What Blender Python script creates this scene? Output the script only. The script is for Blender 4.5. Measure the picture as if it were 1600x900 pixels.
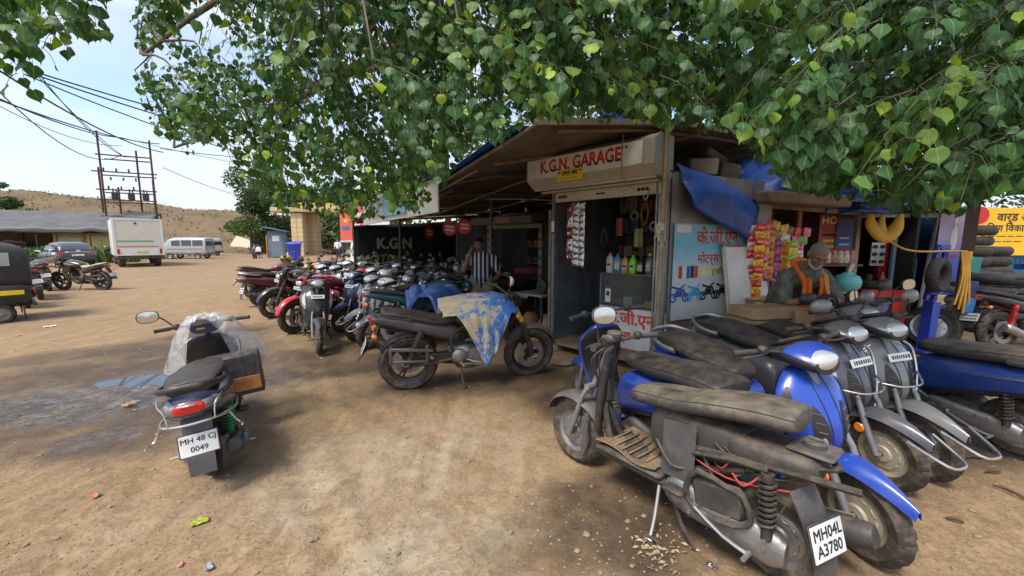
import bpy, bmesh, math, random
import numpy as np
from mathutils import Vector, Matrix, Euler, noise
R = math.radians
rnd = random.Random(11)
for o in list(bpy.data.objects): bpy.data.objects.remove(o)
S = bpy.context.scene
C = S.collection

# ---------------------------------------------------------------- camera, sky, sun, exposure
EYE, FPX, PITCH = 1.55, 620.0, math.atan(74/620)      # eye height, focal length in 1600-px units, downward tilt
cam_data = bpy.data.cameras.new('camera'); cam = bpy.data.objects.new('camera', cam_data); C.objects.link(cam)
cam.location = (0, 0, EYE); cam.rotation_euler = (R(90)-PITCH, 0, 0)
cam_data.sensor_width = 36; cam_data.lens = 36*FPX/1600; cam_data.clip_start = .05; cam_data.clip_end = 3000
S.camera = cam
SUN_EL, SUN_AZ = 58, 215          # degrees; azimuth clockwise from +Y: behind the viewer, to the left
w = bpy.data.worlds.new('World'); S.world = w; w.use_nodes = True
nt = w.node_tree; nt.nodes.clear()
def wn(t, **k):
    n = nt.nodes.new(t)
    for a, v in k.items(): setattr(n, a, v)
    return n
sky = wn('ShaderNodeTexSky', sky_type='NISHITA', sun_disc=False, sun_elevation=R(SUN_EL), sun_rotation=R(SUN_AZ), air_density=1.0, dust_density=1.6, ozone_density=1.5)
tc = wn('ShaderNodeTexCoord'); mp = wn('ShaderNodeMapping'); mp.inputs['Scale'].default_value = (1.2, 1.2, 3.4); mp.inputs['Rotation'].default_value = (0, R(14), 0); mp.inputs['Location'].default_value = (.35, .1, .2)
n1 = wn('ShaderNodeTexNoise'); n1.inputs['Scale'].default_value = 1.7; n1.inputs['Detail'].default_value = 7; n1.inputs['Roughness'].default_value = .5; n1.inputs['Distortion'].default_value = .35
cr = wn('ShaderNodeValToRGB'); cr.color_ramp.elements[0].position = .40; cr.color_ramp.elements[1].position = .64
cr.color_ramp.elements[0].color = (.12, .12, .12, 1); cr.color_ramp.elements[1].color = (1, 1, 1, 1)
mx = wn('ShaderNodeMix', data_type='RGBA'); mx.inputs[7].default_value = (3.15, 3.4, 3.8, 1)
bg = wn('ShaderNodeBackground'); bg.inputs[1].default_value = .15
out = wn('ShaderNodeOutputWorld')
L = nt.links.new
L(tc.outputs['Generated'], mp.inputs[0]); L(mp.outputs[0], n1.inputs[0]); L(n1.outputs[0], cr.inputs[0]); L(cr.outputs[0], mx.inputs[0])
L(sky.outputs[0], mx.inputs[6]); L(mx.outputs[2], bg.inputs[0]); L(bg.outputs[0], out.inputs[0])
sun_d = bpy.data.lights.new('sun', 'SUN'); sun_d.energy = 2.3; sun_d.angle = R(20); sun_d.color = (1, .94, .84)
sun = bpy.data.objects.new('sun', sun_d); C.objects.link(sun)
_sd = Vector((math.sin(R(SUN_AZ))*math.cos(R(SUN_EL)), math.cos(R(SUN_AZ))*math.cos(R(SUN_EL)), math.sin(R(SUN_EL))))
sun.rotation_euler = _sd.to_track_quat('Z', 'Y').to_euler(); sun.location = _sd*50
S.view_settings.view_transform = 'Standard'; S.view_settings.look = 'None'; S.view_settings.exposure = 1.0; S.view_settings.gamma = 1
S.view_settings.use_curve_mapping = False
S.cycles.use_denoising = True; S.cycles.max_bounces = 7; S.cycles.transparent_max_bounces = 12
S.cycles.sample_clamp_indirect = 6

# ---------------------------------------------------------------- picture <-> place
_c, _s = math.cos(PITCH), math.sin(PITCH)
def gp(px, py, h=0.0):
    u, v = (px-800)/FPX, (py-450)/FPX
    k = (EYE-h)/(_s+v*_c)
    return Vector((u*k, (_c-v*_s)*k, h))
def at(px, py, Y):
    u, v = (px-800)/FPX, (py-450)/FPX
    k = Y/(_c-v*_s)
    return Vector((u*k, Y, EYE-(_s+v*_c)*k))
def proj(p):
    zz = p[1]*_c+(EYE-p[2])*_s
    if zz < .05: return None
    return 800+FPX*p[0]/zz, 450+FPX*((EYE-p[2])*_c-p[1]*_s)/zz, zz

# ---------------------------------------------------------------- materials
DUST = (.27, .19, .115)
_M = {}
def mat(name, col, rough=.5, metal=0., dust=.2, var=.15, scale=6., bump=0., bscale=60., coat=0., dustcol=DUST, alpha=1., trans=0., emit=None, spec=.5):
    if name in _M: return _M[name]
    m = bpy.data.materials.new(name); m.use_nodes = True; _M[name] = m
    t = m.node_tree; t.nodes.clear(); N = t.nodes.new; K = t.links.new
    o = N('ShaderNodeOutputMaterial'); b = N('ShaderNodeBsdfPrincipled'); K(b.outputs[0], o.inputs[0])
    b.inputs['Metallic'].default_value = metal; b.inputs['Coat Weight'].default_value = coat; b.inputs['Coat Roughness'].default_value = .12
    b.inputs['Alpha'].default_value = alpha; b.inputs['Transmission Weight'].default_value = trans
    b.inputs['Specular IOR Level'].default_value = spec
    co = N('ShaderNodeTexCoord')
    n = N('ShaderNodeTexNoise'); n.inputs['Scale'].default_value = scale; n.inputs['Detail'].default_value = 5; K(co.outputs['Object'], n.inputs[0])
    r = N('ShaderNodeValToRGB'); r.color_ramp.elements[0].position = .3; r.color_ramp.elements[1].position = .7
    r.color_ramp.elements[0].color = tuple(c*(1-var) for c in col)+(1,); r.color_ramp.elements[1].color = tuple(min(1, c*(1+var)) for c in col)+(1,)
    K(n.outputs[0], r.inputs[0]); last = r.outputs[0]
    if dust > 0:
        n2 = N('ShaderNodeTexNoise'); n2.inputs['Scale'].default_value = scale*1.7; n2.inputs['Detail'].default_value = 7; n2.inputs['Roughness'].default_value = .65
        mp_ = N('ShaderNodeMapping'); mp_.inputs['Location'].default_value = (3.1, 1.7, 5.3); K(co.outputs['Object'], mp_.inputs[0]); K(mp_.outputs[0], n2.inputs[0])
        g = N('ShaderNodeNewGeometry'); sp = N('ShaderNodeSeparateXYZ'); K(g.outputs['Normal'], sp.inputs[0])
        ma = N('ShaderNodeMath'); ma.operation = 'MULTIPLY_ADD'; ma.inputs[1].default_value = .14; K(sp.outputs[2], ma.inputs[0]); K(n2.outputs[0], ma.inputs[2])
        mr = N('ShaderNodeMapRange'); mr.inputs[1].default_value = .62-.25*dust; mr.inputs[2].default_value = .95-.3*dust; mr.inputs[3].default_value = dust*.12; mr.inputs[4].default_value = min(1, dust*1.1); K(ma.outputs[0], mr.inputs[0])
        x = N('ShaderNodeMix'); x.data_type = 'RGBA'; x.inputs[7].default_value = tuple(dustcol)+(1,); K(mr.outputs[0], x.inputs[0]); K(last, x.inputs[6]); last = x.outputs[2]
        rr = N('ShaderNodeMapRange'); rr.inputs[3].default_value = rough; rr.inputs[4].default_value = max(rough, .85); K(mr.outputs[0], rr.inputs[0]); K(rr.outputs[0], b.inputs['Roughness'])
    else: b.inputs['Roughness'].default_value = rough
    K(last, b.inputs['Base Color'])
    if emit: b.inputs['Emission Color'].default_value = tuple(emit[:3])+(1,); b.inputs['Emission Strength'].default_value = emit[3]
    if bump > 0:
        n3 = N('ShaderNodeTexNoise'); n3.inputs['Scale'].default_value = bscale; n3.inputs['Detail'].default_value = 4; K(co.outputs['Object'], n3.inputs[0])
        bu = N('ShaderNodeBump'); bu.inputs['Strength'].default_value = bump; bu.inputs['Distance'].default_value = .02; K(n3.outputs[0], bu.inputs['Height']); K(bu.outputs[0], b.inputs['Normal'])
    return m
def paint(name, col, dust=.22): return mat('paint_'+name, col, .28, 0, dust, .06, 5, coat=.5)
BLACK = mat('black_plastic', (.016, .016, .018), .42, 0, .3, .2, 7)
GREYP = mat('grey_plastic', (.07, .072, .08), .5, 0, .35, .2, 7)
RUBBER = mat('tyre_rubber', (.028, .027, .026), .85, 0, .62, .2, 9, bump=.3, bscale=90)
RUBBERC = mat('clean_tyre_rubber', (.03, .03, .032), .75, 0, .3, .2, 9, bump=.2, bscale=90)
VINYL = mat('seat_vinyl', (.02, .02, .022), .5, 0, .28, .2, 6, bump=.12, bscale=160)
CHROME = mat('chrome', (.62, .62, .63), .25, .95, .18, .1, 12)
ALLOY = mat('cast_alloy', (.30, .30, .31), .45, .8, .42, .2, 10, bump=.15)
IRON = mat('dark_iron', (.045, .043, .042), .6, .5, .45, .3, 12, bump=.2)
STEEL = mat('silver_steel', (.42, .42, .43), .4, .85, .4, .15, 10)
REDL = mat('red_lens', (.55, .012, .012), .15, 0, .08, .1, 8, coat=.6)
ORANGE = mat('orange_lens', (.85, .22, .015), .2, 0, .08, .1, 8, coat=.6)
CLEAR = mat('clear_lens', (.55, .57, .58), .12, .35, .1, .1, 9, coat=.8)
PLATE = mat('white_plate', (.72, .72, .70), .45, 0, .2, .05, 8)
INK = mat('black_print', (.012, .012, .014), .55, 0, 0, .1, 8)
MIRROR = mat('mirror_glass', (.65, .68, .7), .04, 1, .05, .02, 8)
WOOD = mat('weathered_wood', (.23, .16, .10), .75, 0, .3, .35, 9, bump=.3, bscale=30)
RUST = mat('rusty_iron', (.10, .045, .028), .75, .3, .25, .4, 8, bump=.3)

# ---------------------------------------------------------------- mesh helpers
def vec(p): return Vector(p)
def catmull(P, k):
    P = [np.array(p, float) for p in P]; n = len(P)
    if n < 3 or k <= 1:
        if k <= 1: return P
        return [P[0]+(P[1]-P[0])*i/k for i in range(k)]+[P[-1]]
    out = []
    for i in range(n-1):
        p0, p1, p2, p3 = P[max(i-1, 0)], P[i], P[i+1], P[min(i+2, n-1)]
        for j in range(k):
            t = j/k
            out.append(.5*((2*p1)+(-p0+p2)*t+(2*p0-5*p1+4*p2-p3)*t*t+(-p0+3*p1-3*p2+p3)*t**3))
    out.append(P[-1]); return out
class MB:
    def __init__(s): s.v = []; s.f = []; s.M = None
    def add(s, v, f):
        b = len(s.v)
        s.v += [tuple(s.M @ Vector(p)) for p in v] if s.M is not None else [tuple(p) for p in v]
        s.f += [tuple(i+b for i in q) for q in f]; return s
    def box(s, c, d, rot=None, bev=0.):
        x, y, z = d[0]/2, d[1]/2, d[2]/2
        q = Euler(rot).to_matrix() if rot is not None and not isinstance(rot, Matrix) else rot
        c = Vector(c); tf = (lambda p: c+q @ Vector(p)) if q is not None else (lambda p: c+Vector(p))
        if bev <= 0:
            v = [tf((a*x, b*y, e*z)) for a in (-1, 1) for b in (-1, 1) for e in (-1, 1)]
            return s.add(v, [(0, 1, 3, 2), (4, 6, 7, 5), (0, 4, 5, 1), (2, 3, 7, 6), (0, 2, 6, 4), (1, 5, 7, 3)])
        h = min(bev, x*.95, y*.95, z*.95); v = []; ix = {}
        for a in (-1, 1):
            for b in (-1, 1):
                for e in (-1, 1):
                    for k in range(3):
                        p = [a*(x-h), b*(y-h), e*(z-h)]; p[k] = (a*x, b*y, e*z)[k]
                        ix[a, b, e, k] = len(v); v.append(tf(p))
        f = []
        for k in range(3):
            i, j = (k+1) % 3, (k+2) % 3
            for sg in (-1, 1):
                q4 = []
                for p, r_ in ((-1, -1), (1, -1), (1, 1), (-1, 1)):
                    t = [0, 0, 0]; t[k] = sg; t[i] = p; t[j] = r_; q4.append(ix[t[0], t[1], t[2], k])
                f.append(tuple(q4) if sg > 0 else tuple(q4[::-1]))
        for k in range(3):
            i, j = (k+1) % 3, (k+2) % 3
            for p in (-1, 1):
                for r_ in (-1, 1):
                    t0 = [0, 0, 0]; t1 = [0, 0, 0]; t0[i] = t1[i] = p; t0[j] = t1[j] = r_; t0[k] = -1; t1[k] = 1
                    q4 = (ix[(*t0, i)], ix[(*t1, i)], ix[(*t1, j)], ix[(*t0, j)])
                    f.append(q4 if p*r_ < 0 else q4[::-1])
        for a in (-1, 1):
            for b in (-1, 1):
                for e in (-1, 1):
                    q3 = tuple(ix[a, b, e, k] for k in range(3)); f.append(q3 if a*b*e > 0 else q3[::-1])
        return s.add(v, f)
    def tube(s, pts, r, n=8, sm=1, cap=True, flat=1.):
        pr = isinstance(r, (list, tuple))
        if sm > 1:
            if pr: q = catmull([tuple(p)+(rr,) for p, rr in zip(pts, r)], sm); pts = [tuple(p[:3]) for p in q]; r = [p[3] for p in q]
            else: pts = [tuple(p) for p in catmull([tuple(p) for p in pts], sm)]
        pts = [Vector(p) for p in pts]; m = len(pts)
        if not isinstance(r, (list, tuple)): r = [r]*m
        t0 = (pts[1]-pts[0]).normalized(); up = Vector((0, 0, 1)) if abs(t0.z) < .95 else Vector((0, 1, 0))
        a = t0.cross(up).normalized(); v = []; f = []
        for i in range(m):
            t = (pts[min(i+1, m-1)]-pts[max(i-1, 0)])
            t = t.normalized() if t.length > 1e-9 else t0
            a = a-t*a.dot(t); a = a.normalized() if a.length > 1e-6 else t.orthogonal().normalized()
            b = t.cross(a)
            for k in range(n):
                th = 2*math.pi*k/n; v.append(pts[i]+a*(r[i]*math.cos(th))+b*(r[i]*math.sin(th)*flat))
        for i in range(m-1):
            for k in range(n): f.append((i*n+k, i*n+(k+1) % n, (i+1)*n+(k+1) % n, (i+1)*n+k))
        if cap: f.append(tuple(range(n))[::-1]); f.append(tuple((m-1)*n+k for k in range(n)))
        return s.add(v, f)
    def lathe(s, prof, c=(0, 0, 0), ax='y', n=24, cap=True, mod=None):
        v = []; f = []; m = len(prof)
        for i, (r_, a) in enumerate(prof):
            for k in range(n):
                th = 2*math.pi*k/n; rr = r_*(mod(i, k) if mod else 1)
                p, q = rr*math.cos(th), rr*math.sin(th)
                v.append(Vector(c)+(Vector((p, a, q)) if ax == 'y' else Vector((a, p, q)) if ax == 'x' else Vector((p, q, a))))
        for i in range(m-1):
            for k in range(n):
                q4 = (i*n+k, i*n+(k+1) % n, (i+1)*n+(k+1) % n, (i+1)*n+k); f.append(q4 if ax == 'z' or ax == 'x' else q4[::-1])
        if cap:
            f.append(tuple(range(n))); f.append(tuple((m-1)*n+k for k in range(n))[::-1])
        return s.add(v, f)
    def rings(s, rr, cap=True, closed=False):
        n = len(rr[0]); m = len(rr); v = [p for q in rr for p in q]; f = []
        for i in range(m if closed else m-1):
            j = (i+1) % m
            for k in range(n): f.append((i*n+k, i*n+(k+1) % n, j*n+(k+1) % n, j*n+k))
        if cap and not closed: f.append(tuple(range(n))[::-1]); f.append(tuple((m-1)*n+k for k in range(n)))
        return s.add(v, f)
    def grid(s, fn, nu, nv, th=0., nrm=None):
        """surface fn(u,v) in 0..1, given thickness th along -normal"""
        P = [[Vector(fn(i/nu, j/nv)) for j in range(nv+1)] for i in range(nu+1)]
        v = [p for r_ in P for p in r_]; idx = lambda i, j: i*(nv+1)+j
        f = [(idx(i, j), idx(i+1, j), idx(i+1, j+1), idx(i, j+1)) for i in range(nu) for j in range(nv)]
        if th:
            N_ = []
            for i in range(nu+1):
                for j in range(nv+1):
                    a = P[min(i+1, nu)][j]-P[max(i-1, 0)][j]; b = P[i][min(j+1, nv)]-P[i][max(j-1, 0)]
                    q = a.cross(b); N_.append(q.normalized() if q.length > 1e-12 else Vector((0, 0, 1)))
            k = len(v); v += [p-q*th for p, q in zip(v, N_)]
            f += [tuple(i+k for i in q)[::-1] for q in f[:]]
            for i in range(nu): f += [(idx(i+1, 0), idx(i, 0), idx(i, 0)+k, idx(i+1, 0)+k), (idx(i, nv), idx(i+1, nv), idx(i+1, nv)+k, idx(i, nv)+k)]
            for j in range(nv): f += [(idx(0, j), idx(0, j+1), idx(0, j+1)+k, idx(0, j)+k), (idx(nu, j+1), idx(nu, j), idx(nu, j)+k, idx(nu, j+1)+k)]
        return s.add(v, f)
    def prism(s, poly, fn, d):
        """polygon poly [(a,b)] mapped by fn(a,b)->point and pushed along vector d"""
        n = len(poly); d = Vector(d); A = [Vector(fn(*p)) for p in poly]
        s.add(A+[p+d for p in A], [tuple(range(n)), tuple(range(2*n-1, n-1, -1))]+[(i, i+n, (i+1) % n+n, (i+1) % n) for i in range(n)]); return s
    def mesh(s, name, m, ang=38):
        me = bpy.data.meshes.new(name); me.from_pydata(s.v, [], s.f); me.validate()
        bm = bmesh.new(); bm.from_mesh(me); bmesh.ops.recalc_face_normals(bm, faces=bm.faces); bm.to_mesh(me); bm.free()
        me.shade_smooth(); me.set_sharp_from_angle(angle=R(ang))
        if m: me.materials.append(m)
        return me
    def build(s, name, m, parent=None, ang=38):
        o = bpy.data.objects.new(name, s.mesh(name, m, ang)); C.objects.link(o)
        if parent is not None: o.parent = parent
        return o
def build_lr(mb, name, m, parent, ang=60):
    """left and right pieces of a pair as objects of their own"""
    par = list(range(len(mb.v)))
    def fd(i):
        while par[i] != i: par[i] = par[par[i]]; i = par[i]
        return i
    for q in mb.f:
        for i in q[1:]: par[fd(i)] = fd(q[0])
    tot = {}
    for i, p in enumerate(mb.v): k = fd(i); a = tot.setdefault(k, [0, 0]); a[0] += p[1]; a[1] += 1
    res = []
    for sg in (1, -1):
        keep = [i for i in range(len(mb.v)) if (tot[fd(i)][0]/tot[fd(i)][1])*sg > 0]; mp_ = {a: b for b, a in enumerate(keep)}
        q = MB(); q.v = [mb.v[i] for i in keep]; q.f = [tuple(mp_[i] for i in f) for f in mb.f if f[0] in mp_]
        if q.f: res.append(q.build(name, m, parent, ang))
    return res
def tag(o, label=None, cat=None, group=None, kind=None):
    if label: o['label'] = label
    if cat: o['category'] = cat
    if group: o['group'] = group
    if kind: o['kind'] = kind
    return o
def empty(name, loc=(0, 0, 0), rot=(0, 0, 0), label=None, cat=None, group=None):
    o = bpy.data.objects.new(name, None); C.objects.link(o); o.location = loc; o.rotation_euler = rot; o.empty_display_size = .2
    return tag(o, label, cat, group)
def bx(name, c, d, m, parent=None, rot=None, bev=.006): return MB().box(c, d, rot, bev).build(name, m, parent)
def tb(name, pts, r, m, parent=None, n=8, sm=1): return MB().tube(pts, r, n, sm).build(name, m, parent)
_KIDS = {}
def kids(o): return list(o.children)
def copy_thing(root, loc, rot, label=None, group=None, repl=None, skip=()):
    def cp(o, par):
        c = o.copy(); C.objects.link(c)
        if par is not None: c.parent = par
        if repl and o.type == 'MESH':
            for i, sl in enumerate(c.material_slots):
                if o.material_slots[i].material in repl: n_ = repl[o.material_slots[i].material]; sl.link = 'OBJECT'; sl.material = n_
        for k in kids(o):
            if k.name.split('.')[0] not in skip: cp(k, c)
        return c
    c = cp(root, None); c.location = loc; c.rotation_euler = rot
    if label: c['label'] = label
    if group: c['group'] = group
    return c
def text(s_, size, m, parent, org, right=(1, 0, 0), up=(0, 0, 1), ext=.0015, align='CENTER', name='lettering', bold=0., sx=1., shear=0.):
    cu = bpy.data.curves.new('t', 'FONT'); cu.body = s_; cu.size = size; cu.align_x = align; cu.align_y = 'CENTER'; dv = True; cu.extrude = ext; cu.offset = 0. if dv else bold; cu.shear = shear; cu.resolution_u = 3
    to = bpy.data.objects.new('t', cu); C.objects.link(to)
    dg = bpy.context.evaluated_depsgraph_get(); me = bpy.data.meshes.new_from_object(to.evaluated_get(dg)); bpy.data.objects.remove(to); bpy.data.curves.remove(cu)
    if dv and bold:      # thicken scripts with overlapping outlines by doubling the strokes
        bm = bmesh.new(); 
        for q, (dx, dy) in enumerate(((0, 0), (bold, 0), (-bold, 0), (0, bold), (0, -bold))):
            m2 = me.copy(); m2.transform(Matrix.Translation((dx, dy, .00005*q))); bm.from_mesh(m2); bpy.data.meshes.remove(m2)
        bm.to_mesh(me); bm.free()
    r_ = Vector(right).normalized(); u_ = Vector(up); u_ = (u_-r_*u_.dot(r_)).normalized(); n_ = r_.cross(u_)
    M = Matrix(((r_.x*sx, u_.x, n_.x, org[0]), (r_.y*sx, u_.y, n_.y, org[1]), (r_.z*sx, u_.z, n_.z, org[2]), (0, 0, 0, 1)))
    me.transform(M); me.materials.clear(); me.materials.append(m)
    o = bpy.data.objects.new(name, me); C.objects.link(o)
    if parent is not None: o.parent = parent
    return o
class Loft:
    """rings of asymmetric superellipses: sections (t, c, a+, a-, b+, b-, e) along an axis"""
    def __init__(s, secs, axis='x', n=24, sub=4):
        s.ax = axis; s.n = n; s.P = catmull(secs, sub)
    def pt(s, i, th, off=0.):
        P = s.P; i = min(max(i, 0), len(P)-1.0001); k = int(i); fr = i-k
        q = P[k]*(1-fr)+P[min(k+1, len(P)-1)]*fr
        t, c, ap, am, b, e = q[:6]
        cs, sn = math.cos(th), math.sin(th); ex = 2/max(e, .8)
        A = math.copysign(abs(cs)**ex, cs)*((ap if cs > 0 else am)+off); B = math.copysign(abs(sn)**ex, sn)*(b+off)
        # axis x: ring in (z: a, y: b); axis z: ring in (x: a, y: b)
        return Vector((t, B, c+A)) if s.ax == 'x' else Vector((c+A, B, t))
    def add(s, mb):
        mb.rings([[s.pt(i, 2*math.pi*k/s.n) for k in range(s.n)] for i in range(len(s.P))]); return mb
    def build(s, name, m, parent=None, ang=50): return s.add(MB()).build(name, m, parent, ang)
    def patch(s, mb, i0, i1, a0, a1, off=.004, nu=8, nv=8, shape=None, th=.008):
        def fn(u, v):
            if shape: lo, hi = shape(u); v = lo+(hi-lo)*v
            return s.pt(i0+(i1-i0)*u, a0+(a1-a0)*v, off)
        mb.grid(fn, nu, nv, 0)
        return mb
# ---------------------------------------------------------------- ground
RUTS = []
def sstep(a, b, x): x = min(1, max(0, (x-a)/(b-a))); return x*x*(3-2*x)
def blob(x, y, cx, cy, rx, ry, rot=0., soft=.5):
    c, s = math.cos(rot), math.sin(rot); dx, dy = x-cx, y-cy
    d = math.hypot((c*dx+s*dy)/rx, (-s*dx+c*dy)/ry)
    return 1-sstep(1-soft, 1+soft, d)
_pw = gp(205, 605)
WET = [(gp(210, 575), 1.9, .8, R(25)), (gp(70, 690), 1.3, .42, R(5)), (gp(150, 650), 1.6, .5, R(10)), (gp(420, 560), 1.5, .5, R(20)), (gp(960, 830), .55, .40, R(15)),   # damp and oily patches: centre, radii, turn
    (gp(120, 640), 1.55, .62, R(12)), (gp(40, 660), 1.0, .5, R(5)), (gp(265, 560), 1.3, .9, R(40)), (gp(250, 540), 1.6, .55, R(35)), (gp(330, 525), 1.2, .6, R(50)),
    (gp(1010, 790), .50, .42, R(20)), (gp(1160, 800), .5, .35, R(-30)), (gp(930, 770), .30, .22, 0), (gp(470, 580), 1.1, .45, R(30)), (gp(560, 570), .8, .5, 0), (gp(930, 620), .6, .45, 0), (gp(1550, 700), .8, .4, 0),
    (gp(760, 600), 1.3, .35, R(10))]
MUD = [(gp(170, 622), 1.35, .50, R(14)), (gp(100, 640), .8, .35, R(10)), (gp(270, 590), .8, .5, R(30)), (gp(130, 690), .35, .15, R(40))]
PUD = [(gp(225, 594), .62, .16, R(8)), (gp(330, 590), .45, .14, R(8)), (gp(265, 583), .5, .10, R(20))]
PALE = [(gp(620, 720), 1.1, .5, R(20)), (gp(700, 850), .7, .35, 0), (gp(520, 800), .18, .7, R(25))]
def patch_val(lst, x, y, soft=.5):
    nx = noise.noise(Vector((x*1.3, y*1.3, 4)))*.35+noise.noise(Vector((x*4.1, y*4.1, 9)))*.16
    return max(blob(x+nx, y+nx*.8, c.x, c.y, a, b, r_, soft) for c, a, b, r_ in lst)
def ground_h(x, y):
    d = math.hypot(x, y); V = Vector
    h = .035*noise.noise(V((x*.35, y*.35, 0)))+.012*noise.noise(V((x*1.1, y*1.1, 3)))
    if d < 16: h += .006*noise.noise(V((x*3.7, y*3.7, 7)))+.0035*noise.noise(V((x*11, y*11, 1)))+(.002*noise.noise(V((x*27, y*27, 2))) if d < 5 else 0)
    # ruts of tyres crossing the yard
    for k, (ax, ay, dx, dy) in enumerate(RUTS if d < 25 else ()):
        q = (x-ax)*dy-(y-ay)*dx+.12*noise.noise(V((x*.5, y*.5, k)))
        h -= (.016*math.exp(-(q/.07)**2)-.010*math.exp(-((abs(q)-.14)/.05)**2))*(.6+.4*math.sin(((x-ax)*dx+(y-ay)*dy)*40))
    if d < 12:
        p = max(blob(x, y, c.x, c.y, a*1.1, b*1.2, r_, .8) for c, a, b, r_ in PUD)
        h = h*(1-.8*p)-.022*p+.003*noise.noise(V((x*8, y*8, 5)))*p
        m = patch_val(MUD, x, y); h += m*.012*(noise.noise(V((x*6, y*6, 6)))+.6*noise.noise(V((x*15, y*15, 6))))
    f = sstep(1.2, 4, d)
    h = h*(.55+.45*f)
    if d > 40: h -= .02*(d-40)*0
    return h
for a, b in (((430, 610), (540, 900)), ((500, 600), (610, 880)), ((420, 470), (60, 700)), ((360, 440), (250, 700)), ((330, 470), (420, 640)), ((700, 640), (640, 900)), ((880, 760), (560, 640)), ((1580, 860), (1380, 900))):
    p, q = gp(*a), gp(*b); d = (q-p).normalized(); RUTS.append((p.x, p.y, d.x, d.y))
def build_ground():
    rs = [0.]; r_ = .35
    while r_ < 14: rs.append(r_); r_ += max(.016, r_*.0115)
    while r_ < 900: rs.append(r_); r_ *= 1.07
    na = 380; v = []; wet = []; mud = []; pale = []
    ang = [R(-200+400*k/na) for k in range(na)]
    # finer inside the view (forward), coarser behind
    ang = []
    for k in range(na): u = k/na; ang.append(R(90)+math.pi*(2*u-1)*(.42+.58*abs(2*u-1)**2.2))
    for i, r_ in enumerate(rs):
        for a in ang:
            x, y = r_*math.cos(a), r_*math.sin(a); v.append((x, y, ground_h(x, y)))
            if r_ < 14 and y > -1.5: wet.append(patch_val(WET, x, y)); mud.append(patch_val(MUD, x, y, .6)); pale.append(patch_val(PALE, x, y, .7))
            else: wet.append(0); mud.append(0); pale.append(0)
    f = [(i*na+k, i*na+(k+1) % na, (i+1)*na+(k+1) % na, (i+1)*na+k) for i in range(len(rs)-1) for k in range(na)]
    me = bpy.data.meshes.new('ground'); me.from_pydata(v, [], f); me.shade_smooth()
    for nm, arr in (('wet', wet), ('mud', mud), ('pale', pale)):
        at_ = me.attributes.new(nm, 'FLOAT', 'POINT'); at_.data.foreach_set('value', arr)
    m = bpy.data.materials.new('trodden_earth'); m.use_nodes = True; t = m.node_tree; t.nodes.clear(); N = t.nodes.new; K = t.links.new
    o = N('ShaderNodeOutputMaterial'); b = N('ShaderNodeBsdfPrincipled'); K(b.outputs[0], o.inputs[0]); co = N('ShaderNodeTexCoord')
    def nz(sc, det=6, ro=.6, loc=0):
        n = N('ShaderNodeTexNoise'); n.inputs['Scale'].default_value = sc; n.inputs['Detail'].default_value = det; n.inputs['Roughness'].default_value = ro
        mp_ = N('ShaderNodeMapping'); mp_.inputs['Location'].default_value = (loc, loc*.7, 0); K(co.outputs['Object'], mp_.inputs[0]); K(mp_.outputs[0], n.inputs[0]); return n.outputs[0]
    def ramp(i, stops):
        r_ = N('ShaderNodeValToRGB'); e = r_.color_ramp.elements
        while len(e) < len(stops): e.new(.5)
        for k, (p, c) in enumerate(stops): e[k].position = p; e[k].color = tuple(c)+(1,) if not isinstance(c, float) else (c, c, c, 1)
        K(i, r_.inputs[0]); return r_.outputs[0]
    def mixc(f_, a, b_, mode='MIX'):
        x = N('ShaderNodeMix'); x.data_type = 'RGBA'; x.blend_type = mode
        for s_, q in ((0, f_), (6, a), (7, b_)):
            if isinstance(q, (tuple, float)): x.inputs[s_].default_value = q if isinstance(q, float) else tuple(q)+(1,)
            else: K(q, x.inputs[s_])
        return x.outputs[2]
    def attr(nm): a = N('ShaderNodeAttribute'); a.attribute_name = nm; return a.outputs['Fac']
    def mul(a, b_, op='MULTIPLY', c_=None):
        x = N('ShaderNodeMath'); x.operation = op; x.use_clamp = True
        for s_, q in ((0, a), (1, b_), (2, c_)):
            if q is None: continue
            if isinstance(q, float): x.inputs[s_].default_value = q
            else: K(q, x.inputs[s_])
        return x.outputs[0]
    base = ramp(nz(.55, 6), [(.3, (.245, .155, .072)), (.5, (.305, .204, .102)), (.72, (.37, .255, .130))])
    base = mixc(.55, base, ramp(nz(3.2, 8, .7, 3), [(.3, (.215, .135, .066)), (.55, (.302, .202, .105)), (.75, (.42, .30, .165))]))
    base = mixc(ramp(nz(26, 6, .75, 8), [(.42, 0.), (.62, .65)]), base, (.19, .125, .075))
    base = mixc(ramp(nz(70, 4, .7, 1), [(.56, 0.), (.70, .6)]), base, (.44, .35, .24))
    base = mixc(mul(attr('pale'), ramp(nz(2.6, 7, .7, 5), [(.35, 0.), (.65, .85)])), base, (.37, .31, .225))
    mps = N('ShaderNodeMapping'); mps.inputs['Scale'].default_value = (1.2, .35, 1); mps.inputs['Rotation'].default_value = (0, 0, R(28)); K(co.outputs['Object'], mps.inputs[0]); nst = N('ShaderNodeTexNoise'); nst.inputs['Scale'].default_value = 4.5; nst.inputs['Detail'].default_value = 9; nst.inputs['Roughness'].default_value = .72; nst.inputs['Distortion'].default_value = .8; K(mps.outputs[0], nst.inputs[0])
    base = mixc(ramp(nst.outputs[0], [(.42, .32), (.50, 0.)]), base, (.165, .105, .060)); base = mixc(ramp(nst.outputs[0], [(.56, 0.), (.68, .35)]), base, (.42, .32, .205))
    vo = N('ShaderNodeTexVoronoi'); vo.inputs['Scale'].default_value = 34; K(co.outputs['Object'], vo.inputs[0])
    base = mixc(ramp(vo.outputs['Distance'], [(.07, .75), (.16, 0.)]), base, (.20, .15, .11))
    wetf = mul(attr('wet'), ramp(nz(2.1, 7, .65, 2), [(.28, .45), (.55, 1.)]))
    base = mixc(mul(wetf, .93), base, (.070, .044, .027))
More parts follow.
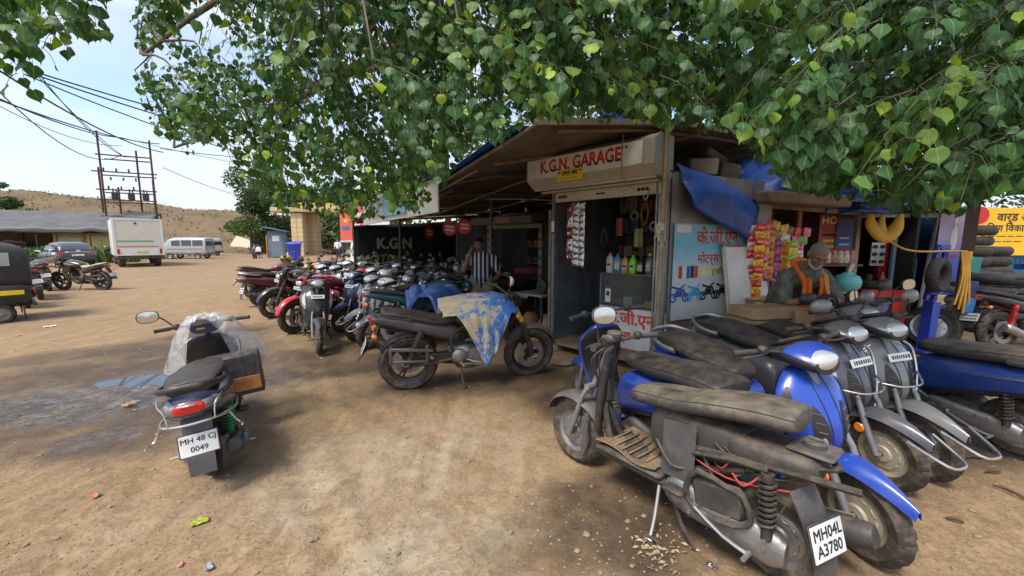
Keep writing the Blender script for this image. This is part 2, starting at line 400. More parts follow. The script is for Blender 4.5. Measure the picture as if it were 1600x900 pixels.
    base = mixc(mul(attr('mud'), ramp(nz(5, 8, .7, 6), [(.38, 0.), (.6, .9)])), base, (.060, .050, .044))
    K(base, b.inputs['Base Color'])
    ro = mixc(mul(attr('mud'), ramp(nz(7, 8, .7, 12), [(.40, 0.), (.52, 1.)])), mixc(wetf, (.95, .95, .95), (.66, .66, .66)), (.10, .10, .10)); K(ro, b.inputs['Roughness'])
    b.inputs['Specular IOR Level'].default_value = .35
    bu = N('ShaderNodeBump'); bu.inputs['Strength'].default_value = .9; bu.inputs['Distance'].default_value = .02
    hsum = mul(nz(38, 8, .7, 4), nz(9, 6, .6, 7), 'ADD'); K(hsum, bu.inputs['Height']); K(bu.outputs[0], b.inputs['Normal'])
    me.materials.append(m); go = bpy.data.objects.new('ground', me); C.objects.link(go); tag(go, 'brown trodden earth yard with damp patches and ruts', 'ground', kind='structure')
build_ground()
wmat = mat('puddle_water', (.05, .042, .036), .03, 0, 0, .1, 4, spec=.6)
pv = []; c0 = gp(250, 592); nn = 40
pm = MB(); pm.add([(c0.x, c0.y, -.013)]+[(c0.x+.95*math.cos(2*math.pi*k/nn), c0.y+.24*math.sin(2*math.pi*k/nn)+.15*math.cos(2*math.pi*k/nn), -.013) for k in range(nn)], [(0, k+1, (k+1) % nn+1) for k in range(nn)])
tag(pm.build('puddle', wmat), 'shallow muddy puddle mirroring the pale sky', 'puddle', kind='structure')

# pebbles: small stones trodden in the yard (uncountable)
def stone_mesh(mb, c, s_, rg):
    v = []; n = 6
    for i, (zz, rr) in enumerate(((-.4, .55), (.05, 1.), (.45, .7))):
        for k in range(n): a = 2*math.pi*(k+.5*i)/n; q = rr*rg.uniform(.75, 1.2)*s_; v.append((c[0]+q*math.cos(a), c[1]+q*math.sin(a)*.8, c[2]+zz*s_*rg.uniform(.8, 1.2)))
    f = [(i*n+k, i*n+(k+1) % n, (i+1)*n+(k+1) % n, (i+1)*n+k) for i in range(2) for k in range(n)]+[tuple(2*n+k for k in range(n))]
    mb.add(v, f)
rg = random.Random(5); pb = MB()
for k in range(2000):
    px, py = rg.uniform(-40, 1640), 470+430*rg.random()**.8
    p = gp(px, py); s_ = rg.uniform(.003, .009)*(1 if rg.random() < .92 else 2.2)
    if py < 560: s_ *= 1.6
    stone_mesh(pb, (p.x, p.y, ground_h(p.x, p.y)+s_*.2), s_, rg)
tag(pb.build('pebbles', mat('pebble_stone', (.26, .20, .14), .9, 0, .4, .35, 3)), 'small pebbles and clods scattered over the earth', 'pebbles', kind='stuff')

# ---------------------------------------------------------------- hill and far land
def hill_h(x, y):
    e = sstep(44, 70, y)
    top = 9.9-3.6*sstep(-95, -45, x)-3.4*sstep(-46, -12, x)-2.0*sstep(-12, 12, x)
    h = e*top*(1+.10*noise.noise(Vector((x*.06, y*.06, 0))))+e*(.9*noise.noise(Vector((x*.16, y*.16, 2)))+.45*noise.noise(Vector((x*.5, y*.5, 3)))+.25*noise.noise(Vector((x*1.3, y*1.3, 5))))
    return h-.25
mb = MB(); mb.grid(lambda u, v: (-150+190*u, 42+95*v, hill_h(-150+190*u, 42+95*v)), 190, 95)
hm = mat('dry_hill', (.12, .080, .040), .95, 0, .75, .5, .22, bump=1., bscale=1.6, dustcol=(.15, .105, .05))
tag(mb.build('hill', hm, ang=180), 'dry brown grassy hillside behind the yard', 'hill', kind='structure')
# rough grass and scrub on the hill
def tuft(mb, c, h, n, rg, wdt=.06):
    for k in range(n):
        a = rg.uniform(0, 6.28); d = Vector((math.cos(a), math.sin(a), 0)); s_ = Vector((-d.y, d.x, 0)); l_ = h*rg.uniform(.6, 1.1); b0 = Vector(c)+d*rg.uniform(0, .2*h)
        tip = b0+d*l_*rg.uniform(.15, .7)+Vector((0, 0, l_)); mid = b0+d*l_*.15+Vector((0, 0, l_*.55))
        mb.add([b0-s_*wdt*h, b0+s_*wdt*h, mid+s_*wdt*h*.7, mid-s_*wdt*h*.7, tip], [(0, 1, 2, 3), (3, 2, 4)])
gm = MB(); rg = random.Random(8)
for k in range(3600):
    x, y = rg.uniform(-95, 8), rg.uniform(48, 92); z = hill_h(x, y)
    if z > .1: tuft(gm, (x, y, z), rg.uniform(.2, .6), 5, rg)
tag(gm.build('dry_grass', mat('dry_grass', (.15, .11, .05), .9, 0, 0, .5, .3)), 'dry grass and weeds covering the hillside', 'grass', kind='stuff')
gm = MB()
for k in range(2000):
    cx, cy = rg.choice([(-33.5, 29), (-36, 28), (-30.5, 29), (-58, 62), (-40, 60), (-30, 62), (-75, 60)]); x, y = rg.gauss(cx, 1.3), rg.gauss(cy, .8); z = max(0, hill_h(x, y))
    tuft(gm, (x, y, z), rg.uniform(.3, .8)*(1.5 if y < 40 else 1), 7, rg, .09)
tag(gm.build('weeds', mat('green_weeds', (.085, .16, .035), .85, 0, 0, .4, .5)), 'bright green weeds growing in patches below the hill', 'weeds', kind='stuff')
# rubble heaps at the foot of the hill
rb = MB()
for k in range(260):
    x = rg.uniform(-26, -6); y = 47+rg.gauss(0, 1.5)-.1*x*0; s_ = rg.uniform(.15, .5); stone_mesh(rb, (x, y, rg.uniform(0, .7)*math.exp(-((x+16)/8)**2)+.05), s_, rg)
tag(rb.build('rubble', mat('rubble', (.24, .12, .07), .95, 0, .4, .5, .8)), 'heap of reddish rubble along the foot of the hill', 'rubble', kind='stuff')
# ---------------------------------------------------------------- two-wheelers
BODY = paint('body_base', (.02, .02, .022))
SMOKE = mat('smoked_lens', (.20, .21, .22), .12, .2, .1, .2, 9, coat=.8)
def tyre_mb(r, w_, n=60, rim=.6, depth=.012):
    """tyre with tread blocks; axis y, centre 0"""
    ri = r*rim; pr = []
    for k in range(9):
        a = math.pi*(k/8); y = -math.cos(a)*w_/2
        pr.append((ri+(r-ri)*math.sin(a)**.62 if 0 < k < 8 else ri, y*(1.0 if k not in (0, 8) else .7)))
    pr.append((ri-.004, w_*.25)); pr.append((ri-.004, -w_*.25)); pr.append(pr[0])
    def mod(i, k):
        if i in (3, 5): return 1-(depth/r if k % 3 == (0 if i == 3 else 1) else 0)
        if i in (2, 6): return 1-(.7*depth/r if k % 3 == 0 else 0)
        if i == 4: return 1-(.5*depth/r if k % 6 == 0 else 0)
        return 1
    return MB().lathe(pr, n=n, cap=False, mod=mod)
def wheel(parent, x, r, w_, style, z=None, rimmat=None, rim=.6, tyremat=None, y=0., tread=.012, disc=0, n=60):
    z = r if z is None else z; ri = r*rim; mb = MB(); rimmat = rimmat or ALLOY
    mb.lathe([(ri*1.02, -w_*.36), (ri*1.02, -w_*.30), (ri*.90, -w_*.26), (ri*.88, 0), (ri*.90, w_*.26), (ri*1.02, w_*.30), (ri*1.02, w_*.36), (ri*.95, w_*.30), (ri*.84, w_*.2), (ri*.83, -w_*.2), (ri*.95, -w_*.30), (ri*1.02, -w_*.36)], n=36, cap=False)
    if style == 'steel':
        for sg in (1, -1):
            mb.lathe([(ri*.86, sg*w_*.18), (ri*.62, sg*w_*.30), (ri*.40, sg*w_*.30), (ri*.34, sg*w_*.42), (ri*.12, sg*w_*.44)], n=30, cap=False)
        for k in range(10):
            a = 2*math.pi*k/10
            for sg in (1, -1): mb.box((math.cos(a)*ri*.64, sg*w_*.28, math.sin(a)*ri*.64), (ri*.10, w_*.06, ri*.30), (0, -a, 0), .004)
    else:
        ns = 5 if style == 'five' else 6 if style == 'six' else 3
        for k in range(ns):
            for d in (-.13, .13):
                a = 2*math.pi*k/ns; p0 = Vector((math.cos(a+d*1.5)*ri*.2, 0, math.sin(a+d*1.5)*ri*.2)); p1 = Vector((math.cos(a+d)*ri*.9, 0, math.sin(a+d)*ri*.9))
                mb.tube([p0, p1], [ri*.075, ri*.05], 6)
        mb.lathe([(.02, -w_*.42), (ri*.24, -w_*.38), (ri*.24, w_*.38), (.02, w_*.42)], n=18)
    for o_ in mb.v[:0]: pass
    mb.v = [(p[0]+x, p[1]+y, p[2]+z) for p in mb.v]
    rim_o = mb.build('wheel', rimmat, parent)
    t = tyre_mb(r, w_, n, rim, tread); t.v = [(p[0]+x, p[1]+y, p[2]+z) for p in t.v]; t.build('tyre', tyremat or RUBBER, rim_o, 30)
    hb = MB(); hb.tube([(x, y-w_*.9, z), (x, y+w_*.9, z)], .012, 8)
    for sg in (1, -1): hb.lathe([(.02, 0), (.02, .012)], (x, y+sg*w_*.85, z), 'y', 6)
    hb.build('axle', STEEL, rim_o)
    if disc:
        d_ = MB(); d_.lathe([(ri*.45, 0), (ri*.72, 0), (ri*.72, .004), (ri*.45, .004), (ri*.45, 0)], (x, y+disc*w_*.62, z), 'y', 30, cap=False); d_.build('brake_disc', STEEL, rim_o)
    return rim_o
def coil(mb, p0, p1, r, wr=.006, turns=8):
    p0, p1 = Vector(p0), Vector(p1); d = p1-p0; t = d.normalized(); a = t.orthogonal().normalized(); b = t.cross(a)
    mb.tube([p0+d*(k/(turns*8))+a*(r*math.cos(k*math.pi/4))+b*(r*math.sin(k*math.pi/4)) for k in range(turns*8+1)], wr, 5)
def shock(parent, p0, p1, col=None, name='shock_absorber'):
    p0, p1 = Vector(p0), Vector(p1); mb = MB(); mb.tube([p0, p1], .016, 8); mb.tube([p0, p0+(p1-p0)*.3], .024, 10); mb.tube([p1+(p0-p1)*.12, p1], .027, 10)
    coil(mb, p0+(p1-p0)*.22, p0+(p1-p0)*.9, .032, .007, 8)
    return mb.build(name, col or IRON, parent)
def mirror(parent, base, tip, face=(-1, 0, 0), shell=BLACK, w_=.075, h_=.052):
    """stalk and oval head looking back"""
    base, tip = Vector(base), Vector(tip)
    st = MB(); mid = (base+tip)/2+Vector((.03, 0, .03)); st.tube([base, mid, tip], .006, 6, 4)
    so = st.build('mirror', BLACK, parent)
    hd = MB(); f_ = Vector(face).normalized(); s_ = f_.cross(Vector((0, 0, 1))).normalized(); u_ = s_.cross(f_); rr = []
    for d, k in ((-.040, .35), (-.03, .72), (-.012, .97), (0, 1.), (.004, .97)):
        rr.append([tip+f_*d+s_*(w_*k*math.copysign(abs(math.cos(a))**.8, math.cos(a)))+u_*(h_*k*math.copysign(abs(math.sin(a))**.8, math.sin(a))) for a in [2*math.pi*q/18 for q in range(18)]])
    hd.rings(rr); hd.build('mirror_shell', shell, so)
    gl = MB(); gl.rings([[tip+f_*(.0055)+s_*(w_*.9*math.copysign(abs(math.cos(a))**.8, math.cos(a)))+u_*(h_*.9*math.copysign(abs(math.sin(a))**.8, math.sin(a))) for a in [2*math.pi*q/18 for q in range(18)]], [tip+f_*.0065 + s_*.001*math.cos(2*math.pi*q/18)+u_*.001*math.sin(2*math.pi*q/18) for q in range(18)]])
    gl.build('mirror_pane', MIRROR, so)
def plate(parent, c, right, up, w_, h_, lines, frame=True):
    c, right, up = Vector(c), Vector(right).normalized(), Vector(up); up = (up-right*up.dot(right)).normalized(); n_ = right.cross(up)
    M3 = Matrix((right, up, n_)).transposed()
    po = MB().box(c, (w_, h_, .004), M3, .0015).build('number_plate', PLATE, parent)
    if frame: MB().box(c-n_*.004, (w_+.014, h_+.014, .005), M3, .002).build('plate_frame', BLACK, po)
    for i, (tx, dy, sz) in enumerate(lines):
        if tx: text(tx, sz, INK, po, c+n_*.0030+up*dy, right, up, .0006, bold=sz*.012)
        else:     # a line too far off to read: plain dark strokes
            mb = MB(); k = 0; x = -w_*.38
            while x < w_*.38:
                l_ = rnd.uniform(.010, .02); mb.box(c+n_*.003+up*dy+right*(x+l_/2), (l_*.75, sz*.6, .001), M3); x += l_+.004
            mb.build('lettering', INK, po)
    return po
def handlebar(parent, x, z, hw=.33, pull=.10, rise=.03, m=BLACK, levers=True):
    hb = MB(); hb.tube([(x-pull, -hw, z+rise), (x-pull*.55, -hw*.55, z+rise), (x, -.07, z), (x, .07, z), (x-pull*.55, hw*.55, z+rise), (x-pull, hw, z+rise)], .011, 8, 4)
    h = hb.build('handlebar', m, parent)
    for sg in (1, -1):
        g = MB(); e = Vector((x-pull, sg*hw, z+rise)); i = Vector((x-pull*.68, sg*hw*.68, z+rise)); g.tube([i, i+(e-i)*.06, e, e+(e-i)*.05], [.014, .0165, .0165, .02], 10); g.build('grip', RUBBERC, h)
        if levers:
            lv = MB(); lv.tube([i+Vector((.0, -.03*sg, 0)), i+Vector((.045, .0, -.005)), e+Vector((.055, 0, -.012))], .0055, 6, 3); lv.box(i+Vector((.012, -.03*sg, .005)), (.05, .05, .05), None, .012); lv.build('lever', IRON, h)
    return h
def fender(parent, x, z, r, hw, a0, a1, m, name='front_fender', drop=.35, tipw=.6, n=16):
    def fn(u, v):
        a = R(a0+(a1-a0)*u); k = (v-.5)*2; taper = 1-(1-tipw)*max(0, abs(u-.5)*2-.4)/.6
        rr = r-drop*hw*abs(k)**2.4
        return (x+math.cos(a)*rr, k*hw*taper, z+math.sin(a)*rr)
    return MB().grid(fn, n, 8, .004).build(name, m, parent, 60)

def beak_fender(parent, x, z, r, hw, m, n=20):
    path = [(x+math.cos(R(a))*r, z+math.sin(R(a))*r, 1.) for a in range(160, 88, -8)]; c, s = path[-1][0], path[-1][1]
    for k in range(1, 7): path.append((c+.045*k, s-.004*k-.0022*k*k, 1-.11*k-.004*k*k))
    cen = (x, z)
    def fn(u, v):
        q = u*(len(path)-1); i = min(int(q), len(path)-2); f_ = q-i; p = [path[i][j]*(1-f_)+path[i+1][j]*f_ for j in range(3)]; k = (v-.5)*2
        return (p[0]-.02*abs(k)**2.4*(.3 if u > .7 else 0), k*hw*p[2], p[1]-.55*hw*abs(k)**2.2)
    return MB().grid(fn, n, 10, .004).build('front_fender', m, parent, 60)
def scooter(label, body=None, o=None, group=None, name='scooter'):
    o = o or {}; body = body or BODY; g = o.get
    t = empty(name, label=label, cat='scooter', group=group); r = .215; rfr = .230; FX = 1.25
    wheel(t, 0, r, .095, g('rear_wheel', 'steel'), rimmat=g('rimmat')); 
    stripped = g('stripped')
    # engine and drive case (left side)
    mb = MB()
    Lc = Loft([(-.07, .21, .06, .05, .030, 2.4), (0, .215, .085, .08, .040, 2.6), (.14, .235, .075, .075, .042, 3), (.30, .245, .085, .085, .045, 3), (.42, .25, .09, .08, .04, 2.6), (.48, .25, .05, .05, .03, 2.2)], 'x', 18, 4)
    Lc.add(mb); mb.v = [(p[0], p[1]+.125, p[2]) for p in mb.v]
    for k in range(7):
        a = 2*math.pi*k/7; mb.lathe([(.009, 0), (.009, .012)], (.20+math.cos(a)*.22, .162, .24+math.sin(a)*.05), 'y', 6)
    mb.tube([(.42, .11, .25), (.40, .175, .25)], .03, 10)
    cc = mb.build('engine_case', g('casemat', ALLOY), t)
    ks = MB(); ks.tube([(.30, .165, .26), (.30, .19, .26), (.16, .20, .20), (.05, .20, .18)], .009, 6, 2); ks.tube([(.05, .185, .18), (.05, .25, .18)], .011, 6); ks.build('kick_lever', STEEL, cc)
    en = MB(); en.box((.30, 0, .27), (.26, .20, .17), None, .03); en.box((.44, -.02, .30), (.13, .15, .14), None, .02)
    for k in range(6): en.box((.38+k*.02, -.02, .30), (.006, .19, .17))
    en.lathe([(.02, 0), (.085, 0), (.09, .02), (.07, .035)], (.30, -.15, .27), 'y', 20); en.build('engine', IRON, t)
    mf = MB(); mf.tube([(.36, -.10, .20), (.28, -.15, .17), (.14, -.165, .19), (.08, -.17, .21), (.02, -.175, .225), (-.26, -.18, .29), (-.30, -.18, .30)], [.016, .016, .018, .045, .055, .058, .03], 12, 3); mf.build('muffler', BLACK if not g('chrome_muffler') else STEEL, t)
    hs = MB(); hs.box((-.10, -.235, .275), (.24, .012, .07), (0, .2, 0), .005); hs.build('heat_shield', g('shield', GREYP), t)
    shock(t, (0, .15, .26), (.02, .14, .55), g('shockmat'))
    # rear fender, plate
    if not stripped: fender(t, 0, r, .262, .075, 55, 176, BLACK, 'inner_fender', n=12)
    rf = MB().grid(lambda u, v: (-.26-.12*u-.03*math.sin(u*3), (v-.5)*(.17-.03*u), .56-.36*u), 8, 6, .006).build('rear_mudguard', GREYP if g('grey_guard', True) else BLACK, t, 60)
    pl = g('plate', [('', .028, .05), ('', -.03, .05)])
    rg, upv = Vector((0, -1, 0)), Vector((.28, 0, 1))
    plate(t, (-.352+g('plate_dx', 0), g('plate_y', 0), .40), rg, upv, .205, .135, pl)
    # frame tunnel
    fr = MB(); fr.tube([(.12, .10, .50), (.42, .10, .36), (.56, .09, .26), (.85, .07, .25), (.97, .03, .42), (1.02, 0, .62), (.985, 0, .82)], .02, 8, 3); fr.tube([(.12, -.10, .50), (.42, -.10, .36), (.56, -.09, .26), (.85, -.07, .25), (.97, -.03, .42), (1.02, 0, .62)], .02, 8, 3)
    tq = .15 if stripped else 0.; fr.tube([(.12, .10, .50), (-.22+tq, .09, .60), (-.34+tq, 0, .62), (-.22+tq, -.09, .60), (.12, -.10, .50)], .014, 8, 3); fr.build('frame', IRON, t)
    # tail body
    LB = Loft([(-.43, .665, .03, .035, .05, 2.4), (-.40, .665, .055, .06, .095, 2.6), (-.30, .655, .075, .095, .145, 2.7), (-.10, .62, .085, .13, .185, 2.8), (.15, .58, .10, .16, .195, 2.9), (.38, .52, .14, .16, .18, 3), (.52, .46, .17, .14, .165, 3.2), (.58, .42, .15, .11, .14, 3.0)], 'x', 28, 4)
    if not stripped:
        b_ = LB.build('body_panel', body, t)
        ft = MB()
        for sg in (1, -1):     # dark lower skirt and a chrome side line
            LB.patch(ft, 10, 24, math.pi-sg*.55, math.pi-sg*1.05, .004, 14, 3)
        build_lr(ft, 'lower_skirt', BLACK, b_, 60)
        st = MB()
        for sg in (1, -1):
            LB.patch(st, 7, 17, sg*1.38, sg*1.50, .004, 12, 2, shape=lambda u: (.5-.5*math.sin(math.pi*u)**.6, .5+.5*math.sin(math.pi*u)**.6))
        build_lr(st, 'side_badge', CHROME, b_, 60)
        Loft([(-.436, .672, .020, .022, .055, 2.6), (-.43, .672, .03, .035, .078, 3), (-.41, .672, .034, .04, .09, 3), (-.385, .672, .02, .03, .085, 3)], 'x', 24, 3).build('tail_lamp', REDL, b_, 60)
        lz = MB(); Loft([(-.424, .672, .024, .03, .085, 3), (-.405, .672, .035, .042, .112, 3), (-.36, .67, .040, .048, .138, 3), (-.30, .665, .040, .045, .154, 3), (-.27, .66, .02, .02, .156, 2.6)], 'x', 24, 3).add(lz); lz.build('turn_signal', SMOKE, b_, 60)
        bl = MB()
        bl.box((-.4365, 0, .694), (.012, .085, .012), None, .003)
        bl.build('lamp_reflector', CHROME, b_)
    else:
        # bare frame: battery tray, tank, wiring, exposed plastic bits
        tk = MB(); Loft([(-.34, .60, .045, .045, .08, 2.8), (-.28, .60, .06, .06, .12, 3), (-.05, .59, .065, .07, .13, 3), (.0, .59, .05, .05, .11, 2.6)], 'x', 22, 3).add(tk); tk.lathe([(.04, 0), (.04, .02), (.03, .026)], (-.28, .0, .655), 'z', 18); tk.build('fuel_tank', BLACK, t)
        cap_ = MB(); cap_.box((-.30, 0, .668), (.17, .17, .02), None, .01); cap_.lathe([(.042, 0), (.042, .025), (.036, .032), (.012, .032)], (-.30, 0, .675), 'z', 20); cap_.box((-.30, 0, .712), (.06, .014, .014), None, .004); cap_.build('filler_cap', GREYP, t)
        bt = MB(); Loft([(.02, .60, .09, .12, .12, 3.5), (.25, .59, .10, .14, .125, 3.6), (.44, .56, .13, .16, .12, 3.4), (.50, .55, .10, .12, .10, 3)], 'x', 20, 3).add(bt); bt.build('storage_bucket', BLACK, t)
        ap = MB(); ap.grid(lambda u, v: (.34+.18*u, .135+.01*math.sin(5*u), .34+.30*v-.03*u), 4, 5, .006); ap.build('side_flap', GREYP, t)
        ab = MB(); ab.tube([(.17, .17, .42), (.30, .18, .44), (.36, .17, .33), (.30, .18, .24), (.12, .18, .26), (.06, .17, .32), (.10, .17, .41), (.17, .17, .42)], .014, 8, 2); ab.box((.21, .15, .34), (.25, .05, .16), (0, .15, 0), .03); ab.build('air_filter_box', BLACK, t)
        for k in range(9):
            p0 = Vector((rnd.uniform(-.1, .45), rnd.uniform(.06, .15), rnd.uniform(.40, .62))); p1 = Vector((rnd.uniform(0, .55), rnd.uniform(.05, .16), rnd.uniform(.30, .60)))
            tb('cable', [p0, (p0+p1)/2+Vector((0, .03, -.05)), p1], rnd.choice([.004, .005, .008]), BLACK if k % 4 else mat('red_cable', (.35, .03, .02), .5, 0, .3), t, 6, 5)
        rod = MB(); rod.tube([(.02, .14, .56), (.15, .145, .55), (.35, .14, .50)], .012, 8); rod.tube([(-.28, .10, .60), (.1, .12, .56), (.45, .12, .50)], .016, 8, 2); rod.build('subframe', IRON, t)
    # seat
    LS = Loft([(-.28, .755, .03, .04, .10, 2.2), (-.26, .76, .05, .05, .135, 2.5), (-.12, .765, .055, .055, .155, 2.6), (.08, .755, .045, .06, .16, 2.8), (.25, .735, .04, .06, .155, 2.8), (.42, .725, .045, .06, .13, 2.6), (.53, .715, .04, .06, .10, 2.4), (.56, .70, .02, .035, .06, 2.2)], 'x', 28, 4)
    so = LS.build('seat', g('seatmat', VINYL), t, 70)
    sm_ = MB()
    for sg in (1, -1): sm_.tube([LS.pt(i, sg*1.15, .002) for i in range(2, 27)], .0025, 5)
    build_lr(sm_, 'seat_seam', BLACK, so)
    if g('rail', True):
        gr = MB(); gr.tube([(.02, .155, .735), (-.12, .175, .745), (-.28, .16, .775), (-.385, .09, .80), (-.40, 0, .805), (-.385, -.09, .80), (-.28, -.16, .775), (-.12, -.175, .745), (.02, -.155, .735)], .014, 10, 4, flat=1.5); gr.build('grab_rail', g('railmat', STEEL), t)
    # floorboard
    fb = MB(); fb.box((.72, 0, .295), (.44, .36, .035), None, .015); fb.box((.72, 0, .255), (.46, .30, .05), None, .02); fl = fb.build('floorboard', BLACK, t)
    if not stripped:
        ft = MB()
        for sg in (1, -1): ft.grid(lambda u, v: (.50+.46*u, sg*(.165+.025*math.sin(math.pi*u)), .25+.075*v), 8, 3, .012)
        build_lr(ft, 'floor_side', body, fl, 60)
    ma = MB(); ma.grid(lambda u, v: (.52+.40*u+.02*math.sin(9*v), (v-.5)*(.35+.03*math.sin(7*u)), .318+(.012*math.sin(5*u+3*v)+.02*(abs(v-.5)*2)**4 if stripped else 0.)), 14, 8, .006)
    for k in range(7): ma.box((.56+k*.055, 0, .325), (.012, .26, .008), None, .003)
    ma.build('floor_mat', mat('brown_mat', (.16, .10, .065), .9, 0, .7, .3, 8, bump=.4) if stripped else RUBBERC, fl, 60)
    # stand
    cs = MB()
    for sg in (1, -1): cs.tube([(.46, sg*.10, .20), (.40, sg*.13, .10), (.30, sg*.16, .07 if not stripped else .02)], .011, 6, 2)
    cs.tube([(.42, -.12, .13), (.42, .12, .13)], .009, 6); cs.build('center_stand', IRON, t)
    ss = MB(); ss.tube([(.52, .14, .24), (.50, .20, .10), (.49, .25, .012)], .010, 6, 2); ss.box((.49, .26, .008), (.05, .035, .012), None, .004); ss.build('side_stand', IRON if not stripped else STEEL, t)
    fpg = MB()
    for sg in (1, -1): fpg.box((.40, sg*.205, .30), (.11, .07, .022), None, .008)
    build_lr(fpg, 'footrest', IRON, t)
    # front end
    if g('front_wheel_off'): pass
    wheel(t, FX, rfr, .09, g('front_wheel', 'steel'), rimmat=g('rimmat'))
    fk = MB()
    for sg in (1, -1): fk.tube([(FX, sg*.075, rfr), (FX-.05, sg*.075, r+.14), (FX-.10, sg*.075, r+.30), (FX-.14, sg*.06, r+.38)], [.018, .021, .016, .016], 10)
    fk.tube([(FX-.14, -.075, r+.38), (FX-.14, .075, r+.38)], .022, 8); fk.tube([(FX-.14, 0, r+.38), (.985, 0, .90)], .022, 10); fk.build('fork', g('forkmat', mat('grey_fork', (.22, .23, .25), .4, .4, .35)), t)
    if stripped:
        fender(t, FX, rfr, .276, .085, 15, 150, GREYP, n=14)
        sp = MB(); sp.grid(lambda u, v: (FX-.17+.05*v, .09-.005*u, .20+.24*u-.05*v), 5, 4, .006); sp.build('fender_stay', GREYP, t)
        co = MB(); co.tube([(1.03, .045, .34), (1.01, .05, .55), (.97, .04, .84)], .026, 10, 3); co.tube([(1.05, -.03, .40), (1.03, -.04, .6), (.985, -.03, .86)], .018, 8, 3)
        for k in range(6): co.tube([(1.04-.01*k, .03, .36), (1.03+.012*math.sin(k*2), .06-.02*k, .55+.02*k), (.97, .04-.014*k, .80+.02*k)], .006, 6, 5)
        co.box((1.0, 0, .60), (.07, .06, .16), (0, .2, 0), .015); co.build('steering_column', IRON, t)
        hb = handlebar(t, .965, .92, .30, .09, .02, IRON)
        cl = MB(); cl.box((.985, 0, .935), (.09, .12, .06), (0, .3, 0), .015); cl.lathe([(.045, 0), (.05, .02), (.045, .03)], (.96, 0, .955), 'z', 16); cl.build('meter_cluster', GREYP, hb)
        for k in range(6): tb('cable', [(.97, .05-.02*k, .90), (1.04+.02*math.sin(k), .12-.05*k, .80), (1.03, .03, .62-.02*k)], .0055, BLACK, t, 6, 5)
        mirror(t, (.90, .22, .94), (.84, .26, 1.13), (-.9, .35, .1), GREYP)
        return t
    beak_fender(t, FX, rfr, .285, .085, body)
    LA = Loft([(.31, .93, .05, .06, .125, 3.0), (.38, .965, .10, .07, .14, 2.2), (.48, .995, .135, .06, .15, 1.8), (.58, 1.005, .145, .06, .175, 1.65), (.68, .995, .13, .055, .20, 1.6), (.78, .97, .10, .05, .195, 1.7), (.85, .95, .065, .05, .135, 2.0), (.88, .94, .045, .045, .09, 2.2)], 'z', 30, 4)
    a_ = LA.build('front_apron', body, t)
    lg = MB(); LA.patch(lg, 1, 25, math.pi*.60, math.pi*1.40, .006, 14, 8); lg.box((.93, 0, .40), (.05, .22, .20), (0, .2, 0), .02); lg.build('leg_shield', g('inner', BLACK), a_, 60)
    vent = MB()
    for sg in (1, -1): LA.patch(vent, 8, 18, sg*.30, sg*.72, .005, 10, 5, shape=lambda u: (.5-.5*math.sin(math.pi*(.08+.9*u))**.7, .5+.45*math.sin(math.pi*(.08+.9*u))**.8))
    build_lr(vent, 'grille', BLACK, a_, 60)
    sl = MB()
    for sg in (1, -1):
        for k in range(5): sl.tube([LA.pt(9.2+k*1.8, sg*.40, .007), LA.pt(9.6+k*1.8, sg*.60, .007)], .004, 5)
    build_lr(sl, 'grille_bar', GREYP, a_)
    for sg in (1, -1):
        tsn = MB(); LA.patch(tsn, 13, 22, sg*.85, sg*1.28, .006, 10, 5, shape=lambda u: (.1+.35*(1-math.sin(math.pi*(.1+.85*u))), .55+.42*math.sin(math.pi*(.1+.85*u)))); tsn.build('turn_signal', g('siglens', CLEAR), a_, 60)
    seam = MB()
    for sg in (1, -1): seam.tube([LA.pt(i, sg*.24+sg*.02*abs(i-14)/14, .0015) for i in np.linspace(6, 27, 18)], .003, 5)
    build_lr(seam, 'panel_gap', BLACK, a_)
    # handlebar cowl
    LH = Loft([(.90, .90+.06, .05, .045, .11, 2.4), (.86, .955, .05, .05, .105, 2.6), (.93, .965, .05, .055, .13, 2.5), (1.0, .96, .05, .06, .122, 2.4), (1.06, .945, .045, .055, .098, 2.2), (1.095, .935, .035, .05, .07, 2.0)][1:], 'x', 28, 4)
    if g('no_cowl'): handlebar(t, .955, .975, .335, .10, .015); return t
    h_ = LH.build('handlebar_cowl', g('cowl', body), t)
    if g('cowl') is BLACK:
        vz = MB(); LH.patch(vz, 5, 15.5, -1.25, 1.25, .004, 10, 12); vz.build('visor_panel', body, h_, 60)
    hl = MB(); hl.rings([[Vector((1.045+.055*k_, math.cos(q)*.092*s_, .945+math.sin(q)*.054*s_+.002)) for q in [2*math.pi*i/24 for i in range(24)]] for k_, s_ in ((0, 1), (.5, .96), (.8, .8), (1, .5), (1.08, .1))]); hl.build('headlight', CLEAR, h_, 60)
    ms = MB(); ms.box((.875, 0, 1.01), (.10, .20, .025), (0, -.5, 0), .012); ms.build('instrument_panel', BLACK, h_)
    hb = handlebar(t, .955, .975, .335, .10, .015)
    for sg in (1, -1):
        if g('mirrors', True) is True or (g('mirrors') == 'L' and sg == 1) or (g('mirrors') == 'R' and sg == -1):
            mirror(t, (.90, sg*.21, .995), (.86, sg*.36, 1.12), (-1, -sg*.15, .05), g('mirrorshell', BLACK))
    plate(t, (1.100, 0, .755+.02), Vector((0, 1, 0)), Vector((-.42, 0, 1)), .17, .055, [('', 0, .04)], False) if g('front_plate', True) else None
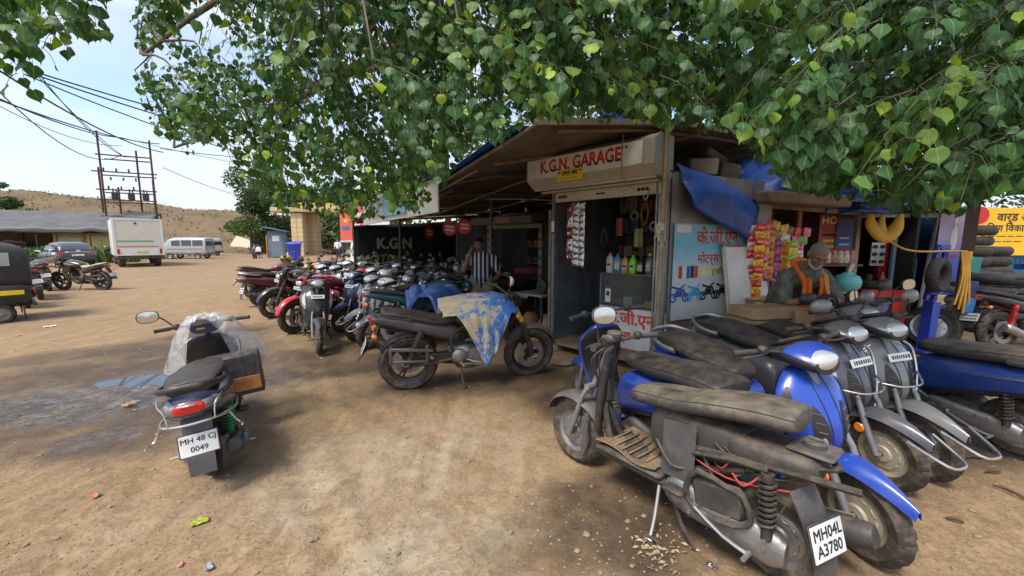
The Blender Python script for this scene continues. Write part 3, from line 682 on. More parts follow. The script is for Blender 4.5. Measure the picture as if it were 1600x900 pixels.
    if g('guard'):     # chrome crash bars round the apron and fender
        cg = MB()
        for sg in (1, -1):
            cg.tube([LA.pt(24, sg*.9, .03), LA.pt(20, sg*1.25, .035), LA.pt(14, sg*1.25, .035), LA.pt(8, sg*1.0, .04), LA.pt(5, sg*.6, .04)], .008, 8, 4)
            cg.tube([LA.pt(14, sg*1.25, .035), LA.pt(13, sg*.5, .05), LA.pt(13, sg*.04, .05)], .007, 8, 4)
        build_lr(cg, 'crash_guard', CHROME, t); tb('fender_guard', [(FX+.17, -.10, r+.20), (FX+.33, -.06, r+.13), (FX+.36, 0, r+.12), (FX+.33, .06, r+.13), (FX+.17, .10, r+.20)], .008, CHROME, t, 8, 3)
        if g('guard') == 2:
            rg_ = MB()
            rg_.tube([(.12, .20, .50), (-.12, .21, .52), (-.34, .17, .56), (-.43, .09, .575), (-.445, 0, .575), (-.43, -.09, .575), (-.34, -.17, .56), (-.12, -.21, .52), (.12, -.20, .50)], .009, 8, 3)
            for sg in (1, -1): rg_.tube([(-.42, sg*.12, .57), (-.40, sg*.13, .66), (-.34, sg*.165, .70), (-.2, sg*.19, .705)], .005, 6, 3); rg_.tube([(-.30, sg*.18, .56), (-.30, sg*.22, .47), (-.34, sg*.25, .46), (-.40, sg*.25, .47)], .006, 6, 3)
            rg_.build('rear_guard', CHROME, t)
    return t

def motorcycle(label, body=None, o=None, group=None, name='motorcycle'):
    o = o or {}; g = o.get; body = body or BODY
    t = empty(name, label=label, cat='motorcycle', group=group); r = .305; WB = 1.32
    wheel(t, 0, r, .125, g('wheels', 'five'), rim=.70, rimmat=g('rimmat', BLACK), disc=-1 if g('disc', True) else 0, tread=.010, n=72)
    wheel(t, WB, r*.98, .10, g('wheels', 'five'), z=r*.98, rim=.71, rimmat=g('rimmat', BLACK), disc=1, tread=.008, n=72)
    # swingarm, shocks, chain case
    sw = MB()
    for sg in (1, -1): sw.tube([(-.06, sg*.11, r), (.25, sg*.11, r+.02), (.50, sg*.08, r+.05)], [.022, .028, .03], 8, 2, flat=.6); sw.lathe([(.02, -.02), (.02, .02)], (0, sg*.12, r), 'y', 8)
    build_lr(sw, 'swingarm', IRON, t)
    cg = MB(); cg.box((.22, .095, r+.06), (.46, .03, .10), (0, -.04, 0), .02); cg.build('chain_guard', BLACK, t)
    for sg in (1, -1): shock(t, (-.01, sg*.14, r+.05), (.12, sg*.13, r+.37), g('shockmat'))
    # frame
    fr = MB()
    for sg in (1, -1):
        fr.tube([(1.0, 0, .86), (.93, sg*.05, .72), (.86, sg*.10, .40), (.72, sg*.11, .26), (.50, sg*.11, .26), (.44, sg*.10, .40), (.46, sg*.10, .64), (.98, sg*.03, .80)], .018, 8, 3)
        fr.tube([(.47, sg*.10, .62), (.15, sg*.11, .68), (-.22, sg*.08, .76)], .015, 8, 2)
    fr.build('frame', IRON, t)
    # engine
    en = MB(); en.box((.60, 0, .37), (.38, .20, .20), None, .05); en.lathe([(.02, 0), (.09, 0), (.105, .015), (.105, .05)], (.70, .095, .37), 'y', 22); en.lathe([(.105, 0), (.105, .04), (.085, .055), (.02, .06)], (.70, -.155, .37), 'y', 22); en.lathe([(.075, 0), (.075, .04), (.055, .055), (.02, .06)], (.50, .10, .38), 'y', 18)
    eo = en.build('engine', g('enginemat', IRON), t)
    cy = MB()
    for k in range(7): cy.box((.76+k*.014, 0, .48+k*.026), (.17, .19, .011), (0, .35, 0), .003)
    cy.box((.83, 0, .58), (.12, .13, .22), (0, .35, 0), .02); cy.box((.875, 0, .68), (.14, .16, .06), (0, .35, 0), .02); cy.build('cylinder_fins', g('enginemat', IRON), eo)
    ex = MB(); ex.tube([(.90, -.05, .58), (.99, -.06, .50), (.96, -.09, .30), (.84, -.12, .22), (.50, -.14, .20), (.30, -.15, .23)], .021, 10, 4); ex.build('exhaust_pipe', IRON, t)
    mf = MB(); mf.tube([(.34, -.15, .225), (.28, -.16, .24), (.20, -.175, .26), (-.12, -.20, .38), (-.17, -.205, .40), (-.18, -.205, .403)], [.024, .042, .052, .056, .05, .02], 14, 2); mf.build('muffler', g('mufflermat', BLACK), t)
    # bodywork
    LT = Loft([(.44, .78, .05, .06, .075, 2.3), (.50, .80, .08, .09, .115, 2.4), (.64, .83, .105, .12, .145, 2.4), (.80, .855, .11, .14, .165, 2.4), (.93, .86, .09, .13, .15, 2.3), (1.0, .85, .06, .09, .105, 2.2), (1.03, .84, .03, .05, .06, 2.0)], 'x', 28, 4)
    tk = LT.build('fuel_tank', body, t); cp = MB(); cp.lathe([(.045, 0), (.045, .012), (.036, .018), (.01, .018)], (.82, 0, .958), 'z', 18); cp.build('filler_cap', CHROME, tk)
    dec = MB()
    for sg in (1, -1): LT.patch(dec, 7, 19, sg*1.35, sg*1.75, .003, 12, 3, shape=lambda u: (.5-.5*math.sin(math.pi*u), .5+.4*math.sin(math.pi*u)))
    build_lr(dec, 'decal', g('decal', STEEL), tk, 60)
    for sg in (1, -1):
        sh = MB(); sh.grid(lambda u, v: (.76+.26*u, sg*(.13+.05*math.sin(math.pi*(u*.7+.15))), .82-.02*u-(.22-.10*abs(u-.5))*v-.04*u), 8, 6, .008); sh.build('tank_shroud', g('shroud', body), t, 60)
    LS = Loft([(-.26, .855, .02, .03, .06, 2.2), (-.22, .855, .035, .04, .10, 2.5), (-.05, .835, .035, .045, .12, 2.6), (.12, .80, .03, .05, .135, 2.8), (.30, .76, .03, .05, .14, 2.8), (.45, .775, .035, .05, .11, 2.6), (.54, .80, .02, .04, .07, 2.2)], 'x', 26, 4)
    seat = LS.build('seat', g('seatmat', VINYL), t, 70)
    LP = Loft([(-.36, .80, .02, .025, .04, 2.2), (-.32, .80, .035, .04, .075, 2.4), (-.18, .785, .045, .06, .11, 2.6), (.05, .74, .05, .09, .125, 2.8), (.30, .68, .05, .11, .125, 3), (.45, .64, .06, .10, .115, 3), (.50, .62, .05, .07, .09, 2.6)], 'x', 24, 4)
    tp = LP.build('tail_panel', g('tail', body), t)
    tl = MB(); tl.grid(lambda u, v: (-.375+.06*abs(v*2-1)**2-.012*u, (v-.5)*.13, .765+.055*u), 5, 10, .025); tl.build('tail_lamp', REDL, tp, 60)
    gr = MB(); gr.tube([(.02, .13, .80), (-.16, .135, .835), (-.30, .10, .865), (-.33, .0, .87), (-.30, -.10, .865), (-.16, -.135, .835), (.02, -.13, .80)], .011, 8, 3); gr.build('grab_rail', g('railmat', BLACK), t)
    # rear fender arm with plate and indicators
    rf = MB(); rf.grid(lambda u, v: (-.27-.20*u+.02*math.sin(4*u), (v-.5)*(.13-.02*u), .74-.36*u), 7, 5, .008); rf.build('rear_mudguard', BLACK, t, 60)
    hg = fender(t, 0, r, r+.025, .075, 30, 150, BLACK, 'wheel_hugger', n=14)
    plate(t, (-.43, 0, .52), Vector((0, -1, 0)), Vector((.45, 0, 1)), .20, .11, g('plate', [('', .022, .04), ('', -.024, .04)]))
    for sg in (1, -1):
        it = MB(); it.tube([(-.33, sg*.04, .66), (-.345, sg*.13, .66)], .008, 6); it.lathe([(.012, 0), (.024, .012), (.024, .03), (.012, .045)], (-.345, sg*.15, .66), 'x', 10); it.build('turn_signal', ORANGE, t)
    # front
    fk = MB()
    for sg in (1, -1): fk.tube([(WB, sg*.095, r*.98), (WB-.02, sg*.095, r+.10), (WB-.11, sg*.095, r+.33)], [.026, .03, .027], 10); fk.tube([(WB-.11, sg*.095, r+.33), (1.07, sg*.095, .92)], .02, 10)
    fk.box((1.11, 0, .80), (.06, .24, .03), (0, -.35, 0), .01); fk.box((1.07, 0, .92), (.06, .24, .025), (0, -.35, 0), .01); fk.build('fork', g('forkmat', IRON), t)
    if g('gaiter'):
        ga = MB()
        for sg in (1, -1): ga.tube([(WB-.135, sg*.095, r+.40), (1.10, sg*.095, .86)], .027, 10)
        build_lr(ga, 'fork_cover', g('gaiter'), t)
    fender(t, WB, r*.98, r+.03, .068, 12, 150, g('fender', body), n=16, drop=.4)
    if g('headlight', True):
        LHd = Loft([(1.10, .86, .07, .08, .09, 2.6), (1.16, .87, .085, .095, .115, 2.5), (1.22, .86, .075, .09, .105, 2.3), (1.25, .855, .05, .06, .075, 2.2)], 'x', 24, 3)
        hd = LHd.build('headlight_cowl', g('cowl', body), t)
        hl = MB(); hl.rings([[Vector((1.215+.055*k_, math.cos(q)*.085*s_, .845+math.sin(q)*.062*s_)) for q in [2*math.pi*i/20 for i in range(20)]] for k_, s_ in ((0, 1), (.6, .9), (.9, .6), (1, .1))]); hl.build('headlight', CLEAR, hd, 60)
        wsn = MB(); wsn.grid(lambda u, v: (1.17-.07*u, (v-.5)*(.19-.06*u), .94+.09*u-.03*abs(v*2-1)**2), 5, 8, .005); wsn.build('visor', BLACK, hd, 60)
        plate(hd, (1.275, 0, .765), Vector((0, 1, 0)), Vector((-.2, 0, 1)), .17, .05, [('', 0, .035)], False) if g('front_plate', True) else None
    ms = MB(); ms.box((1.08, 0, .975), (.08, .15, .06), (0, -.4, 0), .018); ms.build('instrument_panel', BLACK, t)
    handlebar(t, 1.04, .985, .36, .12, .045, IRON)
    for sg in (1, -1):
        if g('mirrors', True) is True or (g('mirrors') == 'L' and sg > 0) or (g('mirrors') == 'R' and sg < 0):
            mirror(t, (.97, sg*.20, 1.03), (.95, sg*.34, 1.21), (-1, -sg*.15, .05), g('mirrorshell', BLACK), .07, .045)
        it = MB(); it.tube([(1.10, sg*.09, .80), (1.10, sg*.19, .80)], .008, 6); it.lathe([(.012, 0), (.024, .012), (.024, .03), (.012, .045)], (1.08, sg*.205, .80), 'x', 10); it.build('turn_signal', ORANGE, t)
    for k in range(3): tb('cable', [(1.02, .12-.05*k, 1.01), (1.16, .10-.05*k, .96), (1.10, .06-.03*k, .70), (.92, .04, .55)], .006, BLACK, t, 6, 5)
    fp = MB()
    for sg in (1, -1): fp.tube([(.50, sg*.10, .33), (.52, sg*.17, .32), (.52, sg*.26, .325)], .012, 8); fp.tube([(.24, sg*.12, .38), (.20, sg*.18, .42), (.21, sg*.24, .43)], .011, 8)
    fp.tube([(.58, .14, .34), (.66, .19, .33), (.72, .20, .32)], .009, 6); build_lr(fp, 'footrest', STEEL, t)
    ss = MB(); ss.tube([(.52, .12, .27), (.53, .20, .12), (.54, .255, .012)], .012, 8, 2); ss.box((.54, .26, .008), (.05, .04, .012), None, .004); ss.build('side_stand', IRON, t)
    if g('saree', True):
        sg_ = MB(); sg_.box((.02, .165, .50), (.42, .02, .035), (0, .10, 0), .008); sg_.box((-.02, .165, .38), (.36, .02, .03), (0, .05, 0), .008); sg_.box((-.18, .165, .44), (.03, .02, .16), None, .006); sg_.box((.17, .16, .44), (.03, .02, .20), None, .006); sg_.build('side_rack', GREYP, t)
    if g('leg_guard'):
        lgd = MB()
        for sg in (1, -1): lgd.tube([(.93, sg*.06, .68), (.95, sg*.20, .66), (.96, sg*.26, .52), (.93, sg*.20, .34), (.86, sg*.08, .30)], .012, 8, 4)
        build_lr(lgd, 'leg_guard', CHROME, t)
    return t
def place(o, rear, front=None, heading=None, lean=0., z=0.):
    rear = Vector((rear[0], rear[1], z))
    if front is not None: heading = math.atan2(front[1]-rear[1], front[0]-rear[0])
    o.location = rear; o.rotation_mode = 'XYZ'; o.rotation_euler = (R(lean), 0, heading)
    return o
# ---------------------------------------------------------------- the garage shack and its workshop (local frame: x along the front to the right, y inward)
KO, KA = Vector((.60, 5.58, 0)), math.atan2(-.723, .691)
KM = Matrix.Translation(KO) @ Matrix.Rotation(KA, 4, 'Z')
def kw(x, y, z): return KM @ Vector((x, y, z))
TIN = mat('grey_tin', (.30, .31, .32), .5, .55, .35, .25, 3, bump=.25, bscale=9)
TIND = mat('dark_blue_tin', (.12, .14, .165), .5, .2, .3, .35, 4, bump=.2, bscale=12)
PLY = mat('brown_plywood', (.20, .135, .085), .8, 0, .35, .4, 4, bump=.3, bscale=20)
PLYU = mat('old_plywood_underside', (.155, .115, .085), .85, 0, .25, .45, 2.2, bump=.3, bscale=15)
BLKT = mat('black_tarpaulin', (.012, .013, .016), .55, 0, .12, .3, 2.5, bump=.5, bscale=7)
BLUET = mat('blue_tarpaulin', (.012, .075, .40), .42, 0, .32, .3, 4, bump=.5, bscale=9, dustcol=(.16, .22, .34))
CREAM = mat('cream_enamel', (.50, .45, .36), .45, .1, .35, .12, 4, bump=.15, bscale=15)
WHITEB = mat('white_board', (.70, .70, .69), .4, 0, .34, .10, 3)
DARK = mat('near_black', (.018, .018, .02), .8, 0, .15, .4, 3)  # near-black base colour shared by inner walls, shelves and small parts
BAMBOO = mat('bamboo', (.32, .23, .13), .6, 0, .25, .3, 8, bump=.2)
CARD = mat('cardboard', (.34, .22, .12), .85, 0, .2, .15, 5)
RED = mat('red_print', (.55, .025, .02), .5, 0, .05, .1, 5)
YEL = mat('yellow_print', (.80, .58, .02), .5, 0, .08, .08, 5)
BLU = mat('blue_print', (.03, .10, .42), .5, 0, .08, .1, 5)
GLASSY = mat('case_glass', (.10, .12, .12), .08, 0, .12, .1, 6, alpha=.35, coat=.5)
ks = empty('garage_shack', KO, (0, 0, KA), 'small tin garage shack with open roller shutter under red KGN GARAGE sign', 'shack')
LP = mat('painted_post', (.17, .19, .21), .5, .4, .35, .25, 6)
bx('post', (-.02, 0, 1.13), (.05, .05, 2.26), LP, ks)
bx('post', (-.10, .02, 1.1), (.05, .04, 1.75), WOOD, ks)
rp = bx('post', (1.56, .0, 1.13), (.11, .06, 2.26), TIN, ks); bx('flange', (1.49, -.035, 1.13), (.02, .02, 2.2), TIN, rp)
bx('floor_board', (.78, .55, .115), (1.62, 1.25, .035), PLY, ks)
for x in (.08, 1.45): bx('skid', (x, .5, .05), (.12, 1.2, .09), WOOD, ks)
bx('side_wall', (-.02, 1.3, 1.15), (.02, 2.5, 2.25), TIND, ks)
for z in (.55, 1.05): bx('rib', (.0, .45, z), (.03, .85, .03), TIND, ks)
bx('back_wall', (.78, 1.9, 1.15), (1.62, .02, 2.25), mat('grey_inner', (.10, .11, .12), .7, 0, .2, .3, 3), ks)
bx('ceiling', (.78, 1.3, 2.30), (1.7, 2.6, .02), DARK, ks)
# right side wall of standing tin sheets, bare brown ply at the foot
for k in range(4):
    y0 = .06+k*.46; m_ = MB(); m_.grid(lambda u, v: (1.60+.006*math.sin(u*9+k)+.004*(k % 2), y0+.455*u, .62+1.68*v), 6, 6, .012); m_.build('tin_sheet', TIN, ks)
for k in range(5):
    y0 = .06+k*.365; bx('plank', (1.605+.004*(k % 2), y0+.18, .34), (.02, .355, .55), PLY, ks)
# shutter box with faceted front and end cheeks
prof = [(.06, 2.24), (-.24, 2.24), (-.36, 2.34), (-.36, 2.59), (-.24, 2.66), (.06, 2.66)]
sbx = MB().prism(prof, lambda a, b: (-.20, a, b), (1.80, 0, 0)).build('shutter_box', CREAM, ks, 20)
MB().prism([(a*1.02-.002, 2.47+(b-2.47)*1.03) for a, b in prof], lambda a, b: (1.602, a, b), (.012, 0, 0)).build('end_cheek', mat('pale_green_tin', (.40, .45, .43), .5, .2, .3, .15, 5), sbx)
bx('lip', (.70, -.23, 2.225), (1.75, .03, .03), CREAM, sbx); bx('lip', (.70, -.12, 2.20), (1.7, .03, .03), CREAM, sbx)
sgn = MB().box((.63, -.366, 2.47), (1.60, .008, .245), None, .002).build('sign_panel', WHITEB, sbx)
def two_tone(name, c_lo, c_hi, z0, z1):
    m = mat(name, c_hi, .5, 0, 0); t = m.node_tree; N = t.nodes.new; K = t.links.new; b = [n for n in t.nodes if n.type == 'BSDF_PRINCIPLED'][0]
    co = N('ShaderNodeTexCoord'); sp = N('ShaderNodeSeparateXYZ'); K(co.outputs['Object'], sp.inputs[0]); mr = N('ShaderNodeMapRange'); mr.inputs[1].default_value = z0; mr.inputs[2].default_value = z1; K(sp.outputs[2], mr.inputs[0])
    x = N('ShaderNodeMix'); x.data_type = 'RGBA'; x.inputs[6].default_value = tuple(c_lo)+(1,); x.inputs[7].default_value = tuple(c_hi)+(1,); K(mr.outputs[0], x.inputs[0]); K(x.outputs[2], b.inputs['Base Color']); return m
SIGNRED = two_tone('sign_red_black', (.03, .012, .012), (.62, .025, .02), 2.415, 2.47)
text('K.G.N. GARAGE', .205, SIGNRED, sbx, (.64, -.3715, 2.478), (1, 0, 0), (0, 0, 1), .001, bold=.007, sx=.82)
for z in (2.50, 2.46): text('- - - - -', .03, INK, sbx, (-.07, -.3715, z), bold=.002)
for k, c in enumerate((BLU, RED, INK)): m_ = MB(); m_.lathe([(.001, 0), (.014, 0), (.014, .001), (.001, .001)], (1.20+k*.045, -.3725, 2.545), 'y', 12); m_.build('badge', c, sbx)
bx('sign_tab', (1.40, -.3715, 2.47), (.16, .004, .235), mat('plain_white', (.75, .76, .78), .4, 0, .1), sbx, bev=.001)
MB().box((.53, -.3735, 2.345), (.40, .004, .125), None, .001).build('yellow_sticker', YEL, sbx)
text('“ उधार बंद ”', .075, INK, sbx, (.53, -.3765, 2.365), bold=.002)
text('·· ·· ···· ··· ···· ··', .04, INK, sbx, (.53, -.3765, 2.305), bold=.003)
# rolled shutter's bottom bar with locks
sb = MB().box((.78, -.02, 2.13), (1.52, .03, .13), None, .008).build('shutter_bar', CREAM, ks)
for x in (.16, 1.32):
    m_ = MB()
    for dx in (-.05, .0, .05): m_.lathe([(.005, 0), (.02, 0), (.02, .02), (.005, .025)], (x+dx, -.05, 2.13), 'y', 10)
    m_.build('lock', RUST, sb)
m_ = MB(); m_.tube([(1.40, -.05, 2.12), (1.40, -.07, 2.04), (1.36, -.06, 2.0), (1.34, -.05, 2.06)], .008, 6, 3); m_.build('padlock', STEEL, sb); bx('slot', (.75, -.037, 2.13), (.13, .004, .02), INK, sb, bev=.001)
tb('rope', [(1.25, -.37, 2.68), (1.24, -.38, 2.45), (1.25, -.36, 2.24), (1.24, -.10, 2.12)], .005, BAMBOO, ks, 5, 3)
# counter with glass case, shelf, back shelves
ct = MB().box((1.02, .36, .39), (.98, .05, .56), None, .004).build('counter_front', WHITEB, ks)
text('के.जी.एन', .21, mat('orange_red_print', (.62, .07, .03), .5, 0, .1), ct, (1.0, .330, .53), bold=.006)
text('मोटर्स', .16, mat('orange_red_print', (.62, .07, .03)), ct, (.82, .330, .30), bold=.005)
for k in range(3): bx('shelf', (1.02, .50, .68+.215*k), (.98, .30, .018), GREYP if k < 2 else WOOD, ks)
bx('glass_pane', (1.02, .345, .895), (.96, .005, .40), GLASSY, ks, bev=.001)
for k, x in enumerate((.54, 1.50)): bx('case_post', (x, .35, .89), (.025, .03, .44), LP, ks)
sc_ = MB().box((.66, .339, .83), (.085, .003, .21), None, .001).build('sticker', mat('white_sticker', (.7, .72, .74), .4, 0, .05), ks); bx('sticker_band', (.66, .3365, .92), (.085, .002, .03), BLU, sc_, bev=.0005); bx('sticker_mark', (.66, .3365, .84), (.05, .002, .06), INK, sc_, bev=.0005)
sc_ = MB().box((1.565, -.033, 1.62), (.085, .003, .26), None, .001).build('sticker', mat('white_sticker', (.7, .72, .74)), ks); bx('sticker_band', (1.565, -.0355, 1.52), (.085, .002, .05), BLU, sc_, bev=.0005)
sc_ = MB().box((-.02, -.027, 1.72), (.05, .003, .20), None, .001).build('sticker', mat('white_sticker', (.7, .72, .74)), ks); bx('sticker_band', (-.02, -.0295, 1.65), (.05, .002, .05), BLU, sc_, bev=.0005)
rg = random.Random(3); ORD = ['first', 'second', 'third', 'fourth', 'fifth', 'sixth', 'seventh', 'eighth', 'ninth', 'tenth', 'eleventh', 'twelfth', 'thirteenth', 'fourteenth', 'fifteenth', 'sixteenth']
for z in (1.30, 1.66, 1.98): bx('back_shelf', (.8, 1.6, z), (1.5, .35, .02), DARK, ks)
CLUT = [mat('clutter_%d' % i, c, .5, 0, .25) for i, c in enumerate([(.05, .05, .055), (.14, .12, .10), (.22, .05, .03), (.06, .09, .14), (.25, .22, .18), (.10, .10, .10), (.30, .14, .03)])]
for z in (1.31, 1.67, 1.99):
    x = .12
    while x < 1.45:
        wd = rg.uniform(.06, .18); hh = rg.uniform(.08, .25)
        o_ = bx('spare_part_box', tuple(kw(x+wd/2, 1.52, z+hh/2)), (wd*.9, .18, hh), rg.choice(CLUT), None, (0, 0, KA), .006); x += wd+.01
        nc = nc+1 if x > .12+wd+.02 else 0; tag(o_, 'dim carton on the %s shelf inside the shack, %s from the left' % ({1.31: 'lowest', 1.67: 'middle', 1.99: 'top'}[z], ORD[nc]), 'box', 'cartons on the shack shelves')
def bottle(label, p, c, cap, kind, h=.26):
    t = empty('oil_bottle', p, (0, 0, KA+rg.uniform(-.2, .2)), label, 'bottle', 'bottles in the shack')
    cm = mat('bottle_%s' % label.split()[0], c, .3, 0, .1, .05, 5, coat=.3)
    if kind == 'round': m_ = MB().lathe([(.0, 0), (.045, 0), (.05, .01), (.05, h*.62), (.042, h*.75), (.018, h*.86), (.018, h*.92)], n=16, ax='z')
    else:
        m_ = MB(); m_.rings([[(s_*.052*math.copysign(abs(math.cos(a))**.45, math.cos(a)), s2*.034*math.copysign(abs(math.sin(a))**.45, math.sin(a)), z*h) for a in [2*math.pi*q/16 for q in range(16)]] for z, s_, s2 in ((0, .9, .9), (.03, 1, 1), (.62, 1, 1), (.78, .8, .85), (.86, .38, .5), (.9, .36, .5))])
    m_.build('bottle_body', cm, t); MB().lathe([(.0, h*.89), (.022, h*.89), (.022, h*1.0), (.0, h*1.0)], n=12, ax='z').build('cap', mat('cap_%s' % label.split()[0], cap, .4, 0, .1), t)
    lb = MB().box((0, -.0365 if kind != 'round' else -.0505, h*.36), (.07, .002, h*.36), None, .0005).build('bottle_label', mat('lab_%s' % label.split()[0], tuple(min(1, .35+.5*x) for x in c[::-1]), .4, 0, .05), t); bx('label_stripe', (0, -.038 if kind != 'round' else -.052, h*.40), (.055, .002, h*.10), INK if c[0] > .2 else YEL, lb, bev=.0003)
    return t
B = [('white oil bottle with red cap at the left end of the shelf', (.62, .60, .58), (.6, .03, .02), 'flat', .27), ('blue oil bottle with blue cap on the shack shelf', (.03, .22, .60), (.03, .15, .6), 'flat', .26), ('amber oil can with dark cap beside the blue bottle', (.62, .26, .03), (.05, .04, .03), 'flat', .235), ('green lubricant bottle glowing bright on the shack shelf', (.22, .62, .03), (.2, .5, .03), 'flat', .245), ('black oil bottle next to the green one', (.02, .02, .024), (.02, .02, .02), 'round', .23), ('grey oil bottle with white cap on the shack shelf', (.10, .11, .13), (.6, .6, .6), 'flat', .27), ('silver additive can at the right end of the shelf', (.35, .36, .38), (.3, .3, .3), 'round', .22)]
for k, (lb, c, cp, kd, h) in enumerate(B): bottle(lb, kw(.62+k*.115, .44, 1.12), c, cp, kd, h)
bottle('navy coolant bottle standing on the shack floor edge', kw(.98, .02, .133), (.02, .05, .28), (.02, .05, .25), 'flat', .25)
bottle('pale washing bottle beside the navy one on the floor', kw(.86, .0, .133), (.45, .45, .5), (.1, .12, .4), 'flat', .22)
cu_ = MB().lathe([(.0, 0), (.045, 0), (.055, .10), (.058, .105), (.05, .10), (.04, .01), (.0, .01)], n=18, ax='z').build('tub', mat('white_green_tub', (.55, .60, .52), .4, 0, .15)); cu_.location = kw(.74, -.02, .133); tag(cu_, 'white plastic tub with green band on the shack floor', 'tub'); MB().lathe([(.0492, .03), (.0545, .075)], n=18, ax='z', cap=False).build('tub_band', mat('green_band', (.03, .4, .12), .4, 0, .1), cu_)
bl_ = bx('blue_cup', tuple(kw(.56, .35, .19)), (.06, .06, .11), mat('blue_cup', (.02, .2, .6), .4, 0, .1), None, None, .02); tag(bl_, 'small blue cup on the floor inside the shack', 'cup')
# goods hung and stacked inside the shack
for k in range(12):
    x_, y_, z_ = .30+.105*k, .75+.25*(k % 3), 1.50+.16*((k*5) % 4); kind = k % 3; c_ = CLUT[k % 7]
    if kind == 0: m_ = MB(); [m_.tube([(.03*math.cos(j)*(1+.2*q), .0, .14+.0*q), (-.05, .01*q, 0), (0, .01*q, -.16), (.05, .01*q, 0), (.03*math.cos(j)*(1+.2*q), 0, .14)], .010, 6, 4) for q, j in enumerate((0, 1, 2))]; nm_ = 'hanging_cable'
    elif kind == 1: m_ = MB().grid(lambda u, v: ((u-.5)*.12, .01*math.sin(9*u+k), .12-.26*v), 6, 6, .01); nm_ = 'hanging_packet'
    else: m_ = MB().lathe([(.04, -.02), (.075, -.02), (.08, 0), (.075, .02), (.04, .02), (.04, -.02)], n=18, cap=False); nm_ = 'hanging_gasket'
    o_ = m_.build(nm_, [c_, mat('bright_pack_%d' % (k % 4), [(.4, .35, .1), (.45, .1, .06), (.12, .25, .4), (.5, .5, .48)][k % 4], .4, 0, .15), STEEL][kind]); o_.location = kw(x_, y_, z_+.1); o_.rotation_euler = (0, 0, KA); tag(o_, '%s inside the shack, %s from the left' % ({'hanging_cable': 'loop of cable hanging', 'hanging_packet': 'spare part packet hanging', 'hanging_gasket': 'steel ring hanging'}[nm_], ORD[k]), nm_.split('_')[1], 'goods hanging in the shack')
for k in range(6):
    hh_ = .06+.03*(k % 3); o_ = bx('case_carton', tuple(kw(.62+.15*k, .48, .692+hh_/2)), (.12, .16, hh_), [CLUT[4], CLUT[2], WHITEB, CLUT[3], YEL, CLUT[6]][k], None, (0, 0, KA), .004); tag(o_, 'small carton in the glass counter case, %s from the left' % ORD[k], 'box', 'cartons in the glass case')
# sachet strips hanging in the doorway
FOIL = mat('silver_foil', (.55, .55, .57), .22, .9, .12, .15, 20, bump=.5, bscale=35)
def strip(label, p, n, wdt, hgt, cols, rotz, group, sway=.0, foil=False):
    t = empty('sachet_strip', p, (0, 0, rotz), label, 'sachets', group)
    for k in range(n):
        z0 = -k*hgt; ph = rg.uniform(0, 6)
        def fn(u, v, z0=z0, ph=ph): e = min(u, 1-u, .5)*2; q = min(v, 1-v)*2; return ((u-.5)*wdt*(1-.06*q), -.012*min(1, q*2.2)*min(1, e*2)+.004*math.sin(ph+u*5+v*4)+sway*z0, z0-hgt*v)
        m_ = MB(); m_.grid(fn, 6, 6, .004); o_ = m_.build('sachet', cols[k % len(cols)], t, 60)
        if not foil: bx('sachet_print', (0, -.0165+sway*(z0-hgt/2), z0-hgt*.5), (wdt*.62, .002, hgt*.22), cols[(k+1) % len(cols)], o_, bev=.0005)
    return t
for k, (x, z, n, wd) in enumerate([(.30, 2.05, 5, .10), (.40, 2.06, 10, .11), (.50, 2.05, 10, .09)]):
    strip(['short strip of dark red sachets hanging left of the silver strips', 'long silver foil sachet strip in the shack doorway', 'second silver sachet strip on the right of its neighbour'][k], kw(x-.08, .05, z), n, wd, .085 if k else .16, [FOIL] if k else [mat('dark_red_foil', (.16, .02, .02), .3, .3, .1), FOIL], KA, 'strips hanging in the shack doorway', foil=bool(k))
# wall poster on the right side, bamboo pole, leaning board
def gradmat(name, stops, axis=2):
    m = mat(name, stops[0][1], .45, 0, 0); t = m.node_tree; N = t.nodes.new; K = t.links.new; b = [n for n in t.nodes if n.type == 'BSDF_PRINCIPLED'][0]
    co = N('ShaderNodeTexCoord'); sp = N('ShaderNodeSeparateXYZ'); K(co.outputs['Object'], sp.inputs[0]); z0, z1 = stops[0][0], stops[-1][0]
    mr = N('ShaderNodeMapRange'); mr.inputs[1].default_value = z0; mr.inputs[2].default_value = z1; K(sp.outputs[axis], mr.inputs[0]); r_ = N('ShaderNodeValToRGB'); e = r_.color_ramp.elements
    while len(e) < len(stops): e.new(.5)
    for k, (z, c) in enumerate(stops): e[k].position = (z-z0)/(z1-z0); e[k].color = tuple(c)+(1,)
    ns = N('ShaderNodeTexNoise'); ns.inputs['Scale'].default_value = 12; K(co.outputs['Object'], ns.inputs[0]); mx_ = N('ShaderNodeMix'); mx_.data_type = 'RGBA'; mx_.blend_type = 'MULTIPLY'; mx_.inputs[0].default_value = .18; K(r_.outputs[0], mx_.inputs[6]); K(ns.outputs[0], mx_.inputs[7])
    K(mr.outputs[0], r_.inputs[0]); K(mx_.outputs[2], b.inputs['Base Color']); return m
SX = 1.622
po = MB().box((SX, .86, 1.19), (.006, 1.52, 1.10), None, .001).build('wall_poster', gradmat('poster_sky', [(.64, (.70, .71, .71)), (1.05, (.66, .70, .72)), (1.30, (.40, .64, .76)), (1.50, (.16, .52, .76)), (1.74, (.26, .58, .78))]), ks)
PR, PU = (0, 1, 0), (0, 0, 1); XT = SX+.0055
text('के.जी.एन.', .22, RED, po, (XT, .86, 1.58), PR, PU, .0008, bold=.005)
text('मोटर्स आिण स', .15, RED, po, (XT, .92, 1.335), PR, PU, .0008, bold=.002)
bx('poster_band', (XT-.002, 1.0, 1.19), (.003, .95, .11), mat('pale_yellow', (.72, .68, .36), .5, 0, .05), po, bev=.0005)
text('टू व्हीलर िरपेअर', .085, INK, po, (XT+.0005, 1.0, 1.185), PR, PU, .0006)
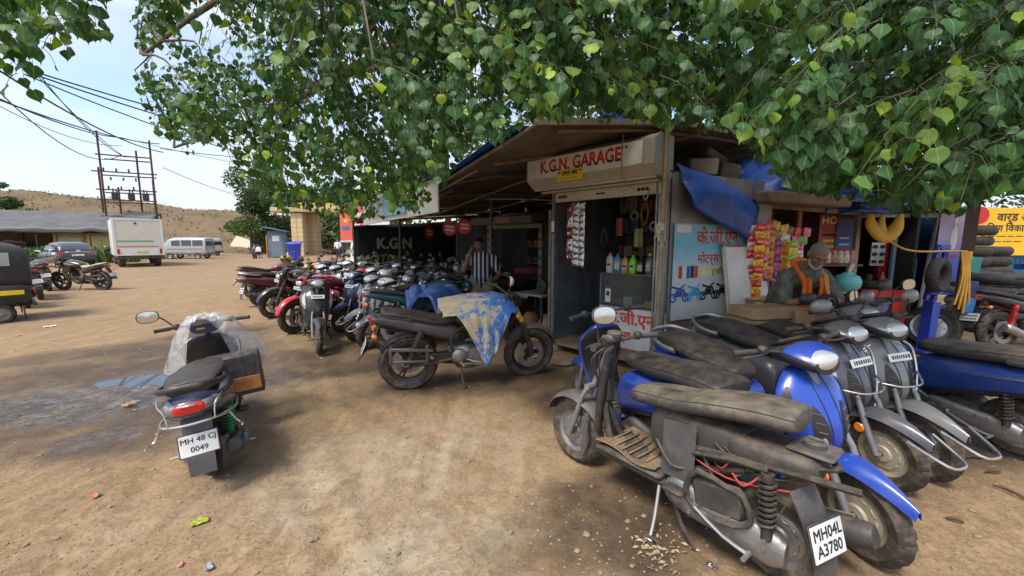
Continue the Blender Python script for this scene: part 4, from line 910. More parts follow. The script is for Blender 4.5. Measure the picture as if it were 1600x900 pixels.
bx('poster_corner', (XT-.002, .25, 1.68), (.003, .22, .08), WHITEB, po, bev=.0005)
for k in range(5): bx('poster_picture', (XT-.002, .22+k*.065, 1.19), (.003, .055, .14), [RED, WHITEB, BLU, INK, RED][k], po, bev=.0005)
for k in range(4):      # printed motorcycles
    y0 = .22+k*.25; m_ = MB()
    for dy in (-.10, .10): m_.lathe([(.035, 0), (.055, 0), (.055, .002), (.035, .002), (.035, 0)], (XT-.001, y0+dy, .90), 'x', 16, cap=False)
    m_.tube([(XT, y0-.10, .90), (XT, y0-.03, 1.0), (XT, y0+.06, .99), (XT, y0+.10, .90)], .012, 5); m_.tube([(XT, y0-.12, 1.03), (XT, y0, 1.0), (XT, y0+.08, 1.05)], .012, 5); m_.box((XT, y0, .945), (.003, .09, .07)); m_.build('poster_motorcycle', [BLU, mat('sky_print', (.05, .35, .6), .5, 0, 0), INK, INK][k], po)
WR_ = Matrix.Translation((1.60, 0, 0)) @ Matrix.Rotation(R(-17), 4, 'Z') @ Matrix.Translation((-1.60, 0, 0))
for c_ in [c for c in ks.children if c.name.split('.')[0] in ('tin_sheet', 'plank', 'wall_poster')]:     # the side wall stands out of square
    c_.data.transform(WR_)
    for d_ in c_.children: d_.data.transform(WR_)
bp = empty('bamboo_pole', tuple(kw(1.62, -.16, 0)), (0, 0, KA), 'bamboo pole propping the roof at the corner of the shack', 'pole')
tb('cane', [(0, 0, 0), (.0, .01, .9), (.01, 0, 1.8), (.02, -.01, 2.74)], [.027, .026, .025, .022], BAMBOO, bp, 10, 4)
for z in (.45, .85, 1.22, 1.62, 2.0, 2.4): MB().lathe([(.026, z-.008), (.030, z), (.026, z+.008)], ax='z', n=12, cap=False).build('cane_joint', BAMBOO, bp)
kn = MB()
for k in range(4): kn.lathe([(.030, 0), (.036, .008), (.030, .016)], (0.0, 0, 1.66+k*.018), 'z', 12, cap=False)
kn.tube([(-.03, .0, 1.70), (-.08, .04, 1.72), (-.05, .02, 1.62), (-.10, .05, 1.58)], .012, 6, 3); kn.build('rag_tie', mat('white_rag', (.5, .5, .48), .9, 0, .3), bp)
wb = empty('white_board', tuple(KM @ WR_ @ Vector((1.75, 1.28, .46))), (0, 0, KA+R(73)), 'blank white board in a thin wooden frame leaning on the tin wall', 'board')
wbr = (R(-9), 0, 0)
MB().box((0, .0, .50), (.78, .02, 1.04), wbr, .003).build('panel', WHITEB, wb)
for x in (-.40, .40): MB().box((x, 0, .50), (.035, .035, 1.08), wbr, .004).build('frame_bar', WOOD if x > 0 else mat('grey_bar', (.45, .44, .42), .6, 0, .2), wb)
for z, dy in ((1.03, .085), (-.03, -.083)): MB().box((0, dy, z), (.84, .035, .035), wbr, .004).build('frame_bar', WOOD, wb)
# big patched roof
ROOF = [[(.886, -1.35, 2.68), (-.6, -1.35, 2.33), (-2.67, -1.3, 2.15), (-4.2, -.9, 2.10), (-5.6, -.4, 2.08), (-7, -.1, 2.05)],
        [(1.66, .05, 2.80), (-.4, .1, 2.74), (-2.6, .2, 2.40), (-4.2, .5, 2.22), (-5.6, .8, 2.18), (-7, 1, 2.15)],
        [(1.92, 1.52, 2.86), (-.2, 1.8, 2.80), (-2.5, 1.9, 2.50), (-4.2, 2, 2.34), (-5.6, 2.2, 2.3), (-7, 2.3, 2.25)],
        [(2.3, 3.6, 2.97), (0, 3.7, 2.80), (-2.4, 3.7, 2.55), (-4.2, 3.7, 2.45), (-5.6, 3.7, 2.4), (-7, 3.7, 2.35)]]
def roof_pt(u, v, dz=0.):
    cols = []
    for row in ROOF:
        i = min(int(u*5), 4); f_ = u*5-i; cols.append(Vector(row[i]).lerp(Vector(row[i+1]), f_))
    i = min(int(v*3), 2); p = cols[i].lerp(cols[i+1], v*3-i); p.z += dz+.012*math.sin(u*31)*math.sin(v*7+1)
    return p
ws = empty('workshop_shelter', KO, (0, 0, KA), 'long patched roof shelter with black tarpaulin walls beside the shack', 'shelter')
nP = 7
for k in range(nP):      # separate weathered sheets
    u0, u1 = k/nP, (k+1)/nP-.004
    for j, (v0, v1) in enumerate(((0, .5), (.497, 1))):
        m_ = MB(); m_.grid(lambda u, v: roof_pt(u0+(u1-u0)*u, v0+(v1-v0)*v, .006*((k+j) % 2)), 6, 6, -.022); m_.build('roof_sheet', PLYU, ws)
for k in range(9): u = .01+k/8*.97; tb('rafter', [tuple(roof_pt(u, v, -.045)) for v in (0.06, .25, .5, .75, 1)], .022, WOOD, ws, 7)
for v in (.16, .42, .7): tb('batten', [tuple(roof_pt(u, v, -.08)) for u in np.linspace(.3 if v < .2 else 0, 1, 9)], .02, BAMBOO, ws, 7)
eb = MB(); eb.grid(lambda u, v: roof_pt(0, u, .035-.055*v)+Vector((.012, 0, 0)), 10, 1, .02); eb.build('edge_board', mat('pale_edge_board', (.36, .30, .24), .75, 0, .2, .25, 8), ws)
tb('edge_pole', [tuple(roof_pt(u, 0, -.01)) for u in np.linspace(0, .6, 7)], .018, mat('grey_wood', (.28, .23, .18), .8, 0, .2, .3, 9), ws, 7)
tb('loose_batten', [(-1.45, -1.15, 2.16), (-.35, -1.1, 2.42)], .017, mat('fresh_wood', (.46, .36, .22), .6, 0, .1), ws, 4)
for x, y, h in ((-4.35, -.05, 2.15), (-2.55, 1.0, 2.35), (-6.95, 0, 2.05), (-6.9, 3.3, 2.3), (-1.0, 2.3, 2.6), (-5.4, 2.4, 2.25)): tb('post', [(x, y, 0), (x+.03, y, h)], .028, LP if y > .5 else IRON, ws, 8)
def hung(name, P, m, nu=16, nv=12, amp=.03, fr=5., seed=0, th=.006, par=None):
    """cloth hung on four corners P (tl, tr, br, bl) with folds"""
    tl, tr, br, bl = [Vector(p) for p in P]; nrm = (tr-tl).cross(bl-tl).normalized()
    def fn(u, v):
        p = tl.lerp(tr, u).lerp(bl.lerp(br, u), v)
        return p+nrm*(amp*math.sin(u*fr*3+seed+1.5*v)*(.35+.65*v)+amp*1.2*noise.noise(Vector((u*4+seed, v*4, seed)))) + Vector((0, 0, -.03*math.sin(math.pi*u)*(1-v)))
    return MB().grid(fn, nu, nv, th).build(name, m, par, 180)
hung('back_tarp', [(-7, 3.45, 2.35), (.2, 3.45, 2.6), (.2, 3.45, .05), (-7, 3.45, .05)], BLKT, 60, 8, .04, 14, 1, par=ws)
hung('end_tarp', [(-7, .0, 1.95), (-7, 3.4, 2.2), (-7, 3.4, .25), (-7, .0, .25)], BLKT, 20, 10, .03, 4, 2, par=ws)
hung('side_tarp', [(-.12, 1.85, 2.6), (-.12, 3.5, 2.6), (-.12, 3.5, .05), (-.12, 1.85, .05)], BLKT, 10, 8, .02, 4, 3, par=ws)
# banner KGN MOTORS on the end wall
bn = empty('motors_banner', tuple(kw(-6.93, .0, 0)), (0, 0, KA), 'black cloth banner lettered KGN MOTORS on the workshop end wall', 'banner')
hung('banner_cloth', [(0, .0, 1.92), (0, 2.9, 2.02), (0, 2.9, .72), (0, .0, .72)], mat('banner_black', (.02, .026, .032), .5, 0, .1, .2, 3), 20, 8, .008, 3, 5, .004, par=bn)
GOLD = mat('gold_print', (.34, .27, .10), .5, 0, .1); LETW = mat('pale_print', (.42, .42, .33), .5, 0, .1)
text('K.G.N', .42, LETW, bn, (.04, 1.15, 1.46), (0, 1, 0), (0, 0, 1), .002, bold=.016); text('MOTORS', .36, GOLD, bn, (.04, .80, 1.02), (0, 1, 0), (0, 0, 1), .002, bold=.014, shear=.25)
m_ = MB(); m_.tube([(.045, .55, 1.22), (.045, .75, 1.12), (.045, .95, 1.25), (.045, 1.2, 1.2), (.045, 1.4, 1.30), (.045, 1.55, 1.15), (.045, 1.75, 1.25)], .03, 5, 3, flat=.1); m_.tube([(.045, .50, 1.30), (.045, .62, 1.22), (.045, .62, 1.08)], .025, 5, 2, flat=.1); m_.build('emblem', mat('olive_print', (.25, .27, .06), .5, 0, .1), bn)
# round red signs hanging under the eave
for k, (px, py, Y, tx) in enumerate(((703, 357, 7.4, ''), (726, 354, 7.2, ''), (671, 364, 8.6, ''))):
    p = at(px, py, Y); t = empty('round_sign', tuple(p), (0, 0, [-.15, -.1, .95][k]), ['round red sign hanging in the middle of three', 'rightmost round red sign hanging near the man', 'round red sign turned edge on at the left'][k], 'sign', 'round signs under the workshop eave')
    MB().lathe([(.0, -.006), (.13, -.006), (.135, 0), (.13, .006), (.0, .006)], n=26).build('disc', RED, t)
    for dz in (.035, -.03): bx('sign_mark', (0, -.0085, dz), (.15, .002, .035), WHITEB, t, (0, .12, 0), .0005)
    tb('wire', [(0, 0, .13), (0, 0, .4)], .003, IRON, t, 4)
# inner stall in the workshop, with a patterned frame
ib = empty('inner_stall', tuple(kw(0, 1.8, 0)), (0, 0, KA), 'dim inner stall with sticker lined door frame behind the man', 'stall')
FRM = mat('pattern_frame', (.22, .22, .20), .5, 0, .3, .3, 30)
for x in (-3.52, -1.9): 
    f_ = bx('frame_post', (x, 0, .95), (.10, .05, 1.9), FRM, ib)
    for k in range(9): MB().lathe([(.014, 0), (.035, 0), (.035, .003), (.014, .003), (.014, 0)], (x, -.028, .25+k*.19), 'y', 14, cap=False).build('ring_sticker', DARK, f_)
bx('lintel', (-2.7, 0, 1.86), (1.55, .05, .10), FRM, ib); hbx = bx('hood', (-2.75, -.18, 2.02), (1.9, .45, .16), mat('grey_hood', (.16, .16, .15), .6, .1, .3), ib, (R(12), 0, 0), .01); bx('hood_sticker', (-2.6, -.412, 1.98), (.42, .006, .12), mat('pinkish', (.5, .2, .2), .5, 0, .2), ib, (R(12), 0, 0), .001)
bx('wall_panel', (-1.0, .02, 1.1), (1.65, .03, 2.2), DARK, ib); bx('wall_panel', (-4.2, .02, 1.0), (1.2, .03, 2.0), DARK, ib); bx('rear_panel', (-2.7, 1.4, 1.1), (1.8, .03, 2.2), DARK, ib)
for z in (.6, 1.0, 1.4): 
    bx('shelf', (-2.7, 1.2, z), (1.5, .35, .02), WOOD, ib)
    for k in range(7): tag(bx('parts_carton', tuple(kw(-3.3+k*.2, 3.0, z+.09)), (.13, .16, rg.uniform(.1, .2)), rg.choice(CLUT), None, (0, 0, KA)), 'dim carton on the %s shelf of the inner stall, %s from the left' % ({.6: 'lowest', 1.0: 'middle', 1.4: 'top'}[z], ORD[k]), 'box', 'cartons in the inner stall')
pk = MB(); Loft([(-.35, .12, .05, .12, .2, 3), (0, .14, .06, .14, .24, 3), (.35, .12, .05, .12, .2, 3)], 'x', 18, 3).add(pk); pk_o = pk.build('pink_bundle', mat('pink_cloth', (.32, .06, .14), .8, 0, .2)); pk_o.location = kw(-2.7, 2.3, .75); tag(pk_o, 'dark pink bundle inside the inner stall', 'bundle'); 
# work table, sacks and engine parts at the shack's left post
wt = empty('work_table', tuple(kw(-.62, .35, 0)), (0, 0, KA), 'low work table with pale top beside the shack post', 'table')
bx('table_top', (0, 0, .72), (.62, .55, .03), mat('pale_table', (.38, .35, .29), .6, 0, .3), wt)
for a in (-.27, .27):
    for b in (-.23, .23): bx('leg', (a, b, .355), (.035, .035, .70), IRON, wt)
fn_ = empty('round_vice', tuple(kw(-.45, .25, .737)), (0, 0, KA), 'dark round bench tool on the work table', 'tool'); MB().lathe([(.0, -.03), (.10, -.03), (.11, 0), (.10, .03), (.0, .03)], (0, 0, .12), n=20).build('disc', IRON, fn_); bx('foot', (0, 0, .01), (.14, .10, .02), IRON, fn_)
def sack(label, p, r_, h, m, seed):
    q = MB(); n = 18; rr = []
    for i, (z, k) in enumerate(((0, .86), (.06, 1.), (.35, 1.06), (.65, .95), (.85, .7), (1.0, .45), (1.02, .1))): rr.append([(r_*k*(1+.12*noise.noise(Vector((math.cos(a)*1.5, math.sin(a)*1.5, z*2+seed))))*math.cos(a), r_*k*(1+.12*noise.noise(Vector((math.cos(a)*1.5+5, math.sin(a)*1.5, z*2+seed))))*math.sin(a), z*h) for a in [2*math.pi*j/n for j in range(n)]])
    q.rings(rr); o_ = q.build('sack', m, None, 60); o_.location = p; return tag(o_, label, 'sack', 'sacks by the shack')
SACK = mat('orange_sack', (.36, .16, .06), .85, 0, .3, .3, 6, bump=.4, bscale=40)
sack('small orange brown sack leaning on the shack post', gp(836, 540)+Vector((0, .1, 0)), .14, .26, SACK, 1); sack('taller tan sack behind the orange one', kw(-.35, .25, 0), .16, .42, mat('tan_sack', (.36, .24, .12), .85, 0, .3, .3, 6, bump=.4, bscale=40), 2); sack('brown sack under the work table', kw(-.75, .3, 0), .18, .4, SACK, 3)
for k, (px, py, s_) in enumerate(((878, 572, .11), (835, 560, .07), (853, 566, .06))):
    q = MB(); stone_mesh(q, (0, 0, 0), s_, rg); o_ = q.build('stone', mat('brown_stone', (.22, .17, .12), .9, 0, .5, .3, 5, bump=.6)); o_.location = gp(px, py)+Vector((0, 0, s_*.35)); o_.scale = (1.4, 1, .8); tag(o_, ['largest rounded stone wedged under the shack floor', 'small stone left of the shack post', 'middle sized stone between two others by the shack post'][k], 'stone', 'stones by the shack')
# signboard along the eave and the tall red hoarding
es = empty('eave_signboard', KO, (0, 0, KA), 'long pale signboard with light blue panel hung along the eave', 'signboard')
MB().grid(lambda u, v: (-.72-2.25*u, -1.44+.01*math.sin(9*u), 2.33-.10*u-.42*v), 10, 4, .02).build('board', mat('offwhite_board', (.62, .62, .60), .5, 0, .25, .1, 2), es)
MB().grid(lambda u, v: (-1.5-.7*u, -1.467+.01*math.sin(9*(.35+.31*u)), 2.26-.03*u-.32*v), 6, 3, .004).build('panel', mat('light_blue_panel', (.25, .48, .62), .5, 0, .2), es)
for k in range(3): bx('faded_line', (-2.55, -1.463, 2.14-.09*k), (.5-.1*k, .004, .035), mat('faded_grey', (.4, .4, .42), .6, 0, .1), es, bev=.001)
hb_c = at(563, 347, 12.6)
hd = empty('red_hoarding', (hb_c.x, hb_c.y, 0), (0, 0, R(-14)), 'red and white advertising hoarding on posts behind the bikes', 'hoarding')
HB = mat('hoarding_red', (.60, .10, .08), .5, 0, .12, .1, 2)
bx('panel', (-.22, 0, hb_c.z), (1.02, .04, 1.12), HB, hd); bx('panel', (.66, 0, hb_c.z+.02), (.74, .038, 1.1), WHITEB, hd)
bx('lower_rail', (.15, 0, hb_c.z-.60), (1.8, .06, .07), mat('rail_grey', (.5, .5, .5), .5, .3, .2), hd)
for x in (-.7, 1.0): tb('post', [(x, .05, 0), (x, .05, hb_c.z-.5)], .03, mat('green_post', (.02, .09, .07), .5, .2, .2), hd, 8)
for k, (w_, z) in enumerate(((.34, .22), (.38, .06), (.2, -.12))):
    for j in range(5 if k < 2 else 3): bx('hoarding_letter', (-.18+j*.075, -.026, hb_c.z+z), (.055, .006, .12), WHITEB, hd, bev=.001)
m_ = MB(); m_.box((-.52, -.024, hb_c.z-.18), (.26, .006, .12)); m_.build('picture_block', mat('navy_print', (.05, .14, .25), .5, 0, .05), hd); m_ = MB(); m_.lathe([(.001, 0), (.07, 0), (.07, .006), (.001, .006)], (-.50, -.03, hb_c.z+.05), 'y', 16); m_.build('picture_disc', YEL, hd)
for k in range(2): bx('hoarding_text', (.5, -.024, hb_c.z-.12-.12*k), (.36, .006, .05), INK, hd, bev=.001)
# tarpaulins: over the roof edge, on the shack side, bundles over the stalls
def tarp(label, P, amp=.05, seed=0, nu=16, nv=14, m=None, bulge=0.):
    tl, tr, br, bl = [Vector(p) for p in P]; c = (tl+tr+br+bl)/4; nrm = (tr-tl).cross(bl-tl).normalized()
    if nrm.y > 0: nrm = -nrm
    def fn(u, v):
        p = tl.lerp(tr, u).lerp(bl.lerp(br, u), v); return p+nrm*(bulge*math.sin(math.pi*u)*math.sin(math.pi*v)+amp*noise.noise(Vector((u*3.3+seed, v*3.3, seed*1.7)))+amp*.5*noise.noise(Vector((u*9+seed, v*7, seed)))-(amp*.6*math.sin(9*u+4*v+seed)))
    o_ = MB().grid(fn, nu, nv, .005).build('tarpaulin', m or BLUET, None, 180); return tag(o_, label, 'tarpaulin', 'tarpaulins on the stalls')
m_ = MB(); m_.grid(lambda u, v: KM @ (roof_pt(.02+.52*u, -.02+.5*v, .03+.03*noise.noise(Vector((u*9, v*6, 2))))+Vector((0, -.05*(1-v), 0))), 40, 14, .006); tag(m_.build('tarpaulin', BLUET, None, 180), 'blue tarpaulin spread on the roof and peeping over the eave', 'tarpaulin', 'tarpaulins on the stalls')
tarp('blue tarpaulin hanging down the right side of the shack', [at(1058, 254, 4.5), at(1184, 304, 5.3), at(1180, 382, 5.0), at(1082, 324, 4.35)], .035, 1, bulge=.15)
tarp('crumpled blue tarpaulin bundled beside the stall roof', [at(1152, 244, 5.5), at(1250, 250, 5.4), at(1246, 314, 5.1), at(1143, 306, 5.2)], .07, 2, bulge=.08)
tarp('blue tarpaulin sagging over the snack stall', [at(1300, 292, 5.6), at(1412, 300, 5.6), at(1412, 334, 5.5), at(1290, 332, 5.5)], .09, 3)
tarp('bright blue tarpaulin corner on the tyre shop roof', [at(1405, 290, 5.9), at(1448, 300, 5.9), at(1446, 325, 5.7), at(1400, 322, 5.7)], .06, 4)
for k, (px, py, Y) in enumerate(((956, 183, 5.0), (1062, 192, 5.4), (1100, 200, 5.6))): tarp(['scrap of blue tarpaulin knotted on the roof ridge', 'blue tarpaulin fold lying on the roof', 'small blue tarpaulin fold right of its neighbour on the roof'][k], [at(px-16, py-7, Y), at(px+18, py-4, Y+.2), at(px+14, py+10, Y+.1), at(px-18, py+8, Y)], .06, 6+k, 10, 8)
# clutter between roof and side wall
for k, (px, py, Y, d, c) in enumerate(((1092, 262, 5.0, (.35, .3, .2), 4), (1128, 275, 5.3, (.3, .3, .3), 1), (1105, 245, 5.4, (.5, .3, .12), 5))): tag(bx('old_box', tuple(at(px, py, Y)), d, CLUT[c], None, (.1, .1*k, .3*k), .02), ['grey old box on the shack side ledge', 'brown old box behind the hanging tarpaulin', 'flat old box stuffed below the roof'][k], 'box', 'old boxes under the roof')
# ---------------------------------------------------------------- stalls on the right
def frame_obj(name, label, cat, px, Y, rz=0., group=None):
    p = at(px, 376, Y); return empty(name, (p.x, p.y, 0), (0, 0, rz), label, cat, group)
def P4(px, py, Y): return tuple(at(px, py, Y))
sn = empty('snack_stall', (0, 0, 0), label='wooden snack stall with brown posts beside the shack', cat='stall')
ORW = mat('orange_wood', (.28, .10, .035), .6, 0, .2, .3, 6)
for px, py0, Y, m_ in ((1184, 318, 5.3, ORW), (1250, 318, 5.6, ORW), (1342, 336, 5.7, mat('pale_post', (.34, .26, .19), .6, 0, .2))):
    p = at(px, py0, Y); bx('post', (p.x, p.y, p.z/2), (.06, .06, p.z), m_, sn)
a, b = at(1178, 322, 5.3), at(1345, 336, 5.7)
bx('eave_beam', tuple((a+b)/2+Vector((0, 0, .02))), ((b-a).length+.1, .06, .06), WOOD, sn, (0, .05, math.atan2(b.y-a.y, b.x-a.x)))
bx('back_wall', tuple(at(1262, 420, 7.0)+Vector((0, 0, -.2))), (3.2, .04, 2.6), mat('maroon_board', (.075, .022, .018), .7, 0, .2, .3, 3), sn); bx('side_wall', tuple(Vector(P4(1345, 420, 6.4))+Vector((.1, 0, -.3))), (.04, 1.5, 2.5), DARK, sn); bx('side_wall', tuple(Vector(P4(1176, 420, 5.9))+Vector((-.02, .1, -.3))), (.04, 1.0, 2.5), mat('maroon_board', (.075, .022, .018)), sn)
MB().grid(lambda u, v: (3.0+2.4*u, 5.05+2.2*v, 2.08+.25*v-.05*u), 6, 4, .02).build('roof', PLYU, sn)
tt = at(1205, 450, 4.75); cn = MB(); cn.box((tt.x-.02, tt.y+.25, .42), (.46, .5, .82), None, .006); co_ = cn.build('counter', mat('varnished_ply', (.42, .24, .085), .5, 0, .15, .3, 5, bump=.1), sn); bx('counter_top', (tt.x-.02, tt.y+.25, .845), (.52, .56, .03), mat('varnished_ply', (.42, .24, .085)), sn)
bx('counter', (tt.x+.95, tt.y+.75, .42), (.75, .4, .84), mat('grey_slab', (.30, .32, .31), .7, 0, .3, .2, 6, bump=.3), sn); bx('counter_top', (tt.x+.95, tt.y+.74, .86), (.82, .46, .03), mat('grey_slab', (.30, .32, .31)), sn)
def poster(label, px0, px1, py0, py1, Y, m, marks=(), name='poster'):
    a, b = at(px0, py0, Y), at(px1, py1, Y); c = (a+b)/2; t = empty(name, (c.x, Y, c.z), label=label, cat='poster'); w_, h_ = b.x-a.x, a.z-b.z
    MB().box((0, 0, 0), (w_, .01, h_), None, .002).build('sheet', m, t); return t, w_, h_
t, w_, h_ = poster('red and orange poster headed HOT at the back of the snack stall', 1282, 1310, 334, 412, 5.95, gradmat('hot_poster', [(-.4, (.72, .36, .06)), (-.1, (.55, .16, .06)), (.2, (.38, .05, .03)), (.4, (.22, .03, .03))]))
text('HOT', .15, mat('gold_text', (.75, .55, .18), .5, 0, 0), t, (.02, -.008, h_*.36), bold=.004)
for k in range(4): bx('poster_line', (0, -.007, h_*.08-.085*k), (w_*(.7-.08*k), .003, .035), INK if k == 0 else YEL, t, bev=.0005)
t, w_, h_ = poster('narrow blue poster next to the HOT poster', 1309, 1328, 336, 412, 5.93, gradmat('blue_poster', [(-.4, (.05, .16, .55)), (.1, (.05, .12, .45)), (.25, (.06, .06, .10)), (.4, (.10, .10, .12))]))
for k in range(5): bx('poster_line', (0, -.007, h_*(.16-.13*k)), (w_*.55, .003, .03), WHITEB if k else RED, t, bev=.0005)
# sachet strips
PK = {'red': mat('sachet_red', (.62, .03, .05), .3, .1, .03, .2, 30, coat=.3), 'yellow': mat('sachet_yellow', (.78, .48, .03), .3, .1, .03, .2, 30, coat=.3), 'pink': mat('sachet_pink', (.68, .12, .25), .3, .1, .03, .2, 30, coat=.3), 'green': mat('sachet_green', (.16, .42, .06), .3, .1, .03, .2, 30, coat=.3), 'white': mat('sachet_white', (.62, .62, .64), .3, .2, .03, .2, 30, coat=.3), 'brown': mat('sachet_brown', (.30, .14, .04), .3, .1, .03, .2, 30, coat=.3), 'purple': mat('sachet_purple', (.25, .05, .25), .3, .1, .03, .2, 30, coat=.3), 'orange': mat('sachet_orange', (.75, .25, .03), .3, .1, .03, .2, 30, coat=.3)}
ST = [(1177, 352, 4.9, 9, .11, .10, 'white red', 'white and red sachet strip at the far left of the snack stall'), (1189, 350, 4.85, 11, .115, .085, 'red yellow', 'long red and yellow sachet strip in front of the snack stall'), (1198, 348, 5.0, 7, .09, .10, 'pink yellow', 'pink and yellow sachet strip beside the long red one'), (1206, 344, 5.0, 8, .11, .095, 'orange brown', 'orange and brown sachet strip hanging from the stall beam'), (1217, 374, 5.1, 6, .10, .10, 'purple pink', 'purple and pink sachet strip low in the stall'), (1228, 374, 5.1, 4, .12, .10, 'yellow orange', 'short yellow and orange sachet strip'), (1241, 376, 5.0, 10, .11, .088, 'green yellow', 'long green and yellow sachet strip beside the bending man'), (1250, 380, 5.05, 6, .09, .09, 'pink white', 'pink and white sachet strip just left of the bending man'), (1212, 358, 5.2, 5, .10, .09, 'brown yellow', 'dim brown sachet strip behind the others')]
for px, py, Y, n, wd, hg, cs, lb in ST: strip(lb, at(px, py, Y), n, wd, hg, [PK[c] for c in cs.split()], rg.uniform(-.25, .15), 'sachet strips of the snack stall')
p0, p1 = at(1213, 346, 5.1), at(1262, 356, 5.1)
for k in range(9):
    f_ = k/8; p = p0.lerp(p1, f_)+Vector((0, 0, -.03*math.sin(3.14*f_)-.10*(k % 2))); m_ = MB(); m_.grid(lambda u, v: ((u-.5)*.11, -.012*math.sin(3.14*u)*math.sin(3.14*v), -.11*v), 4, 4, .004); o_ = m_.build('snack_packet', PK[['yellow', 'brown', 'yellow', 'white', 'brown', 'pink', 'red', 'green', 'pink'][k]], None, 60); o_.location = p; o_.rotation_euler = (0, rg.uniform(-.4, .4), rg.uniform(-.3, .3)); tag(o_, 'small snack packet on the string across the snack stall, %s from the left' % ORD[k], 'packet', 'packets on the stall string')
tag(tb('string', [p0+Vector((-.1, 0, .02)), (p0+p1)/2+Vector((0, 0, -.02)), p1+Vector((.3, 0, -.04))], .003, IRON, None, 4), 'thin string stretched across the snack stall', 'string')
for k in range(6):
    j = MB().lathe([(0, 0), (.055, 0), (.06, .02), (.06, .13), (.045, .16), (.045, .17), (0, .17)], n=16, ax='z').build('sweet_jar', mat('jar_%d' % (k % 3), [(.45, .36, .22), (.5, .42, .35), (.35, .16, .10)][k % 3], .25, 0, .05, .4, 40, coat=.4)); p = at(1281+k*9.5, 402 if k < 6 else 380, 5.6); j.location = p+Vector((0, 0, -.08)); MB().lathe([(0, .17), (.048, .17), (.048, .195), (0, .195)], n=16, ax='z').build('lid', RED, j); tag(j, 'sweet jar with red lid behind the bending man, %s from the left' % ORD[k], 'jar', 'sweet jars in the stall')
bs = bx('jar_shelf', tuple(at(1303, 411, 5.6)+Vector((0, .05, -.03))), (.75, .2, .025), WOOD, sn)
k_ = MB().lathe([(0, 0), (.10, 0), (.15, .06), (.16, .13), (.13, .20), (.06, .23), (.05, .25), (0, .25)], n=22, ax='z').build('water_pot', mat('turquoise_plastic', (.12, .45, .46), .35, 0, .1, .05)); q_ = at(1323, 446, 5.35); k_.location = q_; k_.location.z = .876; tag(k_, 'round turquoise water pot on the grey counter', 'pot'); m_ = MB().lathe([(0, 0), (.035, 0), (.05, .12), (.047, .12), (.03, .01), (0, .01)], n=16, ax='z').build('steel_tumbler', STEEL); m_.location = q_; m_.location.z = 1.128; m_.rotation_euler = (0, .35, 0); tag(m_, 'steel tumbler upturned on the water pot', 'tumbler')
# cardboard on the low ledge in front of the stall
for k, (px, py, Y, d, rz) in enumerate(((1200, 486, 3.9, (.62, .35, .10), .15), (1262, 494, 3.75, (.28, .25, .12), -.3))):
    p = at(px, py, Y); o_ = bx('cardboard_box', tuple(p), d, CARD, None, (0, 0, rz), .006); bx('tape', (p.x, p.y, p.z+d[2]/2+.002), (d[0]*.98, .05, .003), mat('brown_tape', (.24, .15, .07), .3, 0, .1), None, (0, 0, rz), .001).parent = o_; o_.children[0].matrix_parent_inverse = Matrix.Translation(p).inverted() if False else Matrix.Identity(4)
    tag(o_, ['flat cardboard box on the ledge below the snack stall', 'small open cardboard box right of the flat one'][k], 'box', 'cardboard boxes by the stall')
lp = at(1215, 500, 3.85); lg_ = empty('ledge', (lp.x, lp.y, 0), (0, 0, .1), 'low wooden bench under the cardboard boxes', 'bench'); zt = at(1200, 486, 3.9).z-.055; bx('seat', (0, .03, zt-.02), (1.1, .42, .035), WOOD, lg_)
for x in (-.5, .5):
    for y in (-.12, .18): bx('leg', (x, y, (zt-.04)/2), (.05, .05, zt-.04), WOOD, lg_)
# gable board over the stall
m_ = MB(); A_ = [at(1246, 268, 5.0), at(1313, 247, 4.7), at(1352, 270, 5.0), at(1346, 292, 5.0), at(1262, 293, 5.0)]
m_.add(A_+[p+Vector((0, .6, .02)) for p in A_], [(0, 1, 2, 3, 4), (9, 8, 7, 6, 5)]+[(i, i+5, (i+1) % 5+5, (i+1) % 5) for i in range(5)]); tag(m_.build('gable_board', PLY), 'brown gabled board box perched over the snack stall', 'board')
tag(bx('ledge_sheet', tuple(at(1245, 312, 5.05)), (1.0, .5, .14), mat('grey_brown_sheet', (.20, .15, .11), .8, 0, .3), None, (.05, .06, 0), .02), 'grey brown board lying below the gabled board', 'board')
# ---- tyre shop
ty = empty('tyre_shop', (0, 0, 0), label='open fronted tyre shop with light blue sheet roof', cat='shop')
LB_ = mat('light_blue_sheet', (.09, .30, .48), .45, .2, .25, .2, 4)
a, b = at(1338, 330, 5.8), at(1486, 330, 5.8)
MB().grid(lambda u, v: (a.x+(b.x-a.x)*u, 5.6+3*v, a.z+.02+.30*v+.012*math.sin(u*60)), 60, 3, .012).build('roof', LB_, ty); bx('eave_beam', tuple((a+b)/2+Vector((0, .0, -.06))), (b.x-a.x+.05, .05, .06), mat('grey_beam', (.34, .33, .31), .6, .2, .3), ty)
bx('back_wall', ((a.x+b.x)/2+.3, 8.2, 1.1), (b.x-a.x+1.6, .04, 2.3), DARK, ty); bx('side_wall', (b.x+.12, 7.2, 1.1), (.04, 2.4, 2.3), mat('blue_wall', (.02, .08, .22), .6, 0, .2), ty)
for px, m_ in ((1402, mat('rail_print', (.16, .25, .36), .5, .1, .2)),): p = at(px, 340, 5.85); bx('post', (p.x, p.y, p.z/2), (.05, .05, p.z), m_, ty)
p = at(1461, 340, 5.95); rk = empty('cream_rack', (p.x, p.y, 0), (0, R(4), 0), 'tall cream rack with blue packs leaning in the tyre shop', 'rack')
CRM = mat('cream_rack', (.55, .52, .42), .5, 0, .15)
for x in (-.10, .10): bx('upright', (x, 0, 1.0), (.045, .04, 2.0), CRM, rk)
